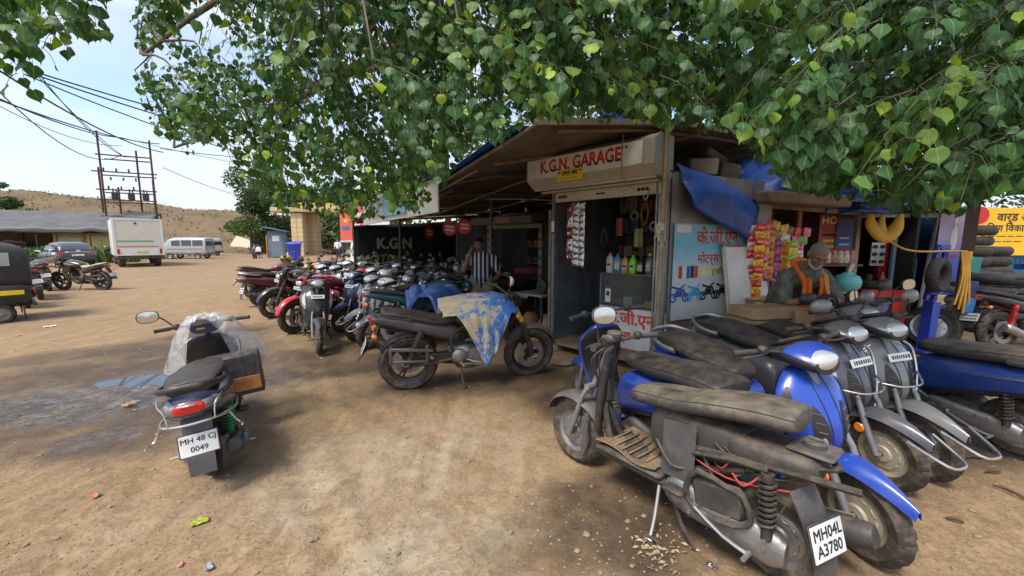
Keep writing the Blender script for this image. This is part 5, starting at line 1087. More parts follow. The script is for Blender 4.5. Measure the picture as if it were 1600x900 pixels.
for k in range(6): bx('shelf', (0, 0, .45+k*.27), (.18, .05, .02), YEL, rk); bx('pack', (0, .01, .57+k*.27), (.14, .05, .16), mat('navy_pack', (.015, .02, .09), .4, 0, .1), rk)
t, w_, h_ = poster('tall purple and blue advertising panel at the tyre shop end', 1472, 1504, 322, 440, 5.75, gradmat('purple_panel', [(-.6, (.05, .10, .55)), (-.2, (.10, .16, .60)), (.1, (.45, .35, .6)), (.35, (.62, .45, .58)), (.6, (.5, .5, .65))])); bx('poster_line', (-.03, -.007, -.17), (w_*.5, .003, .03), RED, t, bev=.0005); m_ = MB(); Loft([(-.12, 0, .03, .03, .003, 2), (0, 0, .05, .05, .003, 2), (.16, 0, .035, .035, .003, 2), (.22, 0, .012, .012, .003, 2), (.28, 0, .035, .035, .003, 2), (.33, 0, .01, .01, .003, 2)], 'z', 12, 3).add(m_); m_.v = [(p[0], p[1]-.008, p[2]+.05) for p in m_.v]; m_.build('printed_figure', WHITEB, t)
# red machine (compressor cabinet)
p = at(1368, 455, 5.95); rm = empty('red_machine', (p.x, p.y, 0), (0, 0, -.1), 'red workshop machine with tall frame in the tyre shop', 'machine'); REDP = mat('red_enamel', (.50, .015, .012), .35, 0, .15, .1, 5, coat=.3)
bx('cabinet', (-.05, 0, .48), (.62, .5, .72), REDP, rm); bx('cabinet_recess', (-.12, -.253, .48), (.35, .02, .5), DARK, rm); bx('base', (-.05, 0, .06), (.6, .5, .10), IRON, rm)
for x, h in ((.12, 1.75), (.42, 1.55)): bx('column', (x, .12, h/2), (.11, .10, h), REDP, rm)
m_ = MB(); m_.lathe([(0, 0), (.11, 0), (.13, .03), (.13, .10), (.05, .12), (.05, .2), (0, .2)], (-.12, 0, .85), 'z', 20); m_.build('turntable', IRON, rm); bx('gauge_plate', (-.05, -.02, 1.35), (.2, .04, .35), STEEL, rm)
for k in range(6): MB().lathe([(0, 0), (.028, 0), (.028, .02), (0, .02)], (-.1+.1*(k % 2), -.06, 1.24+.11*(k//2)), 'y', 12).build('gauge', INK, rm)
o_ = MB().lathe([(0, 0), (.045, 0), (.045, .16), (.018, .21), (.018, .25), (0, .25)], n=14, ax='z').build('lube_bottle', mat('amber_bottle', (.35, .10, .02), .3, 0, .1)); o_.location = Vector((p.x-.02, p.y-.48, 0))+Vector((0, 0, .32)); o_.location = (p.x-.02, p.y-.1, .842); tag(o_, 'amber bottle with dark neck on the red machine', 'bottle')
# blue tyre changer
p = at(1455, 470, 5.45); bm_ = empty('blue_tyre_changer', (p.x, p.y, 0), (0, R(3), .15), 'royal blue tyre changer with tall arm beside the brown post', 'machine'); BP = mat('royal_blue', (.015, .06, .42), .35, 0, .12, .08, 5, coat=.3)
bx('pedestal', (-.02, 0, .36), (.12, .14, .70), BP, bm_); bx('foot', (-.02, 0, .02), (.5, .5, .04), BP, bm_)
for x in (-.10, .03): bx('arm', (x, 0, 1.1), (.055, .05, .75), BP, bm_, (0, R(6), 0))
bx('arm_head', (-.0, 0, 1.46), (.16, .09, .07), BP, bm_); bx('side_rail', (.1, -.05, .83), (.55, .05, .03), BP, bm_); bx('lettered_strip', (-.11, -.03, 1.1), (.035, .004, .4), WHITEB, bm_, (0, R(6), 0), .001)
def tyre(label, loc, rot, r_=.31, w_=.19, rim=.62, group='car tyres', rimon=False):
    o_ = tyre_mb(r_, w_, 64, rim, .008).build('tyre', RUBBERC, None, 30); o_.location = loc; o_.rotation_euler = rot; tag(o_, label, 'tyre', group)
    if rimon:
        m_ = MB(); ri = r_*rim; m_.lathe([(ri*1.02, -w_*.4), (ri*.9, -w_*.3), (ri*.88, w_*.3), (ri*1.02, w_*.4)], n=30, cap=False); m_.lathe([(ri*.88, w_*.05), (ri*.5, w_*.18), (ri*.2, w_*.1), (.02, w_*.1)], n=30, cap=False)
        for k in range(8): a = k*math.pi/4; m_.tube([(math.cos(a)*ri*.66, w_*.10, math.sin(a)*ri*.66), (math.cos(a)*ri*.66, w_*.16, math.sin(a)*ri*.66)], ri*.09, 8)
        m_.build('rim', STEEL, o_)
    return o_
tyre('tyre clamped on the blue tyre changer', tuple(at(1466, 430, 5.35)), (0, .1, .45), .24, .15)
q = gp(1462, 546); tyre('car tyre with steel rim leaning in front of the tyre changer', (q.x, q.y+.1, .30), (R(16), 0, R(128)), .315, .20, .66, rimon=True)
q = gp(1412, 508); tyre('tyre lying flat on the ground by the scooters', (q.x, q.y, .10), (R(90), 0, 0), .30, .19)
q = at(1487, 476, 6.2); tyre('loose tyre propped behind the brown post', (q.x, q.y, .29), (R(12), 0, R(35)), .30, .19)
# stacks of tyres
for nm, px, Y, n, r_, g in (('front', 1567, 6.6, 5, .37, 0), ('tall', 1546, 8.4, 7, .36, 0), ('thin', 1518, 8.2, 9, .31, 0)):
    p = at(px, 376, Y)
    for k in range(n): tyre({'front': 'worn tyre in the short wide stack beside the parked motorcycle', 'tall': 'worn tyre in the stack just below the yellow notice board', 'thin': 'worn tyre in the tall narrow stack behind the brown post'}[nm]+', %s from the ground' % ORD[k], (p.x+rg.uniform(-.03, .03), p.y+rg.uniform(-.03, .03), .105+k*.205), (R(90), 0, rg.uniform(0, 3)), r_, .205, .6, nm+' tyre stack')
# hanging yellow tube bag, clothes, brown post with hoses
p = at(1381, 352, 5.55); yt = empty('yellow_inner_tube', tuple(p), label='slack yellow inner tube hanging from the tyre shop eave', cat='tube'); YB = mat('yellow_rubber', (.62, .33, .015), .5, 0, .15, .15, 8)
m_ = MB(); m_.tube([(-.19, 0, .16), (-.20, -.02, .02), (-.10, -.05, -.13), (.02, -.06, -.15), (.14, -.04, -.03), (.20, -.02, .16)], [.03, .08, .085, .085, .085, .03], 14, 5, flat=.55); m_.tube([(-.02, 0, .17), (-.05, -.02, .0), (-.02, -.05, -.12)], [.02, .055, .06], 12, 4, flat=.5); m_.build('tube_loop', YB, yt)
hp = [at(1383, 372, 5.5), at(1410, 388, 5.4), at(1440, 393, 5.4), at(1490, 392, 5.4), at(1512, 393, 5.35)]
ho = empty('yellow_air_hose', tuple(hp[0]), label='yellow air hose strung from the inner tube to coils on the brown post', cat='hose'); HM = mat('hose_yellow', (.66, .36, .06), .45, 0, .1)
tb('hose_run', [p_-hp[0] for p_ in hp], .013, HM, ho, 8, 5)
for k in range(4):
    c = at(1503+k*4, 393, 5.35)-hp[0]; tb('hose_coil', [c, c+Vector((.03, -.02, -.35-.03*k)), c+Vector((-.01+.03*k, 0, -.72-.06*((k*7) % 3))), c+Vector((.06, .03, -.5)), c+Vector((.05, .02, 0))], .013, HM, ho, 8, 5)
p = gp(1488, 548); pt = at(1522, 320, p.y)
bpz = empty('brown_post', (p.x, p.y, 0), label='square brown steel post wrapped with hose and packets', cat='post'); 
m_ = MB(); d = pt-p; m_.tube([(0, 0, 0), (d.x, 0, d.z), (d.x*1.35, 0, d.z*1.35)], .085, 4); m_.build('shaft', mat('brown_paint', (.055, .032, .026), .5, .1, .2, .2, 5), bpz, 20)
for k, (f_, c) in enumerate(((.60, (.02, .25, .22)), (.44, (.015, .03, .12)), (.33, (.02, .16, .45)))): o_ = MB().box(tuple(Vector((p.x, p.y, 0))+Vector((d.x*f_, -.115, d.z*f_))), (.15, .04, .22), (0, R(8), 0), .012).build('hanging_packet', mat('packet_%d' % k, c, .35, 0, .1)); tag(o_, ['teal packet on the brown post, topmost of three', 'navy packet on the brown post, middle of three', 'blue and yellow packet on the brown post, lowest of three'][k], 'packet', 'packets on the brown post'); 
for k, (px, c) in enumerate(((1416, (.012, .014, .022)), (1428, (.02, .022, .035)))):
    tl, tr = at(px-9, 342, 6.1), at(px+9, 342, 6.1); o_ = hung('hung_jacket', [tl, tr, tr+Vector((0, 0, -.42)), tl+Vector((0, 0, -.42))], mat('cloth_%d' % k, c, .9, 0, .1), 8, 8, .03, 2, k, .02); tag(o_, ['dark jacket hanging at the left in the tyre shop', 'dark shirt hanging beside the jacket in the tyre shop'][k], 'clothes', 'clothes in the tyre shop')
tl, tr = at(1410, 376, 6.05), at(1432, 374, 6.05); tag(hung('hung_scarf', [tl, tr, tr+Vector((0, 0, -.12)), tl+Vector((0, 0, -.12))], mat('mauve_cloth', (.30, .16, .32), .9, 0, .1), 8, 6, .02, 2, 3, .02), 'mauve cloth hanging below the dark jackets', 'clothes', 'clothes in the tyre shop')
p = at(1420, 430, 6.0); m_ = MB()
for k in range(4): m_.tube([(.02*k, 0, .25), (-.04+.02*k, -.02, 0), (.01*k, -.03, -.25), (.06+.01*k, 0, 0), (.03*k, 0, .25)], .009, 6, 4)
o_ = m_.build('blue_cable', mat('blue_cable', (.03, .2, .5), .4, 0, .1)); o_.location = p; tag(o_, 'loop of blue cable hanging in the tyre shop', 'cable')
# notice board on blue corrugated fence
fx0 = at(1505, 376, 9.6).x; fe = empty('blue_fence', (fx0, 9.6, 0), (0, 0, R(-4)), 'bright blue corrugated sheet fence at the right edge', 'fence')
for k in range(7): MB().grid(lambda u, v: (k*1.0+1.0*u, .018*math.sin(u*2*math.pi*11), .05+2.15*v), 88, 1, .003).build('sheet', mat('fence_blue', (.03, .24, .58), .45, .2, .2, .08, 1.5), fe, 180)
for k in range(4): bx('fence_post', (.1+k*2.2, .08, 1.1), (.06, .06, 2.2), IRON, fe)
nb = empty('yellow_notice_board', tuple(Vector((fx0, 9.45, 0))), (0, 0, R(-4)), 'yellow notice board with black Marathi lettering on the blue fence', 'notice board')
z1, z0 = at(1550, 325, 9.45).z, at(1550, 399, 9.45).z
bx('board', (1.75, 0, (z0+z1)/2), (3.6, .03, z1-z0), mat('board_yellow', (.80, .47, .02), .5, 0, .1, .06, 2), nb); hh = z1-z0
text('वार्ड अर्थसहाय्य', .25, mat('maroon_text', (.06, .02, .015), .5, 0, 0), nb, (.50, -.017, z1-hh*.20), align='LEFT', bold=.006); text('ग्रािमण िवकास पायाभूत', .215, INK, nb, (.05, -.017, z1-hh*.43), align='LEFT', bold=.004)
for k, z in enumerate((.60, .71, .86)): text(['··· ····· ······ ···· ·····', '······ ······ ·····', '(··· ····· ····· ··)'][k], .13, INK, nb, (.2+.25*(k == 1), -.017, z1-hh*z), align='LEFT', bold=.006)
m_ = MB(); m_.lathe([(.001, 0), (.2, 0), (.2, .006), (.001, .006)], (.12, -.022, z1-.17), 'y', 20); m_.build('round_badge', RED, nb)
tag(tb('brace_pipe', [at(1500, 440, 8.8), at(1625, 405, 9.2)], .025, IRON, None, 8), 'thin dark pipe slanting before the blue fence', 'pipe')
p = at(1330, 300, 9.5); tag(MB().grid(lambda u, v: (3.2+2.4*u, 8.0+.02*math.sin(u*50), 2.0+.9*v), 60, 2, .006).build('dark_blue_sheeting', mat('deep_blue_sheet', (.012, .03, .075), .5, .2, .2)), 'dark blue corrugated sheeting rising behind the stalls', 'sheeting')
# ---------------------------------------------------------------- vehicles and buildings across the yard
def face_cam(x, y): return math.atan2(y, x)      # heading straight away from the viewer
WH = mat('white_vehicle', (.66, .66, .63), .4, 0, .18, .05, 2)
def carwheel(parent, x, y, r_, w_=.2, m=None): return wheel(parent, x, r_, w_, 'five', y=y, rim=.6, rimmat=m or ALLOY, tread=.004, n=40)
# box truck seen from behind
p = gp(222, 417); h0 = face_cam(p.x, p.y)+R(4)
tr = empty('box_truck', (p.x, p.y, 0), (0, 0, h0), 'white box truck parked with its rear doors to the yard', 'truck')
CB = mat('cream_box', (.60, .57, .48), .5, 0, .2, .06, 1.5); BX0 = .55
bx('cargo_box', (2.0, 0, 1.75), (4.0, 2.2, 2.15), WH, tr, None, .03); bx('rear_door_panel', (-.012, 0, 1.95), (.03, 1.95, 1.55), CB, tr); 
for y in (-1.04, 1.04): bx('corner_rail', (-.02, y, 1.75), (.05, .12, 2.14), WH, tr)
for z in (.73, 2.78): bx('cross_rail', (-.021, 0, z), (.05, 2.0, .10), WH, tr)
bx('green_stripe', (-.031, .15, 1.52), (.008, 1.55, .08), mat('green_stripe', (.05, .38, .14), .5, 0, .1), tr, bev=.001); bx('red_stripe', (-.031, .05, 1.22), (.008, 1.75, .035), RED, tr, bev=.001)
bx('lower_panel', (-.012, 0, .95), (.03, 1.95, .30), WH, tr); bx('rear_plate', (-.04, -.1, .90), (.01, .5, .12), mat('yellow_plate', (.65, .48, .05), .5, 0, .2), tr, bev=.001)
for y in (-.92, .92): bx('tail_lamp', (-.045, y, .92), (.03, .12, .30), REDL, tr)
m_ = MB(); m_.lathe([(0, 0), (.06, 0), (.06, .04), (0, .04)], (-.05, .1, 2.55), 'x', 14); m_.build('rear_camera', BLACK, tr)
bx('bumper', (.0, 0, .55), (.10, 2.0, .10), IRON, tr); bx('chassis', (2.5, 0, .60), (5.2, .8, .12), IRON, tr)
for y in (-.8, .8): carwheel(tr, .9, y, .38, .35, IRON)
for y in (-.85, .85): carwheel(tr, 4.6, y, .38, .22, IRON)
m_ = MB(); Loft([(4.15, 1.35, .85, .75, 1.0, 6), (4.5, 1.4, .85, .8, 1.0, 6), (5.3, 1.3, .8, .75, .98, 6), (5.8, 1.15, .45, .6, .95, 5), (5.9, 1.0, .3, .4, .9, 4)], 'x', 24, 3).add(m_); m_.build('cab', WH, tr)
def boxcar(label, name, cat, p, heading, L_, body, secs, glass, r_, wb, track, plate_x=None, lamps=(), z=0, rear=None):
    t = empty(name, (p.x, p.y, z), (0, 0, heading), label, cat)
    lo = Loft(secs, 'x', 32, 4); lo.build('body', body, t)
    for nm, pts in glass:
        m_ = MB(); f_ = pts; m_.add(f_, [tuple(range(len(f_)))]); m_.build(nm, GL, t)
    for x in wb:
        for y in (-track, track): carwheel(t, x, y, r_)
    for (x, y, z_, d, m__) in lamps: bx('tail_lamp' if m__ is REDL else 'trim', (x, y, z_), d, m__, t, None, .02)
    return t
GL = mat('car_glass', (.02, .025, .03), .06, 0, .1, .1, 3, coat=.6)
# grey hatchback, rear view
p = gp(124, 418); car_m = paint('slate_grey', (.055, .065, .085), .15)
t = empty('hatchback_car', (p.x, p.y, 0), (0, 0, face_cam(p.x, p.y)+R(14)), 'slate grey hatchback parked behind the motorcycles, rear to the yard', 'car')
lo = Loft([(-.02, .62, .18, .2, .60, 4), (.05, .64, .30, .30, .78, 4.5), (.4, .66, .30, .34, .86, 4.5), (1.2, .66, .28, .36, .87, 4.5), (2.6, .64, .28, .36, .87, 4.5), (3.2, .62, .26, .36, .85, 4.2), (3.8, .56, .18, .28, .78, 3.6), (3.95, .52, .1, .2, .6, 3)], 'x', 32, 4); lo.build('body', car_m, t)
lc = Loft([(.10, .95, .10, .1, .66, 3.5), (.32, 1.08, .22, .2, .68, 4), (.7, 1.18, .27, .3, .66, 4), (1.5, 1.2, .28, .3, .67, 4), (2.2, 1.15, .26, .3, .66, 4), (2.75, 1.0, .12, .2, .62, 3.5), (3.0, .92, .04, .1, .58, 3)], 'x', 32, 4); lc.build('roof', car_m, t)
m_ = MB(); m_.grid(lambda u, v: (.10+.42*v**.8-.004, (u-.5)*(1.22-.22*v), 1.0+.36*v), 8, 6, .02); m_.build('rear_window', GL, t, 60)
for sg in (1, -1):
    m_ = MB(); m_.grid(lambda u, v: (.62+2.0*u-.1*v, sg*(.70-.05*v), 1.0+(.33-.12*abs(u-.45))*v), 10, 4, .02); m_.build('side_window', GL, t, 60)
    m_ = MB(); m_.grid(lambda u, v: (-.02+.10*u, sg*(.48+.32*u), .80+.14*v), 6, 4, .03); m_.build('tail_lamp', REDL, t, 60)
    bx('bumper_reflector', (-.035, sg*.55, .40), (.02, .18, .04), REDL, t)
bx('rear_plate', (-.065, 0, .72), (.012, .5, .12), PLATE, t, bev=.002); bx('bumper', (.0, 0, .42), (.12, 1.45, .16), BLACK, t, None, .03); bx('hatch_line', (-.045, 0, .90), (.02, 1.0, .03), CHROME, t)
for x in (.75, 3.15):
    for y in (-.74, .74): carwheel(t, x, y, .30, .2)
# vans
def van(label, p, heading, col, sc=1., loc_z=0):
    t = empty('van', (p.x, p.y, loc_z), (0, 0, heading), label, 'van', 'vans by the truck'); t.scale = (sc,)*3
    lo = Loft([(0, .95, .70, .55, .66, 6), (.06, .98, .80, .62, .72, 6), (.5, 1.0, .82, .64, .735, 6), (2.4, 1.0, .80, .64, .735, 6), (3.0, .92, .62, .58, .73, 5), (3.35, .78, .22, .44, .70, 5), (3.6, .70, .12, .34, .62, 4)], 'x', 32, 4); lo.build('body', col, t)
    m_ = MB(); m_.grid(lambda u, v: (-.002+.05*v-.02, (u-.5)*(1.20-.08*v), 1.12+.50*v), 8, 4, .015); m_.build('rear_window', GL, t, 60)
    for sg in (1, -1):
        for a, b in ((.18, .95), (1.05, 1.80), (1.90, 2.55)):
            m_ = MB(); m_.grid(lambda u, v: (a+(b-a)*u, sg*(.742-.02*v), 1.12+.46*v-(.05*u*v if b > 2.5 else 0)), 6, 4, .012); m_.build('side_window', GL, t, 60)
        bx('tail_lamp', (-.012, sg*.60, .95), (.03, .10, .26), REDL, t)
        m_ = MB(); m_.tube([(.15, sg*.742, .85), (2.9, sg*.742, .85)], .012, 5); m_.build('side_trim', BLACK, t)
    bx('bumper', (-.02, 0, .42), (.12, 1.40, .16), GREYP, t, None, .03); bx('rear_plate', (-.03, 0, .72), (.012, .45, .11), PLATE, t, bev=.002)
    for x in (.65, 2.75):
        for y in (-.64, .64): carwheel(t, x, y, .28, .17, STEEL)
    return t
SILV = paint('silver_van', (.42, .43, .44), .2)
van('silver van parked to the right of the white truck', gp(330, 404), face_cam(gp(330, 404).x, gp(330, 404).y)+R(62), SILV)
van('white van half hidden behind the silver van', gp(341, 399.5), face_cam(gp(341, 401).x, gp(341, 401).y)+R(48), WH, .98)
# auto rickshaw at the left edge
p = gp(4, 507); ar = empty('auto_rickshaw', (p.x-.44, p.y+.33, 0), (0, 0, R(233)), 'black auto rickshaw with yellow strip at the left edge of the yard', 'auto rickshaw')
AB = mat('rickshaw_black', (.02, .024, .024), .45, 0, .25, .2, 4); HOOD = mat('rickshaw_hood', (.03, .032, .032), .7, 0, .25, .2, 4, bump=.2)
for y in (-.55, .55): wheel(ar, 0, .205, .10, 'steel', y=y, n=40)
wheel(ar, 2.0, .205, .10, 'steel', n=40)
Loft([(-.42, .55, .15, .2, .50, 4), (-.36, .58, .22, .26, .60, 5), (.2, .58, .22, .28, .64, 5), (.8, .50, .14, .2, .64, 5), (1.4, .45, .10, .16, .60, 5)], 'x', 24, 3).build('lower_body', AB, ar)
Loft([(-.46, .95, .25, .25, .50, 4), (-.38, 1.10, .42, .40, .58, 5), (.1, 1.22, .46, .44, .62, 5), (.4, 1.62, .10, .10, .63, 5), (1.2, 1.66, .07, .06, .62, 5), (1.6, 1.62, .06, .06, .58, 4)], 'x', 24, 4).build('hood', HOOD, ar)
for sg in (1, -1):
    m_ = MB(); m_.grid(lambda u, v: (.28*math.cos(R(15+150*u)), sg*(.50+.16*v), .21+.26*math.sin(R(15+150*u))), 10, 3, .015); m_.build('mudguard', AB, ar, 60)
    bx('yellow_strip', (-.15, sg*.655, .62), (.36, .012, .09), YEL, ar, bev=.003); bx('hood_window', (-.05, sg*.625, 1.28), (.3, .012, .26), mat('pale_window', (.35, .38, .36), .3, 0, .2), ar, bev=.01)
    tb('door_post', [(1.2, sg*.60, .5), (1.25, sg*.60, 1.6)], .02, IRON, ar, 8)
bx('mud_flap', (-.30, .60, .20), (.02, .18, .26), BLACK, ar); bx('mud_flap', (-.30, -.60, .20), (.02, .18, .26), BLACK, ar)
for y in (-.5, .5): bx('tail_lamp', (-.47, y, .62), (.03, .10, .09), REDL, ar)
bx('rear_bumper', (-.45, 0, .36), (.06, 1.2, .06), IRON, ar); Loft([(1.5, .70, .25, .35, .5, 4), (1.75, .70, .25, .35, .42, 4), (2.1, .62, .12, .22, .25, 3)], 'x', 20, 3).build('front_cowl', AB, ar)
# yellow kiosk and tarpaulin shed
p = gp(136, 406); kx = empty('yellow_kiosk', (p.x, p.y, 0), (0, 0, R(24)), 'small yellow kiosk with cream roller shutter behind the car', 'kiosk'); YK = mat('kiosk_yellow', (.52, .33, .06), .5, .1, .35, .2, 1.5)
z_ = 2.15; bx('wall', (0, .9, z_/2), (3.7, 1.7, z_), YK, kx); bx('shutter', (-.85, .03, .95), (1.45, .03, 1.7), mat('cream_shutter', (.50, .46, .33), .5, .1, .3), kx)
for k in range(14): bx('shutter_slat', (-.85, .008, .18+.12*k), (1.43, .02, .10), mat('cream_shutter', (.50, .46, .33)), kx)
bx('orange_frame', (-1.65, .0, 1.05), (.09, .06, 2.1), mat('orange_paint', (.55, .17, .03), .5, 0, .2), kx); bx('orange_frame', (-.02, .0, 1.05), (.09, .06, 2.1), mat('orange_paint', (.55, .17, .03)), kx); bx('panel', (.95, .03, 1.05), (1.6, .03, 1.75), mat('pale_yellow_panel', (.58, .48, .20), .5, 0, .3), kx); bx('seam', (1.0, .01, 1.05), (.03, .02, 1.75), YK, kx); bx('roof', (0, .9, z_+.04), (3.9, 2.0, .07), RUST, kx, (R(-3), 0, 0))
p = gp(30, 408); sh = empty('tarpaulin_shed', (p.x, p.y, 0), (0, 0, R(22)), 'long open shed roofed with grey tarpaulin below the hill', 'shed'); GT = mat('grey_tarpaulin', (.075, .078, .085), .6, 0, .25, .25, .8, bump=.6, bscale=2)
MB().grid(lambda u, v: (-8+15.5*u, -.4+4.5*v, 2.55+1.5*v+.10*noise.noise(Vector((u*14, v*4, 0)))-.08*math.sin(math.pi*((u*5) % 1))*(1-v)), 60, 12, .01).build('roof_tarpaulin', GT, sh, 180)
MB().grid(lambda u, v: (-8+15.5*u, -.42, 2.56-.35*v*(1+.6*noise.noise(Vector((u*9, 0, 3))))+.10*noise.noise(Vector((u*14, 0, 0)))-.08*math.sin(math.pi*((u*5) % 1))), 60, 3, .01).build('hanging_edge', GT, sh, 180)
for k in range(6): tb('post', [(-8+k*3.1, -.3, 0), (-8+k*3.1, -.3, 2.55)], .05, IRON, sh, 8); tb('post', [(-8+k*3.1, 4, 0), (-8+k*3.1, 4, 4.0)], .05, IRON, sh, 8)
bx('back_screen', (-.3, 4.05, 1.2), (15.4, .04, 2.4), mat('brown_screen', (.12, .085, .055), .9, 0, .4, .4, 1), sh)
for k in range(8): tag(bx('scrap_pile', (p.x-6+k*1.6, p.y+1.6+.6*k*.4, .35+.2*(k % 3)), (1.3, 1.0, .7+.4*(k % 3)), CLUT[k % 5], None, (.1*k, .05*k, .4*k), .12), 'dark scrap heap under the grey tarpaulin shed, %s from the left' % ORD[k], 'scrap', 'scrap under the shed')
# small leaning panel and flat truck by the rubble
p = gp(352, 396); tag(bx('leaning_panel', (p.x, p.y+3, .95), (3.2, .08, 2.0), mat('cream_panel', (.50, .44, .33), .6, 0, .3), None, (R(-28), R(14), R(-18)), .01), 'cream ribbed panel leaning by the vans', 'panel')
p = gp(405, 392); ft = empty('flatbed_truck', (p.x, p.y, 0), (0, 0, R(178)), 'dusty flatbed lorry parked below the hill', 'truck'); TN = mat('dusty_tan', (.36, .28, .19), .7, 0, .4)
bx('bed', (0, 0, 1.05), (4.2, 2.0, .45), TN, ft); bx('cab', (2.9, 0, 1.35), (1.4, 1.9, 1.5), mat('pale_cab', (.55, .56, .52), .5, 0, .25), ft, None, .15); bx('chassis', (.6, 0, .62), (5.4, .8, .14), IRON, ft); bx('windscreen', (3.61, 0, 1.65), (.03, 1.6, .6), GL, ft)
for x in (-1.2, 2.7):
    for y in (-.85, .85): carwheel(ft, x, y, .42, .25, IRON)
# transformer structure
p = gp(214, 403.5); ts = empty('transformer_structure', (p.x, p.y, 0), (0, 0, R(30)), 'rusty transformer frame of tall poles carrying insulators', 'transformer'); RP = mat('oxide_red_pole', (.085, .022, .018), .6, .2, .2, .2, 1)
TW = 3.3; TH = at(190, 208, p.y).z
for x, y, h in ((-TW/2, 0, TH), (TW/2, 0, TH-.4), (-TW/2-.6, 1.6, TH*.74), (0.3, 1.8, TH*.9), (-.9, .8, TH*.58), (TW/2-.4, 1.8, TH*.66)): tb('pole', [(x, y, 0), (x, y, h)], .075, RP, ts, 8)
for z, d in ((TH*.82, .2), (TH*.69, .9), (TH*.55, .6), (TH*.47, .5), (TH*.34, .4)): 
    m_ = MB(); m_.box((-.15, 0, z), (TW+d, .10, .10)); m_.build('cross_arm', RP, ts); m_ = MB(); m_.box((-.3, 1.7, z-.1), (TW+d-.5, .10, .10)); m_.build('cross_arm', RP, ts)
for k in range(9):
    x = -1.5+.5*(k % 3)*1.6+.2*(k//3); z = (TH*.69, TH*.55, TH*.62)[k//3]; m_ = MB(); m_.lathe([(.03, 0), (.09, .04), (.04, .08), (.09, .14), (.04, .18), (.08, .24), (.02, .28)], (x, 0, z+.05), 'z', 10); m_.build('insulator', BLACK, ts)
for x in (-1.0, .05, 1.0): m_ = MB(); m_.box((x, .2, TH*.47+.35), (.42, .35, .55), None, .05); m_.tube([(x-.1, .2, TH*.47+.6), (x-.1, .2, TH*.47+1.0)], .05, 8); m_.tube([(x+.1, .2, TH*.47+.6), (x+.1, .2, TH*.47+.95)], .05, 8); m_.build('switch_gear', BLACK, ts)
# overhead wires
WIRE = mat('wire_black', (.012, .012, .013), .6, 0, 0)
WR = [((-60, 72, 14), (255, 238, 35), .035, 1.2), ((-60, 128, 14), (190, 215, 35), .03, .8), ((-60, 134, 15), (250, 225, 35), .03, .8), ((40, 108, 20), (520, 232, 40), .035, .8), ((40, 112, 20), (520, 246, 40), .035, 1.0), ((38, 116, 20), (480, 258, 40), .03, 1.4), ((-10, 135, 18), (186, 244, 35), .025, 2.6), ((60, 120, 24), (190, 242, 35), .025, .6), ((66, 122, 24), (196, 246, 35), .025, 1.2), ((-40, 144, 22), (190, 228, 35), .02, 1.4), ((250, 232, 35), (470, 246, 60), .03, .8), ((255, 262, 35), (420, 312, 60), .022, 1.2), ((250, 215, 35), (440, 226, 60), .022, .5), ((190, 215, 35), (420, 262, 60), .022, .5)]
for k, (a, b, r_, sag) in enumerate(WR):
    A_, B_ = at(*a), at(*b); tag(tb('overhead_wire', [tuple(A_.lerp(B_, f_)-Vector((0, 0, sag*4*f_*(1-f_)*.5))) for f_ in np.linspace(0, 1, 13)], r_*1.15, WIRE, None, 5), 'black overhead wire sagging across the pale sky to the transformer frame', 'wire', 'overhead wires')
ar.scale = (.94, .94, .94)
# concrete gateway
p = gp(470, 399.5); gt = empty('concrete_gateway', (p.x, p.y, 0), (0, 0, R(8)), 'concrete gateway with cream tiled pillar and flat roof slab', 'gateway'); TIL = mat('cream_tile', (.58, .44, .24), .4, 0, .12, .08, 1.5); GH = at(470, 333, p.y).z; SLB = mat('stained_slab', (.45, .33, .19), .8, 0, .35, .3, .8)
for px_, py_ in ((0, 0), (.75, 1.9), (9.5, 0), (9.5, 1.6)):
    pl = bx('pillar', (px_, py_, GH/2), (1.12, 1.12, GH), mat('grout', (.33, .25, .15), .9, 0, .2), gt)
    if px_ < 2:
        n = 9
        for k in range(n):
            z = (k+.5)*GH/n
            for j in (-.28, .28): bx('tile', (px_+j, py_-.575, z), (.52, .03, GH/n-.03), TIL, pl, bev=.006); bx('tile', (px_+.575, py_+j, z), (.03, .52, GH/n-.03), TIL, pl, bev=.006)
bx('roof_slab', (4.0, .8, GH+.28), (12.6, 3.4, .42), SLB, gt, None, .04); bx('roof_slab', (5.0, .8, GH+.75), (9.6, 2.8, .5), mat('yellow_sign_slab', (.55, .38, .12), .7, 0, .3), gt)
ig = empty('iron_gate', (p.x-2.9, p.y+.3, 0), (0, 0, R(8)), 'low ornamental iron gate leaf beside the gateway pillar', 'gate')
for x in (0, 2.0): bx('gate_post', (x, 0, 1.0), (.14, .14, 2.0), SLB, ig)
for k in range(5): bx('rail', (1.0, 0, .15+k*.42), (1.9, .05, .07), IRON, ig)
for k in range(8): bx('bar', (.15+k*.245, .02, .98), (.05, .03, 1.8), IRON, ig)
bx('lower_sheet', (1.0, .05, .35), (1.85, .02, .6), mat('green_sheet', (.04, .09, .07), .6, .1, .3), ig)
p = gp(433, 403); hu = empty('blue_hut', (p.x, p.y, 0), (0, 0, R(20)), 'narrow blue grey hut with sloping roof beside the gate', 'hut'); HB_ = mat('hut_blue', (.11, .17, .22), .6, .1, .3, .2, 1.5)
bx('wall', (0, .7, 1.2), (1.3, 1.3, 2.4), HB_, hu); bx('door', (.05, .03, 1.1), (.9, .04, 2.0), mat('hut_door', (.15, .21, .26), .5, .1, .25), hu); bx('notice', (.0, .0, 1.75), (.55, .02, .5), WHITEB, hu); bx('roof', (0, .6, 2.55), (1.9, 2.0, .08), mat('blue_roof', (.06, .16, .26), .5, .2, .3), hu, (0, R(12), 0)); bx('side_board', (-.75, .2, 1.0), (.1, .3, 2.0), mat('orange_paint', (.55, .17, .03)), hu)
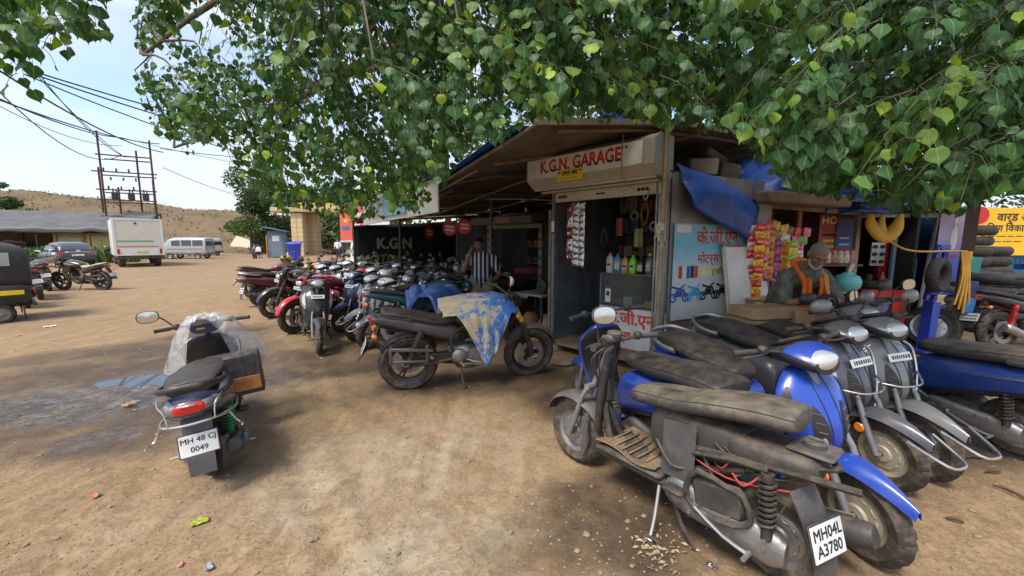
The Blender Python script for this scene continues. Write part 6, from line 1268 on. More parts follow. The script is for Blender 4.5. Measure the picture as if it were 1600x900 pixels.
p = gp(474, 405); bn_ = empty('blue_bin', (p.x+.5, p.y-2.2, 0), (0, 0, .2), 'blue plastic bin before the gateway pillar', 'bin'); m_ = MB(); m_.rings([[(s_*.45*math.copysign(abs(math.cos(a))**.4, math.cos(a)), s_*.4*math.copysign(abs(math.sin(a))**.4, math.sin(a)), z) for a in [2*math.pi*q/16 for q in range(16)]] for z, s_ in ((0, .8), (1.2, 1.0), (1.25, 1.1), (1.3, 1.1), (1.3, .9))]); m_.build('tub', mat('bin_blue', (.03, .06, .45), .4, 0, .15), bn_); bx('lid', (0, .05, 1.36), (1.05, .95, .08), mat('bin_blue', (.03, .06, .45)), bn_, (R(8), 0, 0), .03)
p = at(500, 376, 58); tag(bx('boundary_wall', (p.x+4, p.y, 1.2), (26, .3, 2.4), mat('grey_wall', (.22, .21, .18), .9, 0, .4, .3, .6), None, (0, 0, R(6)), .02), 'long grey boundary wall behind the gateway trees', 'wall')
# white car glimpsed left of the banner
p = gp(562, 420); wc = empty('white_car', (p.x, p.y, 0), (0, 0, R(70)), 'white car with raised tailgate half seen by the black banner', 'car')
Loft([(0, .72, .3, .36, .75, 4.5), (.1, .75, .36, .42, .82, 5), (2.8, .72, .32, .4, .84, 5), (3.5, .66, .2, .3, .8, 4)], 'x', 28, 3).build('body', WH, wc); Loft([(.15, 1.15, .15, .2, .7, 4), (.4, 1.32, .3, .3, .72, 4.5), (1.8, 1.34, .3, .3, .72, 4.5), (2.6, 1.1, .1, .2, .66, 4)], 'x', 28, 3).build('roof', WH, wc)
m_ = MB(); m_.grid(lambda u, v: (-.55*v, (u-.5)*1.3, 1.62+.10*math.sin(v*3)), 6, 4, .05); m_.build('tailgate', WH, wc); m_ = MB(); m_.grid(lambda u, v: (.12+.2*v, (u-.5)*1.2, 1.05+.45*v), 6, 3, .02); m_.build('rear_opening', GL, wc)
for x in (.7, 2.9):
    for y in (-.72, .72): carwheel(wc, x, y, .33, .2)
# ---------------------------------------------------------------- trees
def leafmat(name, c0, c1, c2, rough=.42, trans=.35):
    m = bpy.data.materials.new(name); m.use_nodes = True; t = m.node_tree; t.nodes.clear(); N = t.nodes.new; K = t.links.new
    o = N('ShaderNodeOutputMaterial'); b = N('ShaderNodeBsdfPrincipled'); tr = N('ShaderNodeBsdfTranslucent'); mx_ = N('ShaderNodeMixShader'); mx_.inputs[0].default_value = trans
    a = N('ShaderNodeAttribute'); a.attribute_name = 'tone'; r_ = N('ShaderNodeValToRGB'); e = r_.color_ramp.elements; e.new(.5); e.new(.5)
    for k, (p, c) in enumerate(((0, c0), (.62, c1), (.93, tuple(.6*x+.4*y for x, y in zip(c1, c2))), (1., c2))): e[k].position = p; e[k].color = tuple(c)+(1,)
    K(a.outputs['Fac'], r_.inputs[0]); v = N('ShaderNodeAttribute'); v.attribute_name = 'vein'
    q = N('ShaderNodeMix'); q.data_type = 'RGBA'; q.inputs[7].default_value = (.22, .34, .12, 1); mr = N('ShaderNodeMapRange'); mr.inputs[1].default_value = .90; mr.inputs[2].default_value = 1.; mr.inputs[4].default_value = .55; K(v.outputs['Fac'], mr.inputs[0]); K(mr.outputs[0], q.inputs[0]); K(r_.outputs[0], q.inputs[6])
    K(q.outputs[2], b.inputs['Base Color']); b.inputs['Roughness'].default_value = rough; b.inputs['Specular IOR Level'].default_value = .35
    hs = N('ShaderNodeHueSaturation'); hs.inputs['Hue'].default_value = .475; hs.inputs['Saturation'].default_value = 1.15; hs.inputs['Value'].default_value = 1.5; K(q.outputs[2], hs.inputs['Color']); K(hs.outputs[0], tr.inputs[0])
    K(b.outputs[0], mx_.inputs[1]); K(tr.outputs[0], mx_.inputs[2]); K(mx_.outputs[0], o.inputs[0])
    return m
PEEPAL = leafmat('peepal_leaf', (.014, .050, .012), (.042, .118, .024), (.30, .42, .03), .50, .27)
# one heart-shaped leaf with a drip tip, 1 unit long (base at 0, tip at -z), width along x
_st = [(.00, .20, .02), (-.10, .38, .0), (-.26, .47, .0), (-.44, .42, .0), (-.60, .28, .0), (-.72, .13, .0), (-.82, .04, .0)]
_lv = []; _lf = []; _vein = []
for i, (z, hw, lift) in enumerate(_st):
    zz = .07 if i == 0 else 0
    _lv += [(-hw, z+zz), (0, z), (hw, z+zz)]; _vein += [0, 1, 0]
for i in range(len(_st)-1):
    for k in range(2): _lf.append((i*3+k, i*3+k+1, (i+1)*3+k+1, (i+1)*3+k))
_b = (len(_st)-1)*3; _lv.append((0, -1.0)); _vein.append(1); n_ = len(_lv)-1
for k in range(2): _lf.append((_b+k, _b+k+1, n_))
_LV = np.array(_lv); _VEIN = np.array(_vein)
def leaf_verts(size, fold, curl, rg_):
    x = _LV[:, 0]*size; z = _LV[:, 1]*size
    y = np.abs(x)*fold + curl*size*(_LV[:, 1])**2 + .08*size*np.sin(_LV[:, 1]*9+rg_.random()*6)*np.abs(_LV[:, 0])*2
    return np.stack([x, y, z], 1)
def leaf_mesh(name, groups, m):
    """groups: (verts array, tone)"""
    V = []; F = []; T = []; E_ = []; b = 0
    for v, tone in groups:
        V.append(v); F += [tuple(i+b for i in f) for f in _lf]; T += [tone]*len(v); E_.append(_VEIN); b += len(v)
    V = np.concatenate(V); me = bpy.data.meshes.new(name); me.from_pydata(V.tolist(), [], F); me.shade_smooth()
    me.attributes.new('tone', 'FLOAT', 'POINT').data.foreach_set('value', T); me.attributes.new('vein', 'FLOAT', 'POINT').data.foreach_set('value', np.concatenate(E_)); me.materials.append(m)
    return me
BARK = mat('peepal_bark', (.115, .085, .062), .85, 0, .15, .35, 6, bump=.7, bscale=14)
TWIG = mat('peepal_twig', (.055, .07, .022), .7, 0, 0, .3, 8)
CAN = [(170, -200), (212, 0), (210, 118), (240, 208), (340, 218), (352, 245), (372, 262), (395, 305), (440, 322), (520, 335), (600, 332), (660, 322), (690, 296), (705, 258), (780, 216), (840, 184), (940, 184), (1060, 196), (1160, 208), (1190, 250), (1240, 292), (1330, 305), (1380, 318), (1450, 330), (1500, 330), (1560, 300), (1640, 285), (1800, 300)]
def can_y(px):
    for (a, b), (c, d) in zip(CAN, CAN[1:]):
        if a <= px <= c: return b+(d-b)*(px-a)/(c-a+1e-9)
    return -300 if px < 150 else 290
# limbs: polylines of (x, y, z, radius)
LIMBS = [
    [(2.75, 8.0, -.1, .46), (2.72, 8.0, .9, .38), (2.7, 7.95, 2.2, .34), (2.6, 7.8, 3.6, .30), (2.3, 7.4, 5.0, .24), (2.0, 7.0, 6.6, .17), (1.6, 6.6, 8.2, .08)],
    [(2.68, 7.9, 2.9, .22), (1.9, 7.2, 3.7, .18), (.9, 6.4, 4.2, .14), (-.4, 5.7, 4.3, .10), (-1.7, 5.4, 3.9, .065), (-3.0, 5.3, 3.2, .035), (-4.2, 5.1, 2.7, .015)],
    [(2.62, 7.8, 3.4, .20), (2.2, 6.4, 4.1, .16), (1.6, 5.0, 4.4, .12), (.8, 3.7, 4.3, .085), (-.2, 2.9, 3.9, .05), (-1.2, 2.6, 3.4, .02)],
    [(2.65, 7.9, 3.1, .20), (3.3, 6.6, 3.9, .16), (3.7, 5.2, 4.1, .11), (3.9, 3.9, 3.9, .075), (3.8, 2.8, 3.5, .04), (3.5, 2.2, 3.1, .015)],
    [(2.7, 8.0, 2.6, .20), (3.9, 7.5, 3.5, .15), (5.3, 6.8, 3.8, .11), (6.6, 6.0, 3.7, .07), (7.8, 5.4, 3.3, .03)],
    [(.9, 6.4, 4.2, .10), (-.6, 6.9, 4.6, .08), (-2.3, 7.2, 4.5, .06), (-4.2, 7.4, 4.1, .04), (-5.6, 7.5, 3.7, .015)],
    [(1.6, 5.0, 4.4, .10), (.2, 3.8, 4.9, .075), (-1.4, 3.0, 4.7, .05), (-3.0, 2.7, 4.1, .03), (-4.0, 2.7, 3.45, .012)],
    [(-.4, 5.7, 4.3, .07), (-1.4, 4.8, 4.4, .055), (-2.6, 4.2, 4.0, .035), (-3.5, 4.0, 3.3, .015)],
    [(2.3, 7.4, 5.0, .16), (1.0, 6.2, 5.8, .11), (-.8, 5.4, 6.0, .07), (-2.6, 4.9, 5.6, .03)],
    [(2.3, 7.4, 5.0, .16), (3.6, 6.0, 5.8, .11), (5.0, 4.8, 5.7, .07), (6.2, 3.9, 5.0, .03)]]
def build_peepal():
    rg_ = random.Random(21)
    root = empty('peepal_tree', (0, 0, 0), label='large peepal tree with heart shaped leaves spreading over the garage shack', cat='tree')
    samples = []
    for i, lb in enumerate(LIMBS):
        tb('trunk' if i == 0 else 'limb', [p[:3] for p in lb], [p[3] for p in lb], BARK, root, 14 if i == 0 else 9, 4)
        for q in catmull(lb, 4): samples.append(Vector(q[:3]))
    # far wood of the crown behind the roof: buttress roots
    SA = np.array([tuple(s) for s in samples])
    sprigs = []
    def try_sprig(px, py, Y, hang=.25):
        p = at(px, py, Y); sprigs.append(p)
    n_try = 0
    while len(sprigs) < 3600 and n_try < 90000:
        n_try += 1
        px = rg_.uniform(205, 1800); cy = can_y(px); py = rg_.uniform(-420, cy-16)
        if py < -60 and rg_.random() < .45: continue
        # depth bands: near sprays hang low over the front, the bulk lies over and behind the roof
        u = rg_.random()
        if px < 640: Y = rg_.uniform(2.6, 4.2) if u < .22 else rg_.uniform(4.2, 7.8)
        elif px < 1150: Y = rg_.uniform(2.2, 3.4) if u < .25 else rg_.uniform(3.4, 5.0) if u < .5 else rg_.uniform(5, 8.6)
        else: Y = rg_.uniform(1.7, 2.8) if u < .16 else rg_.uniform(2.8, 4.2) if u < .5 else rg_.uniform(4.2, 8.)
        p = at(px, py, Y)
        if p.z > 7.2 or p.z < 1.85: continue
        if px < 640 and noise.noise(Vector((px*.012, py*.012, 1.5))) > .22+.3*(px-200)/440: continue     # gaps where the sky shows
        if px < 420 and rg_.random() < .35: continue
        if 690 < px < 1180 and Y < 6.6 and cy-py < 40: continue
        sprigs.append(p)
    # overhanging spray at the upper left
    for k in range(16): sprigs.append(at(rg_.uniform(-60, 75), rg_.uniform(-60, 62), rg_.uniform(1.9, 2.7)))
    for k in range(6): sprigs.append(at(rg_.uniform(80, 150), rg_.uniform(-50, 8), rg_.uniform(2.2, 2.8)))
    for q in ((250, 205), (300, 215), (330, 205)): sprigs.append(at(q[0], q[1]-14, 3.2))
    leaves = []; tw = MB(); br = MB()
    LMT = [(-3.2, 1.2, 4.2), (-2.9, 1.8, 3.6), (-2.6, 2.1, 3.0)]
    for p in sprigs:
        d2 = ((SA-np.array(tuple(p)))**2*np.array([1, 1, 1.6])).sum(1); j = int(d2.argmin()); s_ = Vector(SA[j])
        out_ = (p-s_); out_.z *= .3
        if out_.length < .05: out_ = Vector((rg_.uniform(-1, 1), rg_.uniform(-1, 1), 0))
        out_.normalize(); out_ = (out_+Vector((rg_.uniform(-.6, .6), rg_.uniform(-.7, .5), rg_.uniform(-.5, .1)))).normalized()
        ln = rg_.uniform(.28, .55); droop = rg_.uniform(.15, .5)
        tpts = [p+out_*(ln*(t_-.55))+Vector((0, 0, -droop*ln*t_*t_)) for t_ in (0, .33, .66, 1.)]
        pe = proj(tpts[3]); 
        if pe is None or pe[2] > 6 or pe[1] < can_y(pe[0])-4: tw.tube(tpts, [.0042, .0034, .0024, .0015], 4, cap=False)
        if (p-s_).length < 1.3 and rg_.random() < .3:
            m_ = (s_+tpts[0])/2+Vector((rg_.uniform(-.1, .1), rg_.uniform(-.1, .1), .12*(p-s_).length)); br.tube([s_, m_, tpts[0]], [.014, .009, .005], 5, 3, cap=False)
        nl = rg_.randint(12, 20); base_tone = rg_.random()*.5
        for k in range(nl):
            t_ = (k+.5)/nl; q0 = tpts[0].lerp(tpts[3], t_) if False else Vector(catmull_pt(tpts, t_)); side = out_.cross(Vector((0, 0, 1))).normalized()*(1 if k % 2 else -1)
            pd = (side*rg_.uniform(.4, 1)+out_*rg_.uniform(-.1, .8)+Vector((rg_.uniform(-.5, .5), rg_.uniform(-.5, .5), rg_.uniform(-.75, .35)))).normalized()
            pl_ = rg_.uniform(.05, .10); q1 = q0+pd*pl_+Vector((0, 0, -.02)); sz = rg_.uniform(.046, .095)*(1 if rg_.random() < .85 else .7)
            pr = proj(q1)
            if pr is not None and pr[2] < 6 and 150 < pr[0] < 1700 and pr[1]+sz*FPX/pr[2]*.75 > can_y(pr[0])+12: continue
            if pr is not None and pr[2] < 1.35: continue
            tw.tube([q0, q0+pd*pl_*.6+Vector((0, 0, .006)), q1], [.0018, .0015, .0013], 3, cap=False)
            # hanging frame: blade points down and outward along pd, its upper face away from the twig
            down = (Vector((0, 0, -1))+pd*rg_.uniform(.15, .9)+Vector((rg_.uniform(-.25, .25), rg_.uniform(-.25, .25), 0))).normalized()
            nrm = (pd+Vector((0, 0, .55))+Vector((rg_.uniform(-.6, .6), rg_.uniform(-.9, .3), rg_.uniform(-.2, .4)))); nrm = (nrm-down*nrm.dot(down)).normalized(); xr = nrm.cross(-down).normalized()
            lv = leaf_verts(sz, rg_.uniform(-.5, .15), rg_.uniform(-.5, .18), rg_)
            # x -> xr, y -> nrm, z -> -down
            B = np.array([tuple(xr), tuple(nrm), tuple(-down)]); v = lv @ B+np.array(tuple(q1))
            tone = min(.92, base_tone+rg_.random()*.5) if rg_.random() > .035 else rg_.uniform(.94, 1)
            leaves.append((v, tone, (sz/pr[2] if pr and -20 < pr[0] < 1620 and -20 < pr[1] < 900 else 0)))
    leaves.sort(key=lambda q: -q[2])
    br.tube([(-3.9, .2, 4.9), (-3.3, 1.0, 4.1), (-2.85, 1.7, 3.35), (-2.5, 2.2, 2.9)], [.05, .035, .02, .008], 7, 4)
    br.build('branch', BARK, root)['kind'] = 'stuff'
    tw.build('twigs', TWIG, root)['kind'] = 'stuff'
    for v, tone, s_ in leaves[:300]:
        c = v.mean(0); o = bpy.data.objects.new('leaf', leaf_mesh('leaf', [(v-c, tone)], PEEPAL)); C.objects.link(o); o.location = c; o.parent = root
    cr_ = bpy.data.objects.new('crown', leaf_mesh('crown', [(v, t_) for v, t_, s_ in leaves[300:]], PEEPAL)); C.objects.link(cr_); cr_.parent = root; cr_['kind'] = 'stuff'
    print('LEAVES', len(leaves), 'SPRIGS', len(sprigs))
def catmull_pt(P, t):
    n = len(P)-1; i = min(int(t*n), n-1); f = t*n-i; return P[i].lerp(P[i+1], f)
build_peepal()

BG_LEAF = leafmat('small_leaf', (.030, .065, .022), (.075, .13, .035), (.19, .26, .05), .5, .3)
def small_tree(label, base, h, rad, n, seed, leaf=.22, crown_z=.55, group=None, squash=1., trunk_r=.18, name='tree', m=None):
    rg_ = random.Random(seed); root = empty(name, base, label=label, cat='tree', group=group)
    top = Vector((rg_.uniform(-.3, .3), rg_.uniform(-.3, .3), h*.75))
    tb('trunk', [(0, 0, -.2), (rg_.uniform(-.1, .1), .05, h*.3), top*.8, top], [trunk_r, trunk_r*.75, trunk_r*.45, trunk_r*.2], BARK, root, 9, 3)
    cl = []
    for k in range(11):
        a = rg_.uniform(0, 6.28); rr = rad*rg_.uniform(.25, .78); cl.append((Vector((math.cos(a)*rr, math.sin(a)*rr, h*crown_z+h*(1-crown_z)*rg_.uniform(.02, .85))), rad*rg_.uniform(.32, .5)))
    for c, r_ in cl[:7]: tb('limb', [(0, 0, h*.32), (c*.5+Vector((0, 0, h*.15))), c], [trunk_r*.4, trunk_r*.25, .02], BARK, root, 6, 3)
    V = []; F = []; T = []
    for k in range(n):
        c, r_ = rg_.choice(cl); d = Vector((rg_.gauss(0, 1), rg_.gauss(0, 1), rg_.gauss(0, 1))).normalized()*(r_*rg_.random()**.45); d.z *= .8*squash
        p = c+d; a = Vector((rg_.gauss(0, 1), rg_.gauss(0, 1), rg_.gauss(0, .6))).normalized(); b = a.cross(Vector((rg_.gauss(0, 1), rg_.gauss(0, 1), rg_.gauss(0, 1)))).normalized(); s_ = leaf*rg_.uniform(.6, 1.2); i = len(V)
        V += [p-a*s_*.5, p+b*s_*.3, p+a*s_*.5, p-b*s_*.3]; F.append((i, i+1, i+2, i+3)); T += [min(1, max(0, rg_.gauss(.42, .25)))]*4
    me = bpy.data.meshes.new('crown'); me.from_pydata(V, [], F); me.attributes.new('tone', 'FLOAT', 'POINT').data.foreach_set('value', T); me.materials.append(m or BG_LEAF)
    o = bpy.data.objects.new('crown', me); C.objects.link(o); o.parent = root; o['kind'] = 'stuff'
    return root
def tree_at(label, px, Y, h, rad, n, seed, **k):
    p = at(px, 376, Y); return small_tree(label, (p.x, p.y, 0), h, rad, n, seed, **k)
tree_at('leafy green tree rising beside the little blue hut', 392, 46, 9.6, 3.2, 5200, 1, leaf=.38, crown_z=.30)
tree_at('bushy dark tree filling the middle of the concrete gateway', 505, 50, 9, 4.6, 9000, 2, leaf=.4, crown_z=.18)
tree_at('low broad tree behind the left gate pillar', 446, 50, 8.5, 4.0, 8000, 3, leaf=.4, crown_z=.15)
tree_at('dense tree standing behind the red hoarding', 590, 42, 10.5, 4.6, 5200, 4, leaf=.4, crown_z=.2)
tree_at('feathery bright tree at the left edge above the tarpaulin shed', 2, 50, 9.0, 2.6, 2600, 5, leaf=.34, crown_z=.62, squash=.6)
tree_at('tall tree behind the yellow notice board', 1640, 15, 7.5, 3.2, 5000, 6, leaf=.24, crown_z=.35)
tree_at('dark tree crown behind the tyre shop roof', 1330, 13, 7.2, 3.4, 5000, 7, leaf=.22, crown_z=.35)
tree_at('dark tree crown showing over the workshop roof', 840, 16, 8.6, 3.6, 5600, 9, leaf=.24, crown_z=.3)
tree_at('dark tree between the hoarding and the workshop', 700, 17, 8.2, 3.6, 5600, 10, leaf=.24, crown_z=.28)
# ---------------------------------------------------------------- people
def ell(mb, c, r_, n=14, rot=None):
    rr = []
    q = Euler(rot).to_matrix() if rot else None
    for i in range(9):
        a = math.pi*i/8; k = max(math.sin(a), .03)
        ring = [Vector((r_[0]*k*math.cos(2*math.pi*j/n), r_[1]*k*math.sin(2*math.pi*j/n), -r_[2]*math.cos(a))) for j in range(n)]
        rr.append([Vector(c)+(q @ p if q else p) for p in ring])
    return mb.rings(rr)
def remeshed(name, mb, m, parent, vox=.012, it=4):
    o_ = mb.build(name, m, None, 180); rm_ = o_.modifiers.new('r', 'REMESH'); rm_.mode = 'VOXEL'; rm_.voxel_size = vox; s_ = o_.modifiers.new('s', 'SMOOTH'); s_.iterations = it; s_.factor = .5
    dg = bpy.context.evaluated_depsgraph_get(); me = bpy.data.meshes.new_from_object(o_.evaluated_get(dg)); o_.modifiers.clear(); o_.data = me; me.shade_smooth(); me.materials.clear(); me.materials.append(m)
    if parent is not None: o_.parent = parent
    return o_
SKIN = mat('brown_skin', (.25, .115, .062), .5, 0, 0, .12, 10, bump=.1); HAIRB = mat('black_hair', (.012, .011, .010), .6, 0, 0, .2, 20, bump=.5, bscale=150)
def limb(mb, pts, rad): mb.tube(pts, rad, 12, 3); [ell(mb, p, (r_*.98,)*3, 10) for p, r_ in zip(pts, rad)]
def fingers(mb, wrist, d, nrm, curl=.6, sc=1.):
    """palm and five fingers; d along the hand, nrm palm normal (curl towards it)"""
    d, nrm = Vector(d).normalized(), Vector(nrm); nrm = (nrm-d*nrm.dot(d)).normalized(); s_ = d.cross(nrm); w_ = Vector(wrist)
    pc = w_+d*.045*sc; 
    for k in (-1.5, -.5, .5, 1.5): mb.tube([w_+s_*k*.012*sc, w_+d*.085*sc+s_*k*.020*sc], [.016*sc, .013*sc], 8)
    for k, l_ in zip((-1.5, -.5, .5, 1.5), (.068, .082, .078, .060)):
        p = w_+d*.085*sc+s_*k*.020*sc; dd = d.copy(); pts = [p]
        for j in range(3): dd = (dd*math.cos(curl*.55)+nrm*math.sin(curl*.55)*1.0).normalized(); nn_ = nrm; p = p+dd*l_*sc*(.45, .32, .23)[j]; pts.append(p)
        mb.tube(pts, [.0095*sc, .0088*sc, .008*sc, .006*sc], 8)
    p = w_+d*.02*sc-s_*.03*sc; mb.tube([p, p+(d*.6-s_*.6+nrm*.3)*.04*sc, p+(d*.9-s_*.55+nrm*.7)*.066*sc], [.013*sc, .0105*sc, .008*sc], 8)
def head(mb, c, yaw, pitch, roll=0., sc=1.):
    """head shape looking along -y before turning"""
    Mx = Matrix.Translation(Vector(c)) @ Euler((pitch, roll, yaw)).to_matrix().to_4x4() @ Matrix.Scale(sc, 4)
    old = mb.M; mb.M = Mx
    ell(mb, (0, .012, .03), (.074, .092, .088)); ell(mb, (0, -.022, -.035), (.060, .068, .075)); ell(mb, (0, -.045, -.085), (.036, .036, .028)); ell(mb, (0, -.062, .022), (.055, .03, .022))
    mb.tube([(0, -.085, .012), (0, -.105, -.022), (0, -.094, -.034)], [.009, .015, .010], 8, 2)
    for sg in (1, -1): ell(mb, (sg*.076, .012, -.008), (.011, .020, .033)); ell(mb, (sg*.038, -.062, -.018), (.024, .024, .02)); ell(mb, (sg*.018, -.096, -.033), (.010, .008, .008))
    mb.tube([(-.024, -.083, -.062), (0, -.090, -.060), (.024, -.083, -.062)], [.006, .009, .006], 8, 2)
    mb.M = old; return Mx
def face_bits(par, Mx, moustache=None, beard=None):
    e = MB(); e.M = Mx
    for sg in (1, -1): ell(e, (sg*.030, -.0835, .002), (.013, .006, .006), 10)
    e.build('eyes', mat('eye_white', (.35, .33, .30), .3, 0, 0), par)['kind'] = 'stuff'
    e = MB(); e.M = Mx
    for sg in (1, -1): ell(e, (sg*.030, -.0885, .001), (.006, .003, .006), 8); e.tube([(sg*.014, -.094, .020), (sg*.032, -.092, .025), (sg*.050, -.082, .020)], [.003, .005, .003], 6, 2)
    if moustache: e.tube([(-.032, -.086, -.058), (-.015, -.098, -.050), (0, -.101, -.047), (.015, -.098, -.050), (.032, -.086, -.058)], [.003, .007, .006, .007, .003], 8, 2)
    e.build('brows', HAIRB, par)['kind'] = 'stuff'

# man on the phone in the striped shirt
def phone_man():
    p = at(752, 376, 6.55); z = Vector((p.x, p.y, 0)); b = MB()
    def T(x, y, z_): return Vector((x, y, z_))
    hd_c = (-.035, -.06, 1.475); Mx = head(b, hd_c, R(-16), R(10), R(-6), .98)
    limb(b, [(0, .02, 1.30), (-.02, -.02, 1.40)], [.058, .055])
    limb(b, [(0, .03, .95), (0, .03, 1.10), (0, .02, 1.26)], [.135, .15, .14])
    ell(b, (0, .02, 1.20), (.19, .115, .14))
    # right arm (viewer's left) up to the ear with phone, left arm down across
    rs, re, rw = T(-.19, .01, 1.27), T(-.285, -.10, 1.06), T(-.175, -.075, 1.365)
    limb(b, [rs, re, rw], [.055, .043, .030]); fingers(b, rw, (.30, .05, 1), (.9, .1, -.1), .65)
    ls, le, lw = T(.19, .01, 1.26), T(.29, -.06, 1.0), T(.155, -.27, .90)
    limb(b, [ls, le, lw], [.055, .043, .030]); fingers(b, lw, (-.8, -.45, -.15), (-.1, -.2, -1), .6)
    for sg in (1, -1): limb(b, [(sg*.09, .03, .90), (sg*.10, .0, .48), (sg*.10, .03, .10)], [.085, .06, .045]); b.tube([(sg*.10, .06, .045), (sg*.11, -.16, .035)], [.04, .035], 10)
    body = remeshed('person', b, SKIN, None, .0075, 3); body.location = z; tag(body, 'man in a navy and white striped shirt talking on a phone', 'person')
    sh = MB(); limb(sh, [(0, .03, .90), (0, .03, 1.08), (0, .02, 1.26)], [.155, .168, .155]); ell(sh, (0, .02, 1.215), (.212, .135, .135)); ell(sh, (0, .0, 1.30), (.11, .09, .05)); ell(sh, (0, -.04, .98), (.15, .12, .12))
    limb(sh, [rs, rs.lerp(re, .62)], [.078, .066]); limb(sh, [ls, ls.lerp(le, .62)], [.078, .068])
    so = remeshed('shirt', sh, stripes('striped_shirt'), body, .011, 3)
    cl = MB(); cl.grid(lambda u, v: (.10*math.sin((u-.5)*4.4), .01-.105*math.cos((u-.5)*4.4), 1.335-.035*v+.012*abs(u-.5)), 14, 3, .008); cl.build('collar', mat('navy_cloth', (.02, .024, .05), .8, 0, .05), so)
    tr_ = MB()
    for sg in (1, -1): limb(tr_, [(sg*.085, .03, .92), (sg*.10, .0, .48), (sg*.10, .03, .08)], [.118, .09, .075])
    ell(tr_, (0, .03, .90), (.17, .13, .09)); remeshed('trousers', tr_, mat('beige_cloth', (.34, .27, .19), .85, 0, .15, .15, 6), body, .014, 3)
    hr = MB(); hr.M = Mx; ell(hr, (0, .022, .050), (.080, .094, .082)); ell(hr, (0, -.045, .095), (.055, .04, .022)); ell(hr, (0, .07, -.02), (.065, .045, .06))
    for sg in (1, -1): ell(hr, (sg*.070, .005, .012), (.010, .02, .03))
    remeshed('hair', hr, HAIRB, body, .009, 2); face_bits(body, Mx, True)
    gl = MB(); gl.M = Mx
    for sg in (1, -1): gl.tube([(sg*.034+.024*math.cos(a), -.099, .002+.016*math.sin(a)) for a in [2*math.pi*k/14 for k in range(15)]], .0022, 5); gl.tube([(sg*.058, -.097, .006), (sg*.078, .0, .006)], .002, 5)
    gl.tube([(-.010, -.100, .006), (.010, -.100, .006)], .002, 5); gl.build('spectacles', STEEL, body)
    wt_ = MB(); wt_.M = Matrix.Translation(lw.lerp(le, .15)) @ (lw-le).to_track_quat('Z', 'Y').to_matrix().to_4x4(); wt_.lathe([(.034, -.012), (.037, -.006), (.037, .006), (.034, .012)], ax='z', n=16, cap=False); wt_.build('wristwatch', mat('gold_metal', (.6, .42, .12), .3, .9, .05), body)
    ph = bx('mobile_phone', tuple(z+rw+Vector((.045, .0, .085))), (.012, .065, .135), BLACK, None, (R(-12), R(12), R(-10)), .005); tag(ph, 'black mobile phone held to the ear of the striped shirt man', 'phone')
def stripes(name):
    m = mat(name, (.02, .022, .05), .85, 0, 0); t = m.node_tree; N = t.nodes.new; K = t.links.new; b = [n for n in t.nodes if n.type == 'BSDF_PRINCIPLED'][0]
    co = N('ShaderNodeTexCoord'); wv = N('ShaderNodeTexWave'); wv.bands_direction = 'X'; wv.inputs['Scale'].default_value = 4.6; wv.inputs['Distortion'].default_value = .35; wv.inputs['Detail'].default_value = 0; K(co.outputs['Object'], wv.inputs[0])
    r_ = N('ShaderNodeValToRGB'); e = r_.color_ramp.elements; e[0].position = .60; e[0].color = (.018, .020, .045, 1); e[1].position = .66; e[1].color = (.55, .55, .56, 1); K(wv.outputs['Fac'], r_.inputs[0]); K(r_.outputs[0], b.inputs['Base Color']); return m
phone_man()
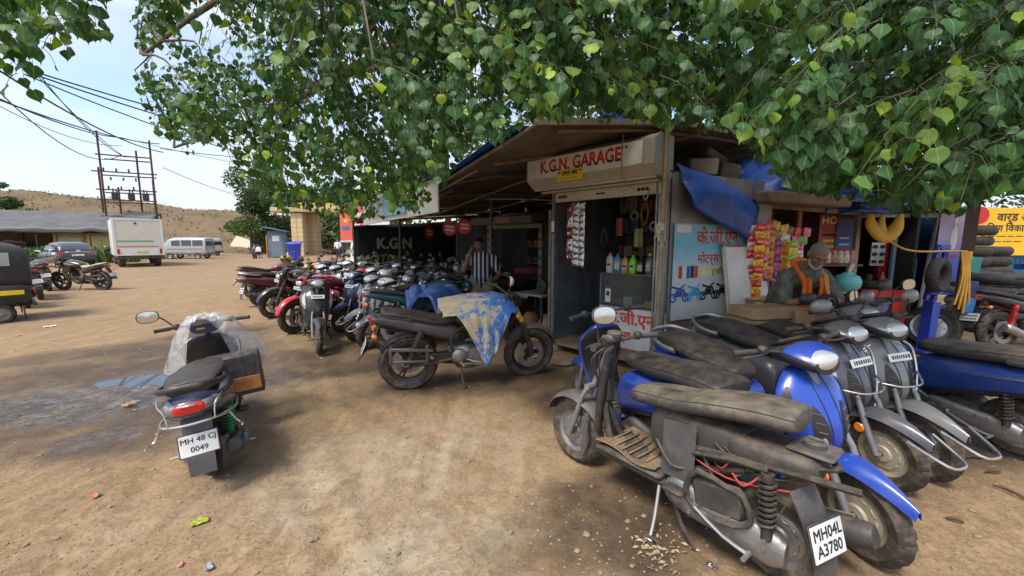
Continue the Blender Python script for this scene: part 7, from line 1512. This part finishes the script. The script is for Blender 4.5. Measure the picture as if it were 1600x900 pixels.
# old man bending over a bag
def old_man():
    p = at(1247, 376, 4.25); z = Vector((p.x, p.y, 0)); b = MB(); V = Vector
    Mx = head(b, (-.035, -.34, 1.40), R(-8), R(34), R(8), 1.0)
    limb(b, [(.0, -.18, 1.25), (-.03, -.28, 1.34)], [.06, .055]); limb(b, [(.02, .16, .88), (.02, .05, 1.05), (.01, -.14, 1.20)], [.14, .15, .14]); ell(b, (.01, -.12, 1.18), (.19, .12, .11), rot=(R(40), 0, 0))
    rs, re, rw = V((-.19, -.12, 1.17)), V((-.255, -.22, .93)), V((-.13, -.40, .98)); limb(b, [rs, re, rw], [.055, .043, .031]); fingers(b, rw, (.8, -.35, -.15), (.1, -.3, -1), .8)
    ls, le, lw = V((.20, -.10, 1.17)), V((.27, -.24, .95)), V((.06, -.42, 1.0)); limb(b, [ls, le, lw], [.055, .043, .031]); fingers(b, lw, (-.8, -.35, -.2), (-.1, -.2, -1), .8)
    for sg in (1, -1): limb(b, [(sg*.09+.02, .16, .85), (sg*.10+.02, .10, .46), (sg*.10+.02, .14, .10)], [.09, .06, .045]); b.tube([(sg*.10+.02, .17, .045), (sg*.11+.02, -.05, .035)], [.04, .035], 10)
    body = remeshed('person', b, SKIN, None, .0075, 3); body.location = z; tag(body, 'grey bearded old man in an orange scarf bending over a cloth bag', 'person')
    KU = mat('grey_kurta', (.10, .105, .088), .9, 0, .1, .5, 14, bump=.3, bscale=60)
    sh = MB(); limb(sh, [(.02, .16, .62), (.02, .15, .90), (.02, .04, 1.06), (.01, -.14, 1.20)], [.20, .185, .17, .15]); ell(sh, (.01, -.11, 1.17), (.215, .14, .12), rot=(R(40), 0, 0)); limb(sh, [rs, rs.lerp(re, .92)], [.085, .072]); limb(sh, [ls, ls.lerp(le, .95)], [.095, .08]); limb(sh, [ls+V((.03, .05, .0)), V((.22, .05, .62))], [.10, .12])
    so = remeshed('kurta', sh, KU, body, .012, 3)
    tr_ = MB()
    for sg in (1, -1): limb(tr_, [(sg*.09+.02, .16, .85), (sg*.10+.02, .10, .46), (sg*.10+.02, .14, .08)], [.12, .10, .085])
    remeshed('trousers', tr_, mat('dark_cloth', (.06, .055, .05), .9, 0, .2), body, .014, 3)
    GH_ = mat('grey_hair', (.22, .21, .20), .7, 0, 0, .3, 30, bump=.6, bscale=180); hr = MB(); hr.M = Mx; ell(hr, (0, .024, .046), (.078, .092, .080)); ell(hr, (0, .07, -.02), (.065, .042, .055)); remeshed('hair', hr, GH_, body, .009, 2)
    bd = MB(); bd.M = Mx; ell(bd, (0, -.046, -.095), (.038, .036, .028)); bd.tube([(-.066, -.01, -.03), (-.052, -.04, -.075), (0, -.068, -.10), (.052, -.04, -.075), (.066, -.01, -.03)], [.008, .014, .018, .014, .008], 10, 3); bd.tube([(-.034, -.084, -.058), (0, -.100, -.047), (.034, -.084, -.058)], [.005, .009, .005], 8, 2); remeshed('beard', bd, mat('white_beard', (.42, .41, .40), .8, 0, 0, .2, 40, bump=.5, bscale=200), body, .0075, 2); face_bits(body, Mx)
    OS = mat('orange_scarf', (.72, .13, .012), .85, 0, .05, .2, 12, bump=.4, bscale=70)
    for sg, x0, zb in ((-1, -.085, .78), (1, .085, .84)):
        m_ = MB(); m_.grid(lambda u, v: ((x0+(u-.5)*(.10-.02*math.sin(3*v))+.012*math.sin(v*5)), -.10-.18*math.sin(min(1, v*2.2)*1.57)-.02*math.sin(u*9)-(0.05*(v-.4) if v > .4 else 0), 1.31-(1.31-zb)*v+.02*math.sin(u*3)), 10, 18, .008); m_.build('scarf', OS, body, 180)
    m_ = MB(); m_.tube([(-.09, -.10, 1.30), (-.07, -.06, 1.335), (.0, -.05, 1.35), (.07, -.06, 1.335), (.09, -.10, 1.30)], .035, 8, 3, flat=.6); m_.build('scarf', OS, body, 180)
    st_ = MB(); st_.tube([(.10, -.15, 1.29), (.12, -.26, 1.20), (.11, -.31, 1.08), (.09, -.36, 1.02)], [.02, .028, .026, .015], 8, 3, flat=.4); st_.build('shoulder_strap', mat('tan_strap', (.42, .22, .06), .7, 0, .1), body)
    bg_ = empty('cloth_bag', tuple(z+V((.01, -.45, .62))), (0, 0, R(-6)), 'tan cloth bag with navy handles held by the old man', 'bag'); TB_ = mat('tan_bag', (.30, .24, .16), .9, 0, .1, .2, 8, bump=.4, bscale=60)
    m_ = MB(); m_.rings([[(s_*.15*math.copysign(abs(math.cos(a))**.6, math.cos(a)), d_*.07*math.copysign(abs(math.sin(a))**.6, math.sin(a))+.006*math.sin(5*a), zz) for a in [2*math.pi*q/24 for q in range(24)]] for zz, s_, d_ in ((0, .85, .8), (.02, 1, 1), (.18, 1.02, 1.05), (.30, .9, .7), (.305, .86, .62), (.2, .85, .6))]); m_.build('bag_body', TB_, bg_, 60)
    for y in (-.04, .03): tb('handle', [(-.07, y, .28), (-.06, y, .37), (.0, y+.01, .41), (.06, y, .37), (.07, y, .28)], .012, mat('navy_cloth', (.02, .024, .05)), bg_, 6, 3)
old_man()
def far_person(label, p, top, low, seated=False, heading=0.):
    b = MB(); V = Vector; Mx = head(b, (0, -.02, 1.56 if not seated else 1.12), 0, .1, 0, 1.05); dz = 0 if not seated else -.44
    limb(b, [(0, 0, 1.36+dz), (0, 0, 1.48+dz)], [.06, .055]); limb(b, [(0, 0, .95+dz), (0, 0, 1.3+dz)], [.14, .15])
    arms = [[V((sg*.19, 0, 1.33+dz)), V((sg*.25, -.04, 1.06+dz)), V((sg*.20, -.18, .90+dz if not seated else .62))] for sg in (1, -1)]
    for sg, a_ in zip((1, -1), arms): limb(b, a_, [.055, .042, .03]); fingers(b, a_[2], (-.1*sg, -.4, -1), (-sg, 0, 0), .4)
    legs = [[(sg*.09, 0, .92), (sg*.10, -.02, .48), (sg*.10, .02, .08)] if not seated else [(sg*.09, 0, .50), (sg*.13, -.40, .50), (sg*.13, -.38, .08)] for sg in (1, -1)]
    for l_ in legs: limb(b, l_, [.09, .062, .045]); b.tube([(l_[2][0], l_[2][1]+.03, .04), (l_[2][0], l_[2][1]-.16, .035)], [.04, .035], 8)
    body = remeshed('person', b, SKIN, None, .014, 2); body.location = p; body.rotation_euler = (0, 0, heading); tag(body, label, 'person')
    sh = MB(); limb(sh, [(0, 0, .93+dz), (0, 0, 1.3+dz)], [.17, .17]); ell(sh, (0, 0, 1.28+dz), (.22, .14, .12)); [limb(sh, [a_[0], a_[1]], [.08, .065]) for a_ in arms]; remeshed('shirt', sh, top, body, .02, 2)
    tr_ = MB(); [limb(tr_, l_, [.12, .09, .075]) for l_ in legs]; remeshed('trousers', tr_, low, body, .02, 2)
    hr = MB(); hr.M = Mx; ell(hr, (0, .024, .05), (.082, .095, .082)); hr.build('hair', HAIRB, body)
WS = mat('white_cotton', (.62, .63, .66), .85, 0, .1, .1, 5); DT = mat('dark_trousers', (.03, .03, .035), .85, 0, .2)
p = gp(405, 404); st = empty('plastic_stool', (p.x, p.y, 0), label='dark stool under the seated man by the hut', cat='stool'); bx('seat', (0, .05, .38), (.36, .36, .04), GREYP, st)
for a in (-.14, .14):
    for b in (-.14, .14): bx('leg', (a, b+.05, .19), (.04, .04, .37), GREYP, st)
far_person('man in a white shirt seated on a stool beside the blue hut', (p.x, p.y, 0), WS, DT, True, R(-20)); p = gp(529, 404); far_person('man in a white shirt standing in the shade of the gateway', (p.x, p.y, 0), WS, mat('navy_trousers', (.02, .025, .05), .85, 0, .2), False, R(10))
# ---------------------------------------------------------------- parked two-wheelers
COL = {k: paint(k, c, d) for k, c, d in (('royal_blue', (.012, .055, .36), .16), ('dark_blue', (.012, .022, .075), .22), ('slate', (.075, .08, .10), .28), ('grey', (.17, .175, .18), .3), ('matt_black', (.022, .024, .026), .22), ('white', (.62, .63, .64), .15), ('silver', (.36, .38, .41), .25), ('red', (.50, .012, .015), .15), ('maroon', (.10, .012, .025), .25), ('teal', (.012, .075, .11), .15), ('mint', (.28, .45, .40), .15), ('gold', (.45, .26, .05), .2), ('navy', (.015, .03, .12), .2), ('black', (.014, .014, .016), .3))}
def dirv(d): a = Vector((d[0], d[1], 0)).normalized(); return a, math.atan2(a.y, a.x)
def put(o_, front=None, rear=None, d=(0, -1), lean=0., wb=1.25):
    a, h = dirv(d); r_ = Vector(rear) if rear is not None else Vector(front)-a*wb
    return place(o_, (r_.x, r_.y), heading=h, lean=lean)
DUSTY = mat('dusty_vinyl', (.03, .03, .03), .55, 0, .62, .2, 5, bump=.15, bscale=120, dustcol=(.24, .19, .13))
PALEW = mat('dirty_cream_rim', (.42, .38, .30), .5, .3, .5, .2, 8)
# foreground: stripped scooter and its neighbours
s1 = scooter('stripped black scooter with bare frame, coil spring and torn brown mat', COL['black'], dict(stripped=True, seatmat=DUSTY, plate=[('MH04L', .030, .062), ('A3780', -.030, .062)], rail=False))
put(s1, rear=(1.22, 1.67, 0), d=(-.61, .79), lean=1)
for c in s1.children:
    n = c.name.split('.')[0]
    if n in ('seat',): c.location.x += .16; c.location.z -= .0; c.rotation_euler.y = R(5)
    if n in ('fuel_tank', 'filler_cap'): c.location.x += .20
    if n in ('rear_mudguard', 'number_plate'): c.location.x += .17
    if n == 'number_plate': c.location.x -= .022
    if n in ('rear_mudguard', 'number_plate'): c.rotation_euler.z = -R(14); c.location.y += .0; c.location.z -= .05
    if n == 'storage_bucket': c.location.x += .12; c.location.z -= .01; c.scale = (1, .9, .98)
DBLK = mat('dusty_black_plastic', (.03, .03, .03), .55, 0, .42, .25, 7, bump=.15); DGRY = mat('dusty_grey_plastic', (.06, .06, .065), .6, 0, .42, .25, 7, bump=.15)
def swap(o_, rp):
    for c in o_.children:
        if c.type == 'MESH' and c.data.materials and c.data.materials[0] in rp: c.data.materials[0] = rp[c.data.materials[0]]
        swap(c, rp)
swap(s1, {BLACK: DBLK, GREYP: DGRY})
s2 = scooter('blue scooter squeezed behind the stripped one, facing away', COL['royal_blue'], dict(mirrors=False, rail=False, front_plate=False, no_cowl=True)); put(s2, rear=(1.14, 2.32, 0), d=(-.36, .93), lean=-4)
HERO = dict(cowl=BLACK, front_plate=False, mirrors=False, siglens=BLACK, rimmat=PALEW, inner=BLACK)
s3 = scooter('royal blue scooter with orange reflectors and pale dusty wheel at the front', COL['royal_blue'], HERO); put(s3, front=(1.73, 1.80, 0), d=(.20, -.98), lean=7)
for sg in (1, -1):
    m_ = MB(); m_.lathe([(.0, 0), (.026, 0), (.03, .006), (.026, .014), (.0, .016)], (1.155, sg*.098 if sg > 0 else -.114, .40), 'y', 18); m_.build('reflector', ORANGE, s3)
m_ = MB(); m_.tube([(1.12, .21, .66), (1.0, .235, .52)], .004, 4); 
s4 = scooter('slate grey scooter with chrome crash bars second from the blue one', COL['slate'], dict(cowl=BLACK, guard=1, mirrors='L', rimmat=PALEW, mirrorshell=COL['slate'])); put(s4, front=(2.37, 2.36, 0), d=(.235, -.97), lean=6)
s5 = scooter('light grey scooter with long side signal and plate third from the blue one', COL['grey'], dict(cowl=BLACK, guard=1, mirrors=True, front_wheel='three', inner=BLACK, mirrorshell=COL['grey'])); put(s5, front=(2.70, 2.46, 0), d=(.13, -.99), lean=5)
for s_, sd in ((s4, 1), (s5, -1)):
    m_ = MB(); m_.lathe([(.0, 0), (.026, 0), (.03, .006), (.026, .014), (.0, .016)], (1.17, -.114, .385), 'y', 18); m_.build('reflector', ORANGE, s_)
s6 = scooter('dark dusty scooter with grey headlight cowl behind the light grey one', COL['matt_black'], dict(mirrors=True, cowl=COL['grey'], front_plate=False)); put(s6, front=(3.12, 3.06, 0), d=(.10, -.99), lean=9)
s7 = scooter('blue scooter with grey rail cut by the right edge', paint('deep_blue', (.012, .05, .24), .25), dict(seatmat=DUSTY, railmat=GREYP, front_plate=False)); put(s7, rear=(3.66, 2.72, 0), d=(-.30, .95), lean=-6)
# scooter with a plastic sheet at the left
NB = COL['dark_blue']
s8 = scooter('dark blue scooter under clear plastic sheet, plate MH 48 CJ 0049', NB, dict(guard=2, plate=[('MH 48 CJ', .030, .048), ('0049', -.030, .048)], mirrors='L', rimmat=BLACK, railmat=BLACK, shield=mat('blue_shield', (.10, .22, .36), .4, .4, .2), shockmat=mat('green_spring', (.04, .30, .10), .5, .2, .2))); put(s8, rear=gp(338, 738), d=(-.53, .85), lean=-5); s8.scale = (.9, .9, .9)
for c in s8.children:
    if c.name.startswith('shock_absorber'): c.location.y -= .29
PLS = mat('clear_plastic', (.75, .78, .80), .12, 0, 0, .1, 6, alpha=.30, coat=1., bump=1., bscale=14)
def film(u, v):
    x = 1.14-.52*v; hw = .16+.20*math.sin(math.pi*min(1, .25+.75*v)); y = (u-.5)*2*hw*(1.2 if u < .5 else 1.0); z_ = 1.09+.06*max(0, .5-u)-.12*abs(u-.5)*2-.36*(abs(u-.5)*2)**3-.20*max(0, .35-v)/.35+.09*noise.noise(Vector((u*4, v*4, 2)))+.05*noise.noise(Vector((u*11, v*9, 5)))-.03*abs(noise.noise(Vector((u*9, v*14, 8))))
    return (x, y, z_)
tag(MB().grid(film, 46, 36, 0).build('plastic_sheet', PLS, None, 28), 'crumpled clear plastic sheet draped over the dark blue scooter handlebar', 'plastic sheet')
ps = bpy.data.objects['plastic_sheet']; ps.location = s8.location; ps.rotation_euler = s8.rotation_euler; ps.scale = s8.scale
bxg = empty('patterned_bag', s8.location, s8.rotation_euler, 'checked black and white box with orange panels in the scooter footwell', 'box'); CHK = mat('checked_edge', (.06, .055, .06), .6, 0, .2, .5, 25)
bxg.scale = s8.scale; MB().box((.70, -.17, .52), (.15, .40, .38), (0, R(-6), 0), .012).build('bag_body', CHK, bxg)
for z_ in (.60, .42): MB().box((.620+(z_-.52)*.105, -.25, z_+.02), (.006, .20, .13), (0, R(-6), 0), .002).build('bag_panel', mat('orange_card', (.50, .20, .05), .7, 0, .1, .3, 12), bxg); MB().box((.70, -.374, z_+.02), (.10, .006, .14), (0, R(-6), 0), .002).build('bag_panel', mat('orange_card', (.50, .20, .05)), bxg)
yt_ = MB().box((.872, .03, .93), (.006, .06, .07), (0, R(-30), 0), .002).build('yellow_sticker', YEL, s8)
# dusty grey naked motorcycle in the middle
PG = paint('dusty_graphite', (.035, .037, .042), .5)
mc = motorcycle('dusty graphite motorcycle with painted tarpaulin over its tank', PG, dict(enginemat=ALLOY, gaiter=mat('yellow_fork', (.60, .42, .03), .4, 0, .2), headlight=False, mirrors='L', saree=True, tail=GREYP, mirrorshell=mat('cream_mirror', (.62, .55, .40), .4, 0, .2), wheels='three', fender=GREYP)); put(mc, rear=gp(640, 608), d=(.95, .31), lean=9); mc.scale = (1, -1, 1); mc.rotation_euler[0] = R(7)
PAT = mat('paint_stained_tarp', (.42, .36, .25), .75, 0, .0, .2, 4, bump=.4, bscale=16)
t = PAT.node_tree; N = t.nodes.new; K = t.links.new; b_ = [n for n in t.nodes if n.type == 'BSDF_PRINCIPLED'][0]; co = N('ShaderNodeTexCoord'); n1_ = N('ShaderNodeTexNoise'); n1_.inputs['Scale'].default_value = 9; n1_.inputs['Detail'].default_value = 9; n1_.inputs['Roughness'].default_value = .75; mpp = N('ShaderNodeMapping'); mpp.inputs['Scale'].default_value = (1, 2.4, .7); K(co.outputs['Object'], mpp.inputs[0]); K(mpp.outputs[0], n1_.inputs[0]); r_ = N('ShaderNodeValToRGB'); e = r_.color_ramp.elements; e[0].position = .47; e[0].color = (.47, .40, .27, 1); e[1].position = .54; e[1].color = (.035, .16, .48, 1)
sp = N('ShaderNodeSeparateXYZ'); K(co.outputs['Object'], sp.inputs[0]); ma = N('ShaderNodeMath'); ma.operation = 'MULTIPLY_ADD'; ma.inputs[1].default_value = .30; ma.inputs[2].default_value = -.22; K(sp.outputs[0], ma.inputs[0]); ad = N('ShaderNodeMath'); ad.operation = 'ADD'; K(ma.outputs[0], ad.inputs[0]); K(n1_.outputs[0], ad.inputs[1]); K(ad.outputs[0], r_.inputs[0]); K(r_.outputs[0], b_.inputs['Base Color'])
def tank_tarp(u, v):
    # over the tank and the seat's front; one long pointed corner hangs on the near side
    x = .30+.78*u; s_ = (v-.36)*1.25; side = max(0, abs(s_)-.13); top = .985-.10*max(0, .45-u)-.05*max(0, u-.8)*5
    lim = (.60-1.25*abs(u-.50)-.10*math.sin(u*7)) if s_ > 0 else .26
    side = side*max(.10, lim)/.67 if s_ > 0 else side
    y = math.copysign(min(abs(s_), .13)*1.15+.06*min(1, side*6)+.12*side, s_)
    f_ = (.035*math.sin(u*17+3*s_)+.02*math.sin(u*31))*min(1, side*3)+.02*noise.noise(Vector((u*7, v*7, 1)))
    return (x+.06*side+.02*math.sin(v*9), y+math.copysign(f_, s_), top-side*1.05+.014*noise.noise(Vector((u*6, v*6, 4))))
to = MB().grid(tank_tarp, 34, 44, .006).build('paint_stained_tarp', PAT, None, 180); to.location = mc.location; to.rotation_euler = mc.rotation_euler; to.scale = mc.scale; tag(to, 'blue tarpaulin caked with cream paint draped over the motorcycle tank', 'tarpaulin')
# row along the workshop
SC0 = scooter('matt black scooter facing the yard at the end of the row', COL['matt_black'], dict(cowl=BLACK, mirrors=False, front_wheel='five', rear_wheel='five', rimmat=GREYP, front_plate=True)); put(SC0, front=gp(498, 553), d=(.50, -.87), lean=-3)
SC1 = scooter('white sporty scooter nearest the graphite motorcycle', COL['white'], dict(cowl=BLACK, guard=1, siglens=ORANGE, mirrorshell=GREYP, front_wheel='three', inner=GREYP)); put(SC1, front=gp(578, 545), d=(-.55, -.83), lean=-5)
MC0 = motorcycle('teal and black motorcycle behind the graphite one', COL['teal'], dict(mirrors=True)); put(MC0, rear=gp(612, 545), d=(.90, .43), lean=-6, wb=1.32)
GRP = 'two-wheelers parked along the workshop'
for o_ in (SC0, SC1, MC0): o_['group'] = GRP
[bpy.data.objects.remove(c) for o_ in (MC0,) for c in []]
def more(kind, col, front=None, rear=None, d=(-.7, -.7), lean=-5, label='', px=None, rpx=None, seat=None):
    src = MC0 if kind == 'm' else SC1 if len(label) % 2 else SC0; base = COL['teal'] if kind == 'm' else COL['white'] if src is SC1 else COL['matt_black']; a, h = dirv(d); wb = 1.25 if kind == 's' else 1.32
    if px: front = gp(*px)
    if rpx: rear = gp(*rpx)
    r_ = Vector(rear) if rear is not None else Vector(front)-a*wb
    rp = {base: COL[col]} if isinstance(col, str) else {base: col}
    if seat: rp[VINYL] = seat
    return copy_thing(src, (r_.x, r_.y, 0), (R(lean), 0, h), label, GRP, rp)
more('s', 'silver', px=(558, 533), d=(-.50, -.86), label='silver scooter between the white one and the navy one')
more('s', 'navy', px=(534, 519), d=(-.35, -.93), label='navy scooter right behind the matt black one')
more('m', 'red', px=(461, 521), d=(-.45, -.89), label='red motorcycle to the left of the matt black scooter')
more('m', 'black', px=(430, 498), d=(-.60, -.80), label='black motorcycle with bare handlebar left of the red one')
more('s', 'maroon', rpx=(407, 478), d=(.6, .8), label='maroon scooter with its tail to the yard')
more('m', 'maroon', rpx=(400, 467), d=(.72, .69), label='dark red motorcycle at the far left end of the row')
more('m', 'black', front=kw(-2.1, -1.0, 0), d=(-.9, -.35), label='black motorcycle under the blue sheet behind the teal one')
k_ = 0
LBS = [('s', 'silver', 'silver scooter deep in the parked row'), ('m', 'black', 'black motorcycle deep in the parked row'), ('s', 'grey', 'grey scooter deep in the parked row'), ('s', 'white', 'white scooter deep in the parked row'), ('m', 'navy', 'navy motorcycle deep in the parked row'), ('s', 'silver', 'second silver scooter deep in the parked row')]
for k in range(6):
    kd, cl, lb = LBS[k]; q = kw(-2.9-.72*k, .25-.1*k, 0); more(kd, cl, front=q, d=(-.65+.1*(k % 3), -.75), label=lb+[' nearest the man', ' beside the silver scooter', ' beside the eave post', ' beyond the eave post', ' close to the banner', ' before the black banner'][k], lean=-4)
for k in range(7):
    q = kw(-2.2-.62*k, -.75-.12*k, 0); kd = 'smssmss'[k]; more(kd, ['white', 'silver', 'silver', 'white', 'red', 'silver', 'white'][k], front=(q.x, q.y, 0), d=(-.62+.08*(k % 3), -.78), lean=-5+(k % 2)*3, label=['white scooter', 'silver motorcycle', 'silver scooter', 'white scooter', 'red motorcycle', 'silver scooter', 'white scooter'][k]+' jammed between the front row and the workshop, '+ORD[k]+' from the right')
for k in range(5):
    q = gp(470+k*19, 470-k*1.5+4*(k % 2)); more(['m', 's', 'm', 's', 's'][k], ['gold', 'black', 'silver', 'white', 'silver'][k], front=(q.x, q.y, 0), d=(-.55, -.83), label=['gold motorcycle', 'black scooter', 'silver motorcycle', 'white scooter', 'silver scooter'][k]+' in the second row, '+['first', 'second', 'third', 'fourth', 'fifth'][k]+' from the left')
for k, (kd, cl, px, Y, d, lb) in enumerate((('s', 'silver', 655, 8.9, (-.75, -.65), 'silver scooter standing inside the workshop by the eave post'), ('m', 'red', 672, 8.6, (-.8, -.6), 'bright red motorcycle inside the workshop'), ('s', 'mint', 703, 7.9, (-.45, -.9), 'mint green scooter inside the workshop beside the man'), ('s', 'gold', 734, 7.1, (-.3, -.95), 'gold scooter just in front of the striped shirt man'), ('m', 'black', 625, 10.2, (-.7, -.7), 'dark motorcycle under the KGN MOTORS banner'), ('s', 'grey', 600, 10.6, (-.6, -.8), 'grey scooter at the foot of the banner'))):
    q = at(px, 376, Y); o_ = more(kd, cl, front=(q.x, q.y, 0), d=d, label=lb, lean=-4)
    if cl == 'mint': MINT = o_
# covers and helmets lying on the row
def cover(label, c, w_, l_, rz, m, seed):
    o_ = MB().grid(lambda u, v: ((u-.5)*l_, (v-.5)*w_, -.28*(abs(v-.5)*2)**2-.10*(abs(u-.5)*2)**3+.05*noise.noise(Vector((u*5+seed, v*5, seed)))+.02*math.sin(u*18+v*4)), 20, 16, .006).build('cloth_cover', m, None, 180); o_.location = c; o_.rotation_euler = (0, 0, rz); return tag(o_, label, 'cover', 'cloths over the parked bikes')
DB = mat('dark_blue_sheet', (.02, .07, .24), .5, 0, .15, .3, 5, bump=.4, bscale=20)
cover('dark blue sheet over the bikes behind the teal motorcycle', at(690, 447, 5.35), .55, .75, R(60), DB, 1); cover('small blue sheet left of the larger one', at(655, 445, 5.6), .35, .4, R(20), DB, 3)
m_ = MB(); Loft([(-.16, 0, .09, .07, .10, 2.4), (-.1, 0, .14, .10, .13, 2.4), (0, 0, .17, .13, .145, 2.2), (.1, 0, .13, .12, .12, 2.2), (.16, 0, .06, .06, .07, 2)], 'x', 20, 3).add(m_); he = m_.build('striped_headlamp_cover', stripes('striped_cover')); he.location = MINT.matrix_basis @ Vector((1.02, 0, 1.0)); he.rotation_euler = MINT.rotation_euler; he.scale = (.9, .9, .8); tag(he, 'black and white striped cover on the mint scooter headlamp', 'cover')
for k, (px, py, Y, c) in enumerate(((548, 437, 7.2, 'white'), (600, 432, 6.5, 'white'), (447, 405, 9.6, 'gold'))):
    m_ = MB(); ell(m_, (0, 0, 0), (.13, .115, .12), 18); hh_ = m_.build('helmet', COL[c]); hh_.location = at(px, py, Y); tag(hh_, ['white helmet resting on the row left of the silver scooters', 'white helmet on the bike above the white scooter', 'gold helmet far along the row'][k], 'helmet', 'helmets on the bikes'); m_ = MB(); m_.grid(lambda u, v: (.117*math.sin((u-.5)*2.4)*1.04, -.122*math.cos((u-.5)*2.4), -.05+.08*v), 10, 4, .006); m_.build('visor', BLACK, hh_)
tb_ = MB().lathe([(0, 0), (.16, 0), (.2, .42), (.21, .44), (.19, .42), (0, .05)], n=20, ax='z').build('green_tub', mat('dark_green_plastic', (.01, .09, .05), .45, 0, .2)); tb_.location = at(585, 420, 8.7); tb_.location.z = .55; tag(tb_, 'dark green tub standing among the bikes below the banner', 'tub')
# right edge motorcycle
m2 = motorcycle('black motorcycle with red tail lamp beside the tyre stack', COL['black'], dict(shockmat=REDL, rimmat=GREYP, mufflermat=STEEL)); put(m2, rear=gp(1556, 553), d=(.99, .12), lean=-6)
# left side of the yard
CS = mat('cream_seat', (.42, .34, .22), .6, 0, .2); YG = 'two-wheelers across the yard'
for kd, cl, rp, d, ln, lb, st_ in (('m', 'black', (163, 454), (-1, .05), -6, 'black motorcycle with cream seat parked side on across the yard', CS), ('m', 'black', (64, 468), (-.85, .55), -8, 'black motorcycle with its tail lamp to the yard behind the rickshaw', None), ('m', 'maroon', (43, 482), (-.85, .5), -8, 'dark red motorcycle nearest the rickshaw', None), ('m', 'navy', (187, 413), (-.8, .6), -6, 'navy motorcycle between the grey car and the truck', None), ('s', 'black', (403, 398), (.25, -.97), -3, 'lone dark scooter parked near the hut', None), ('m', 'black', (78, 455), (-.8, .6), -7, 'black motorcycle half hidden behind the cream seat one', None)):
    o_ = more(kd, cl, rpx=rp, d=d, lean=ln, label=lb, seat=st_); o_['group'] = YG
# ---------------------------------------------------------------- litter
def bit(name, label, px, py, s_, m, kind=0, group='litter on the yard'):
    p = gp(px, py); z_ = ground_h(p.x, p.y)
    if kind == 0: q = MB().grid(lambda u, v: ((u-.5)*s_*1.6, (v-.5)*s_, .003+.45*s_*abs(noise.noise(Vector((u*3.5+px, v*3.5, 1))))+.3*s_*abs(v-.5)*(px % 2)), 10, 8, .001)
    else: q = MB().tube([(-s_, 0, .01), (-.3*s_, .1*s_, .02), (.4*s_, -.05*s_, .015), (s_, .08*s_, .01)], [.007, .009, .008, .004], 6, 3)
    o_ = q.build(name, m, None, 180); o_.location = (p.x, p.y, z_+.006); o_.rotation_euler = (0, 0, (px*.37) % 3.1); tag(o_, label, name.replace('_', ' '), group)
LY = mat('fallen_leaf_green', (.30, .33, .03), .5, 0, .05, .4, 30); LW = mat('litter_white', (.6, .6, .6), .6, 0, .2)
bit('fallen_leaf', 'curled yellow green fallen leaf on the bare earth', 312, 817, .05, LY); bit('wrapper', 'tiny blue and orange wrapper on the bare earth', 149, 779, .03, mat('wrapper_orange', (.6, .16, .06), .5, 0, .05)); bit('wrapper', 'tiny blue corner of wrapper beside the orange one', 155, 778, .018, BLU)
bit('paper_scrap', 'long white paper scrap near the rickshaw', 78, 512, .10, LW); bit('paper_scrap', 'small white paper scrap beyond the long one', 83, 494, .07, LW); bit('paper_scrap', 'tiny white scrap beside the dark blue scooter', 395, 690, .025, LW); bit('paper_scrap', 'pink scrap at the lower edge of the yard', 282, 884, .02, mat('pinkish', (.5, .2, .2))); bit('paper_scrap', 'foil scrap under the stripped scooter', 1112, 888, .03, FOIL)
bit('paper_scrap', 'brown scrap in the muddy puddle', 205, 632, .08, CARD); bit('paper_scrap', 'clear film scrap at the lower edge', 325, 888, .035, mat('grey_film', (.3, .3, .3), .3, 0, .2))
for k, (px, py, s_) in enumerate(((1490, 818, .035), (1525, 715, .07), (1580, 772, .08), (1375, 785, .03), (1550, 738, .05), (1020, 850, .04))): bit('twig', ['short dark bark piece lying on the right foreground earth', 'dark twig under the right edge scooter', 'forked twig at the right edge of the earth', 'red brown twig beside the pale front wheel', 'small curled twig near the right edge', 'wood chip under the stripped scooter'][k], px, py, s_, mat('twig_dark', (.07, .045, .03), .8, 0, .2), 1)
# dry leaf litter under the stripped scooter
rg = random.Random(9); lt = MB()
for k in range(70):
    px, py = rg.gauss(1025, 26), rg.gauss(862, 20); p = gp(px, min(py, 899)); s_ = rg.uniform(.008, .022); a = rg.uniform(0, 6.28); z_ = ground_h(p.x, p.y)+.006
    lt.add([(p.x+s_*math.cos(a), p.y+s_*math.sin(a), z_), (p.x-.4*s_*math.sin(a), p.y+.4*s_*math.cos(a), z_+.008), (p.x-s_*math.cos(a), p.y-s_*math.sin(a), z_+rg.uniform(0, .006)), (p.x+.4*s_*math.sin(a), p.y-.4*s_*math.cos(a), z_+.003)], [(0, 1, 2, 3)])
tag(lt.build('dry_leaf_litter', mat('dry_leaf', (.34, .26, .16), .85, 0, .1, .4, 20)), 'scatter of dry leaf bits under the stripped scooter', 'litter', kind='stuff')
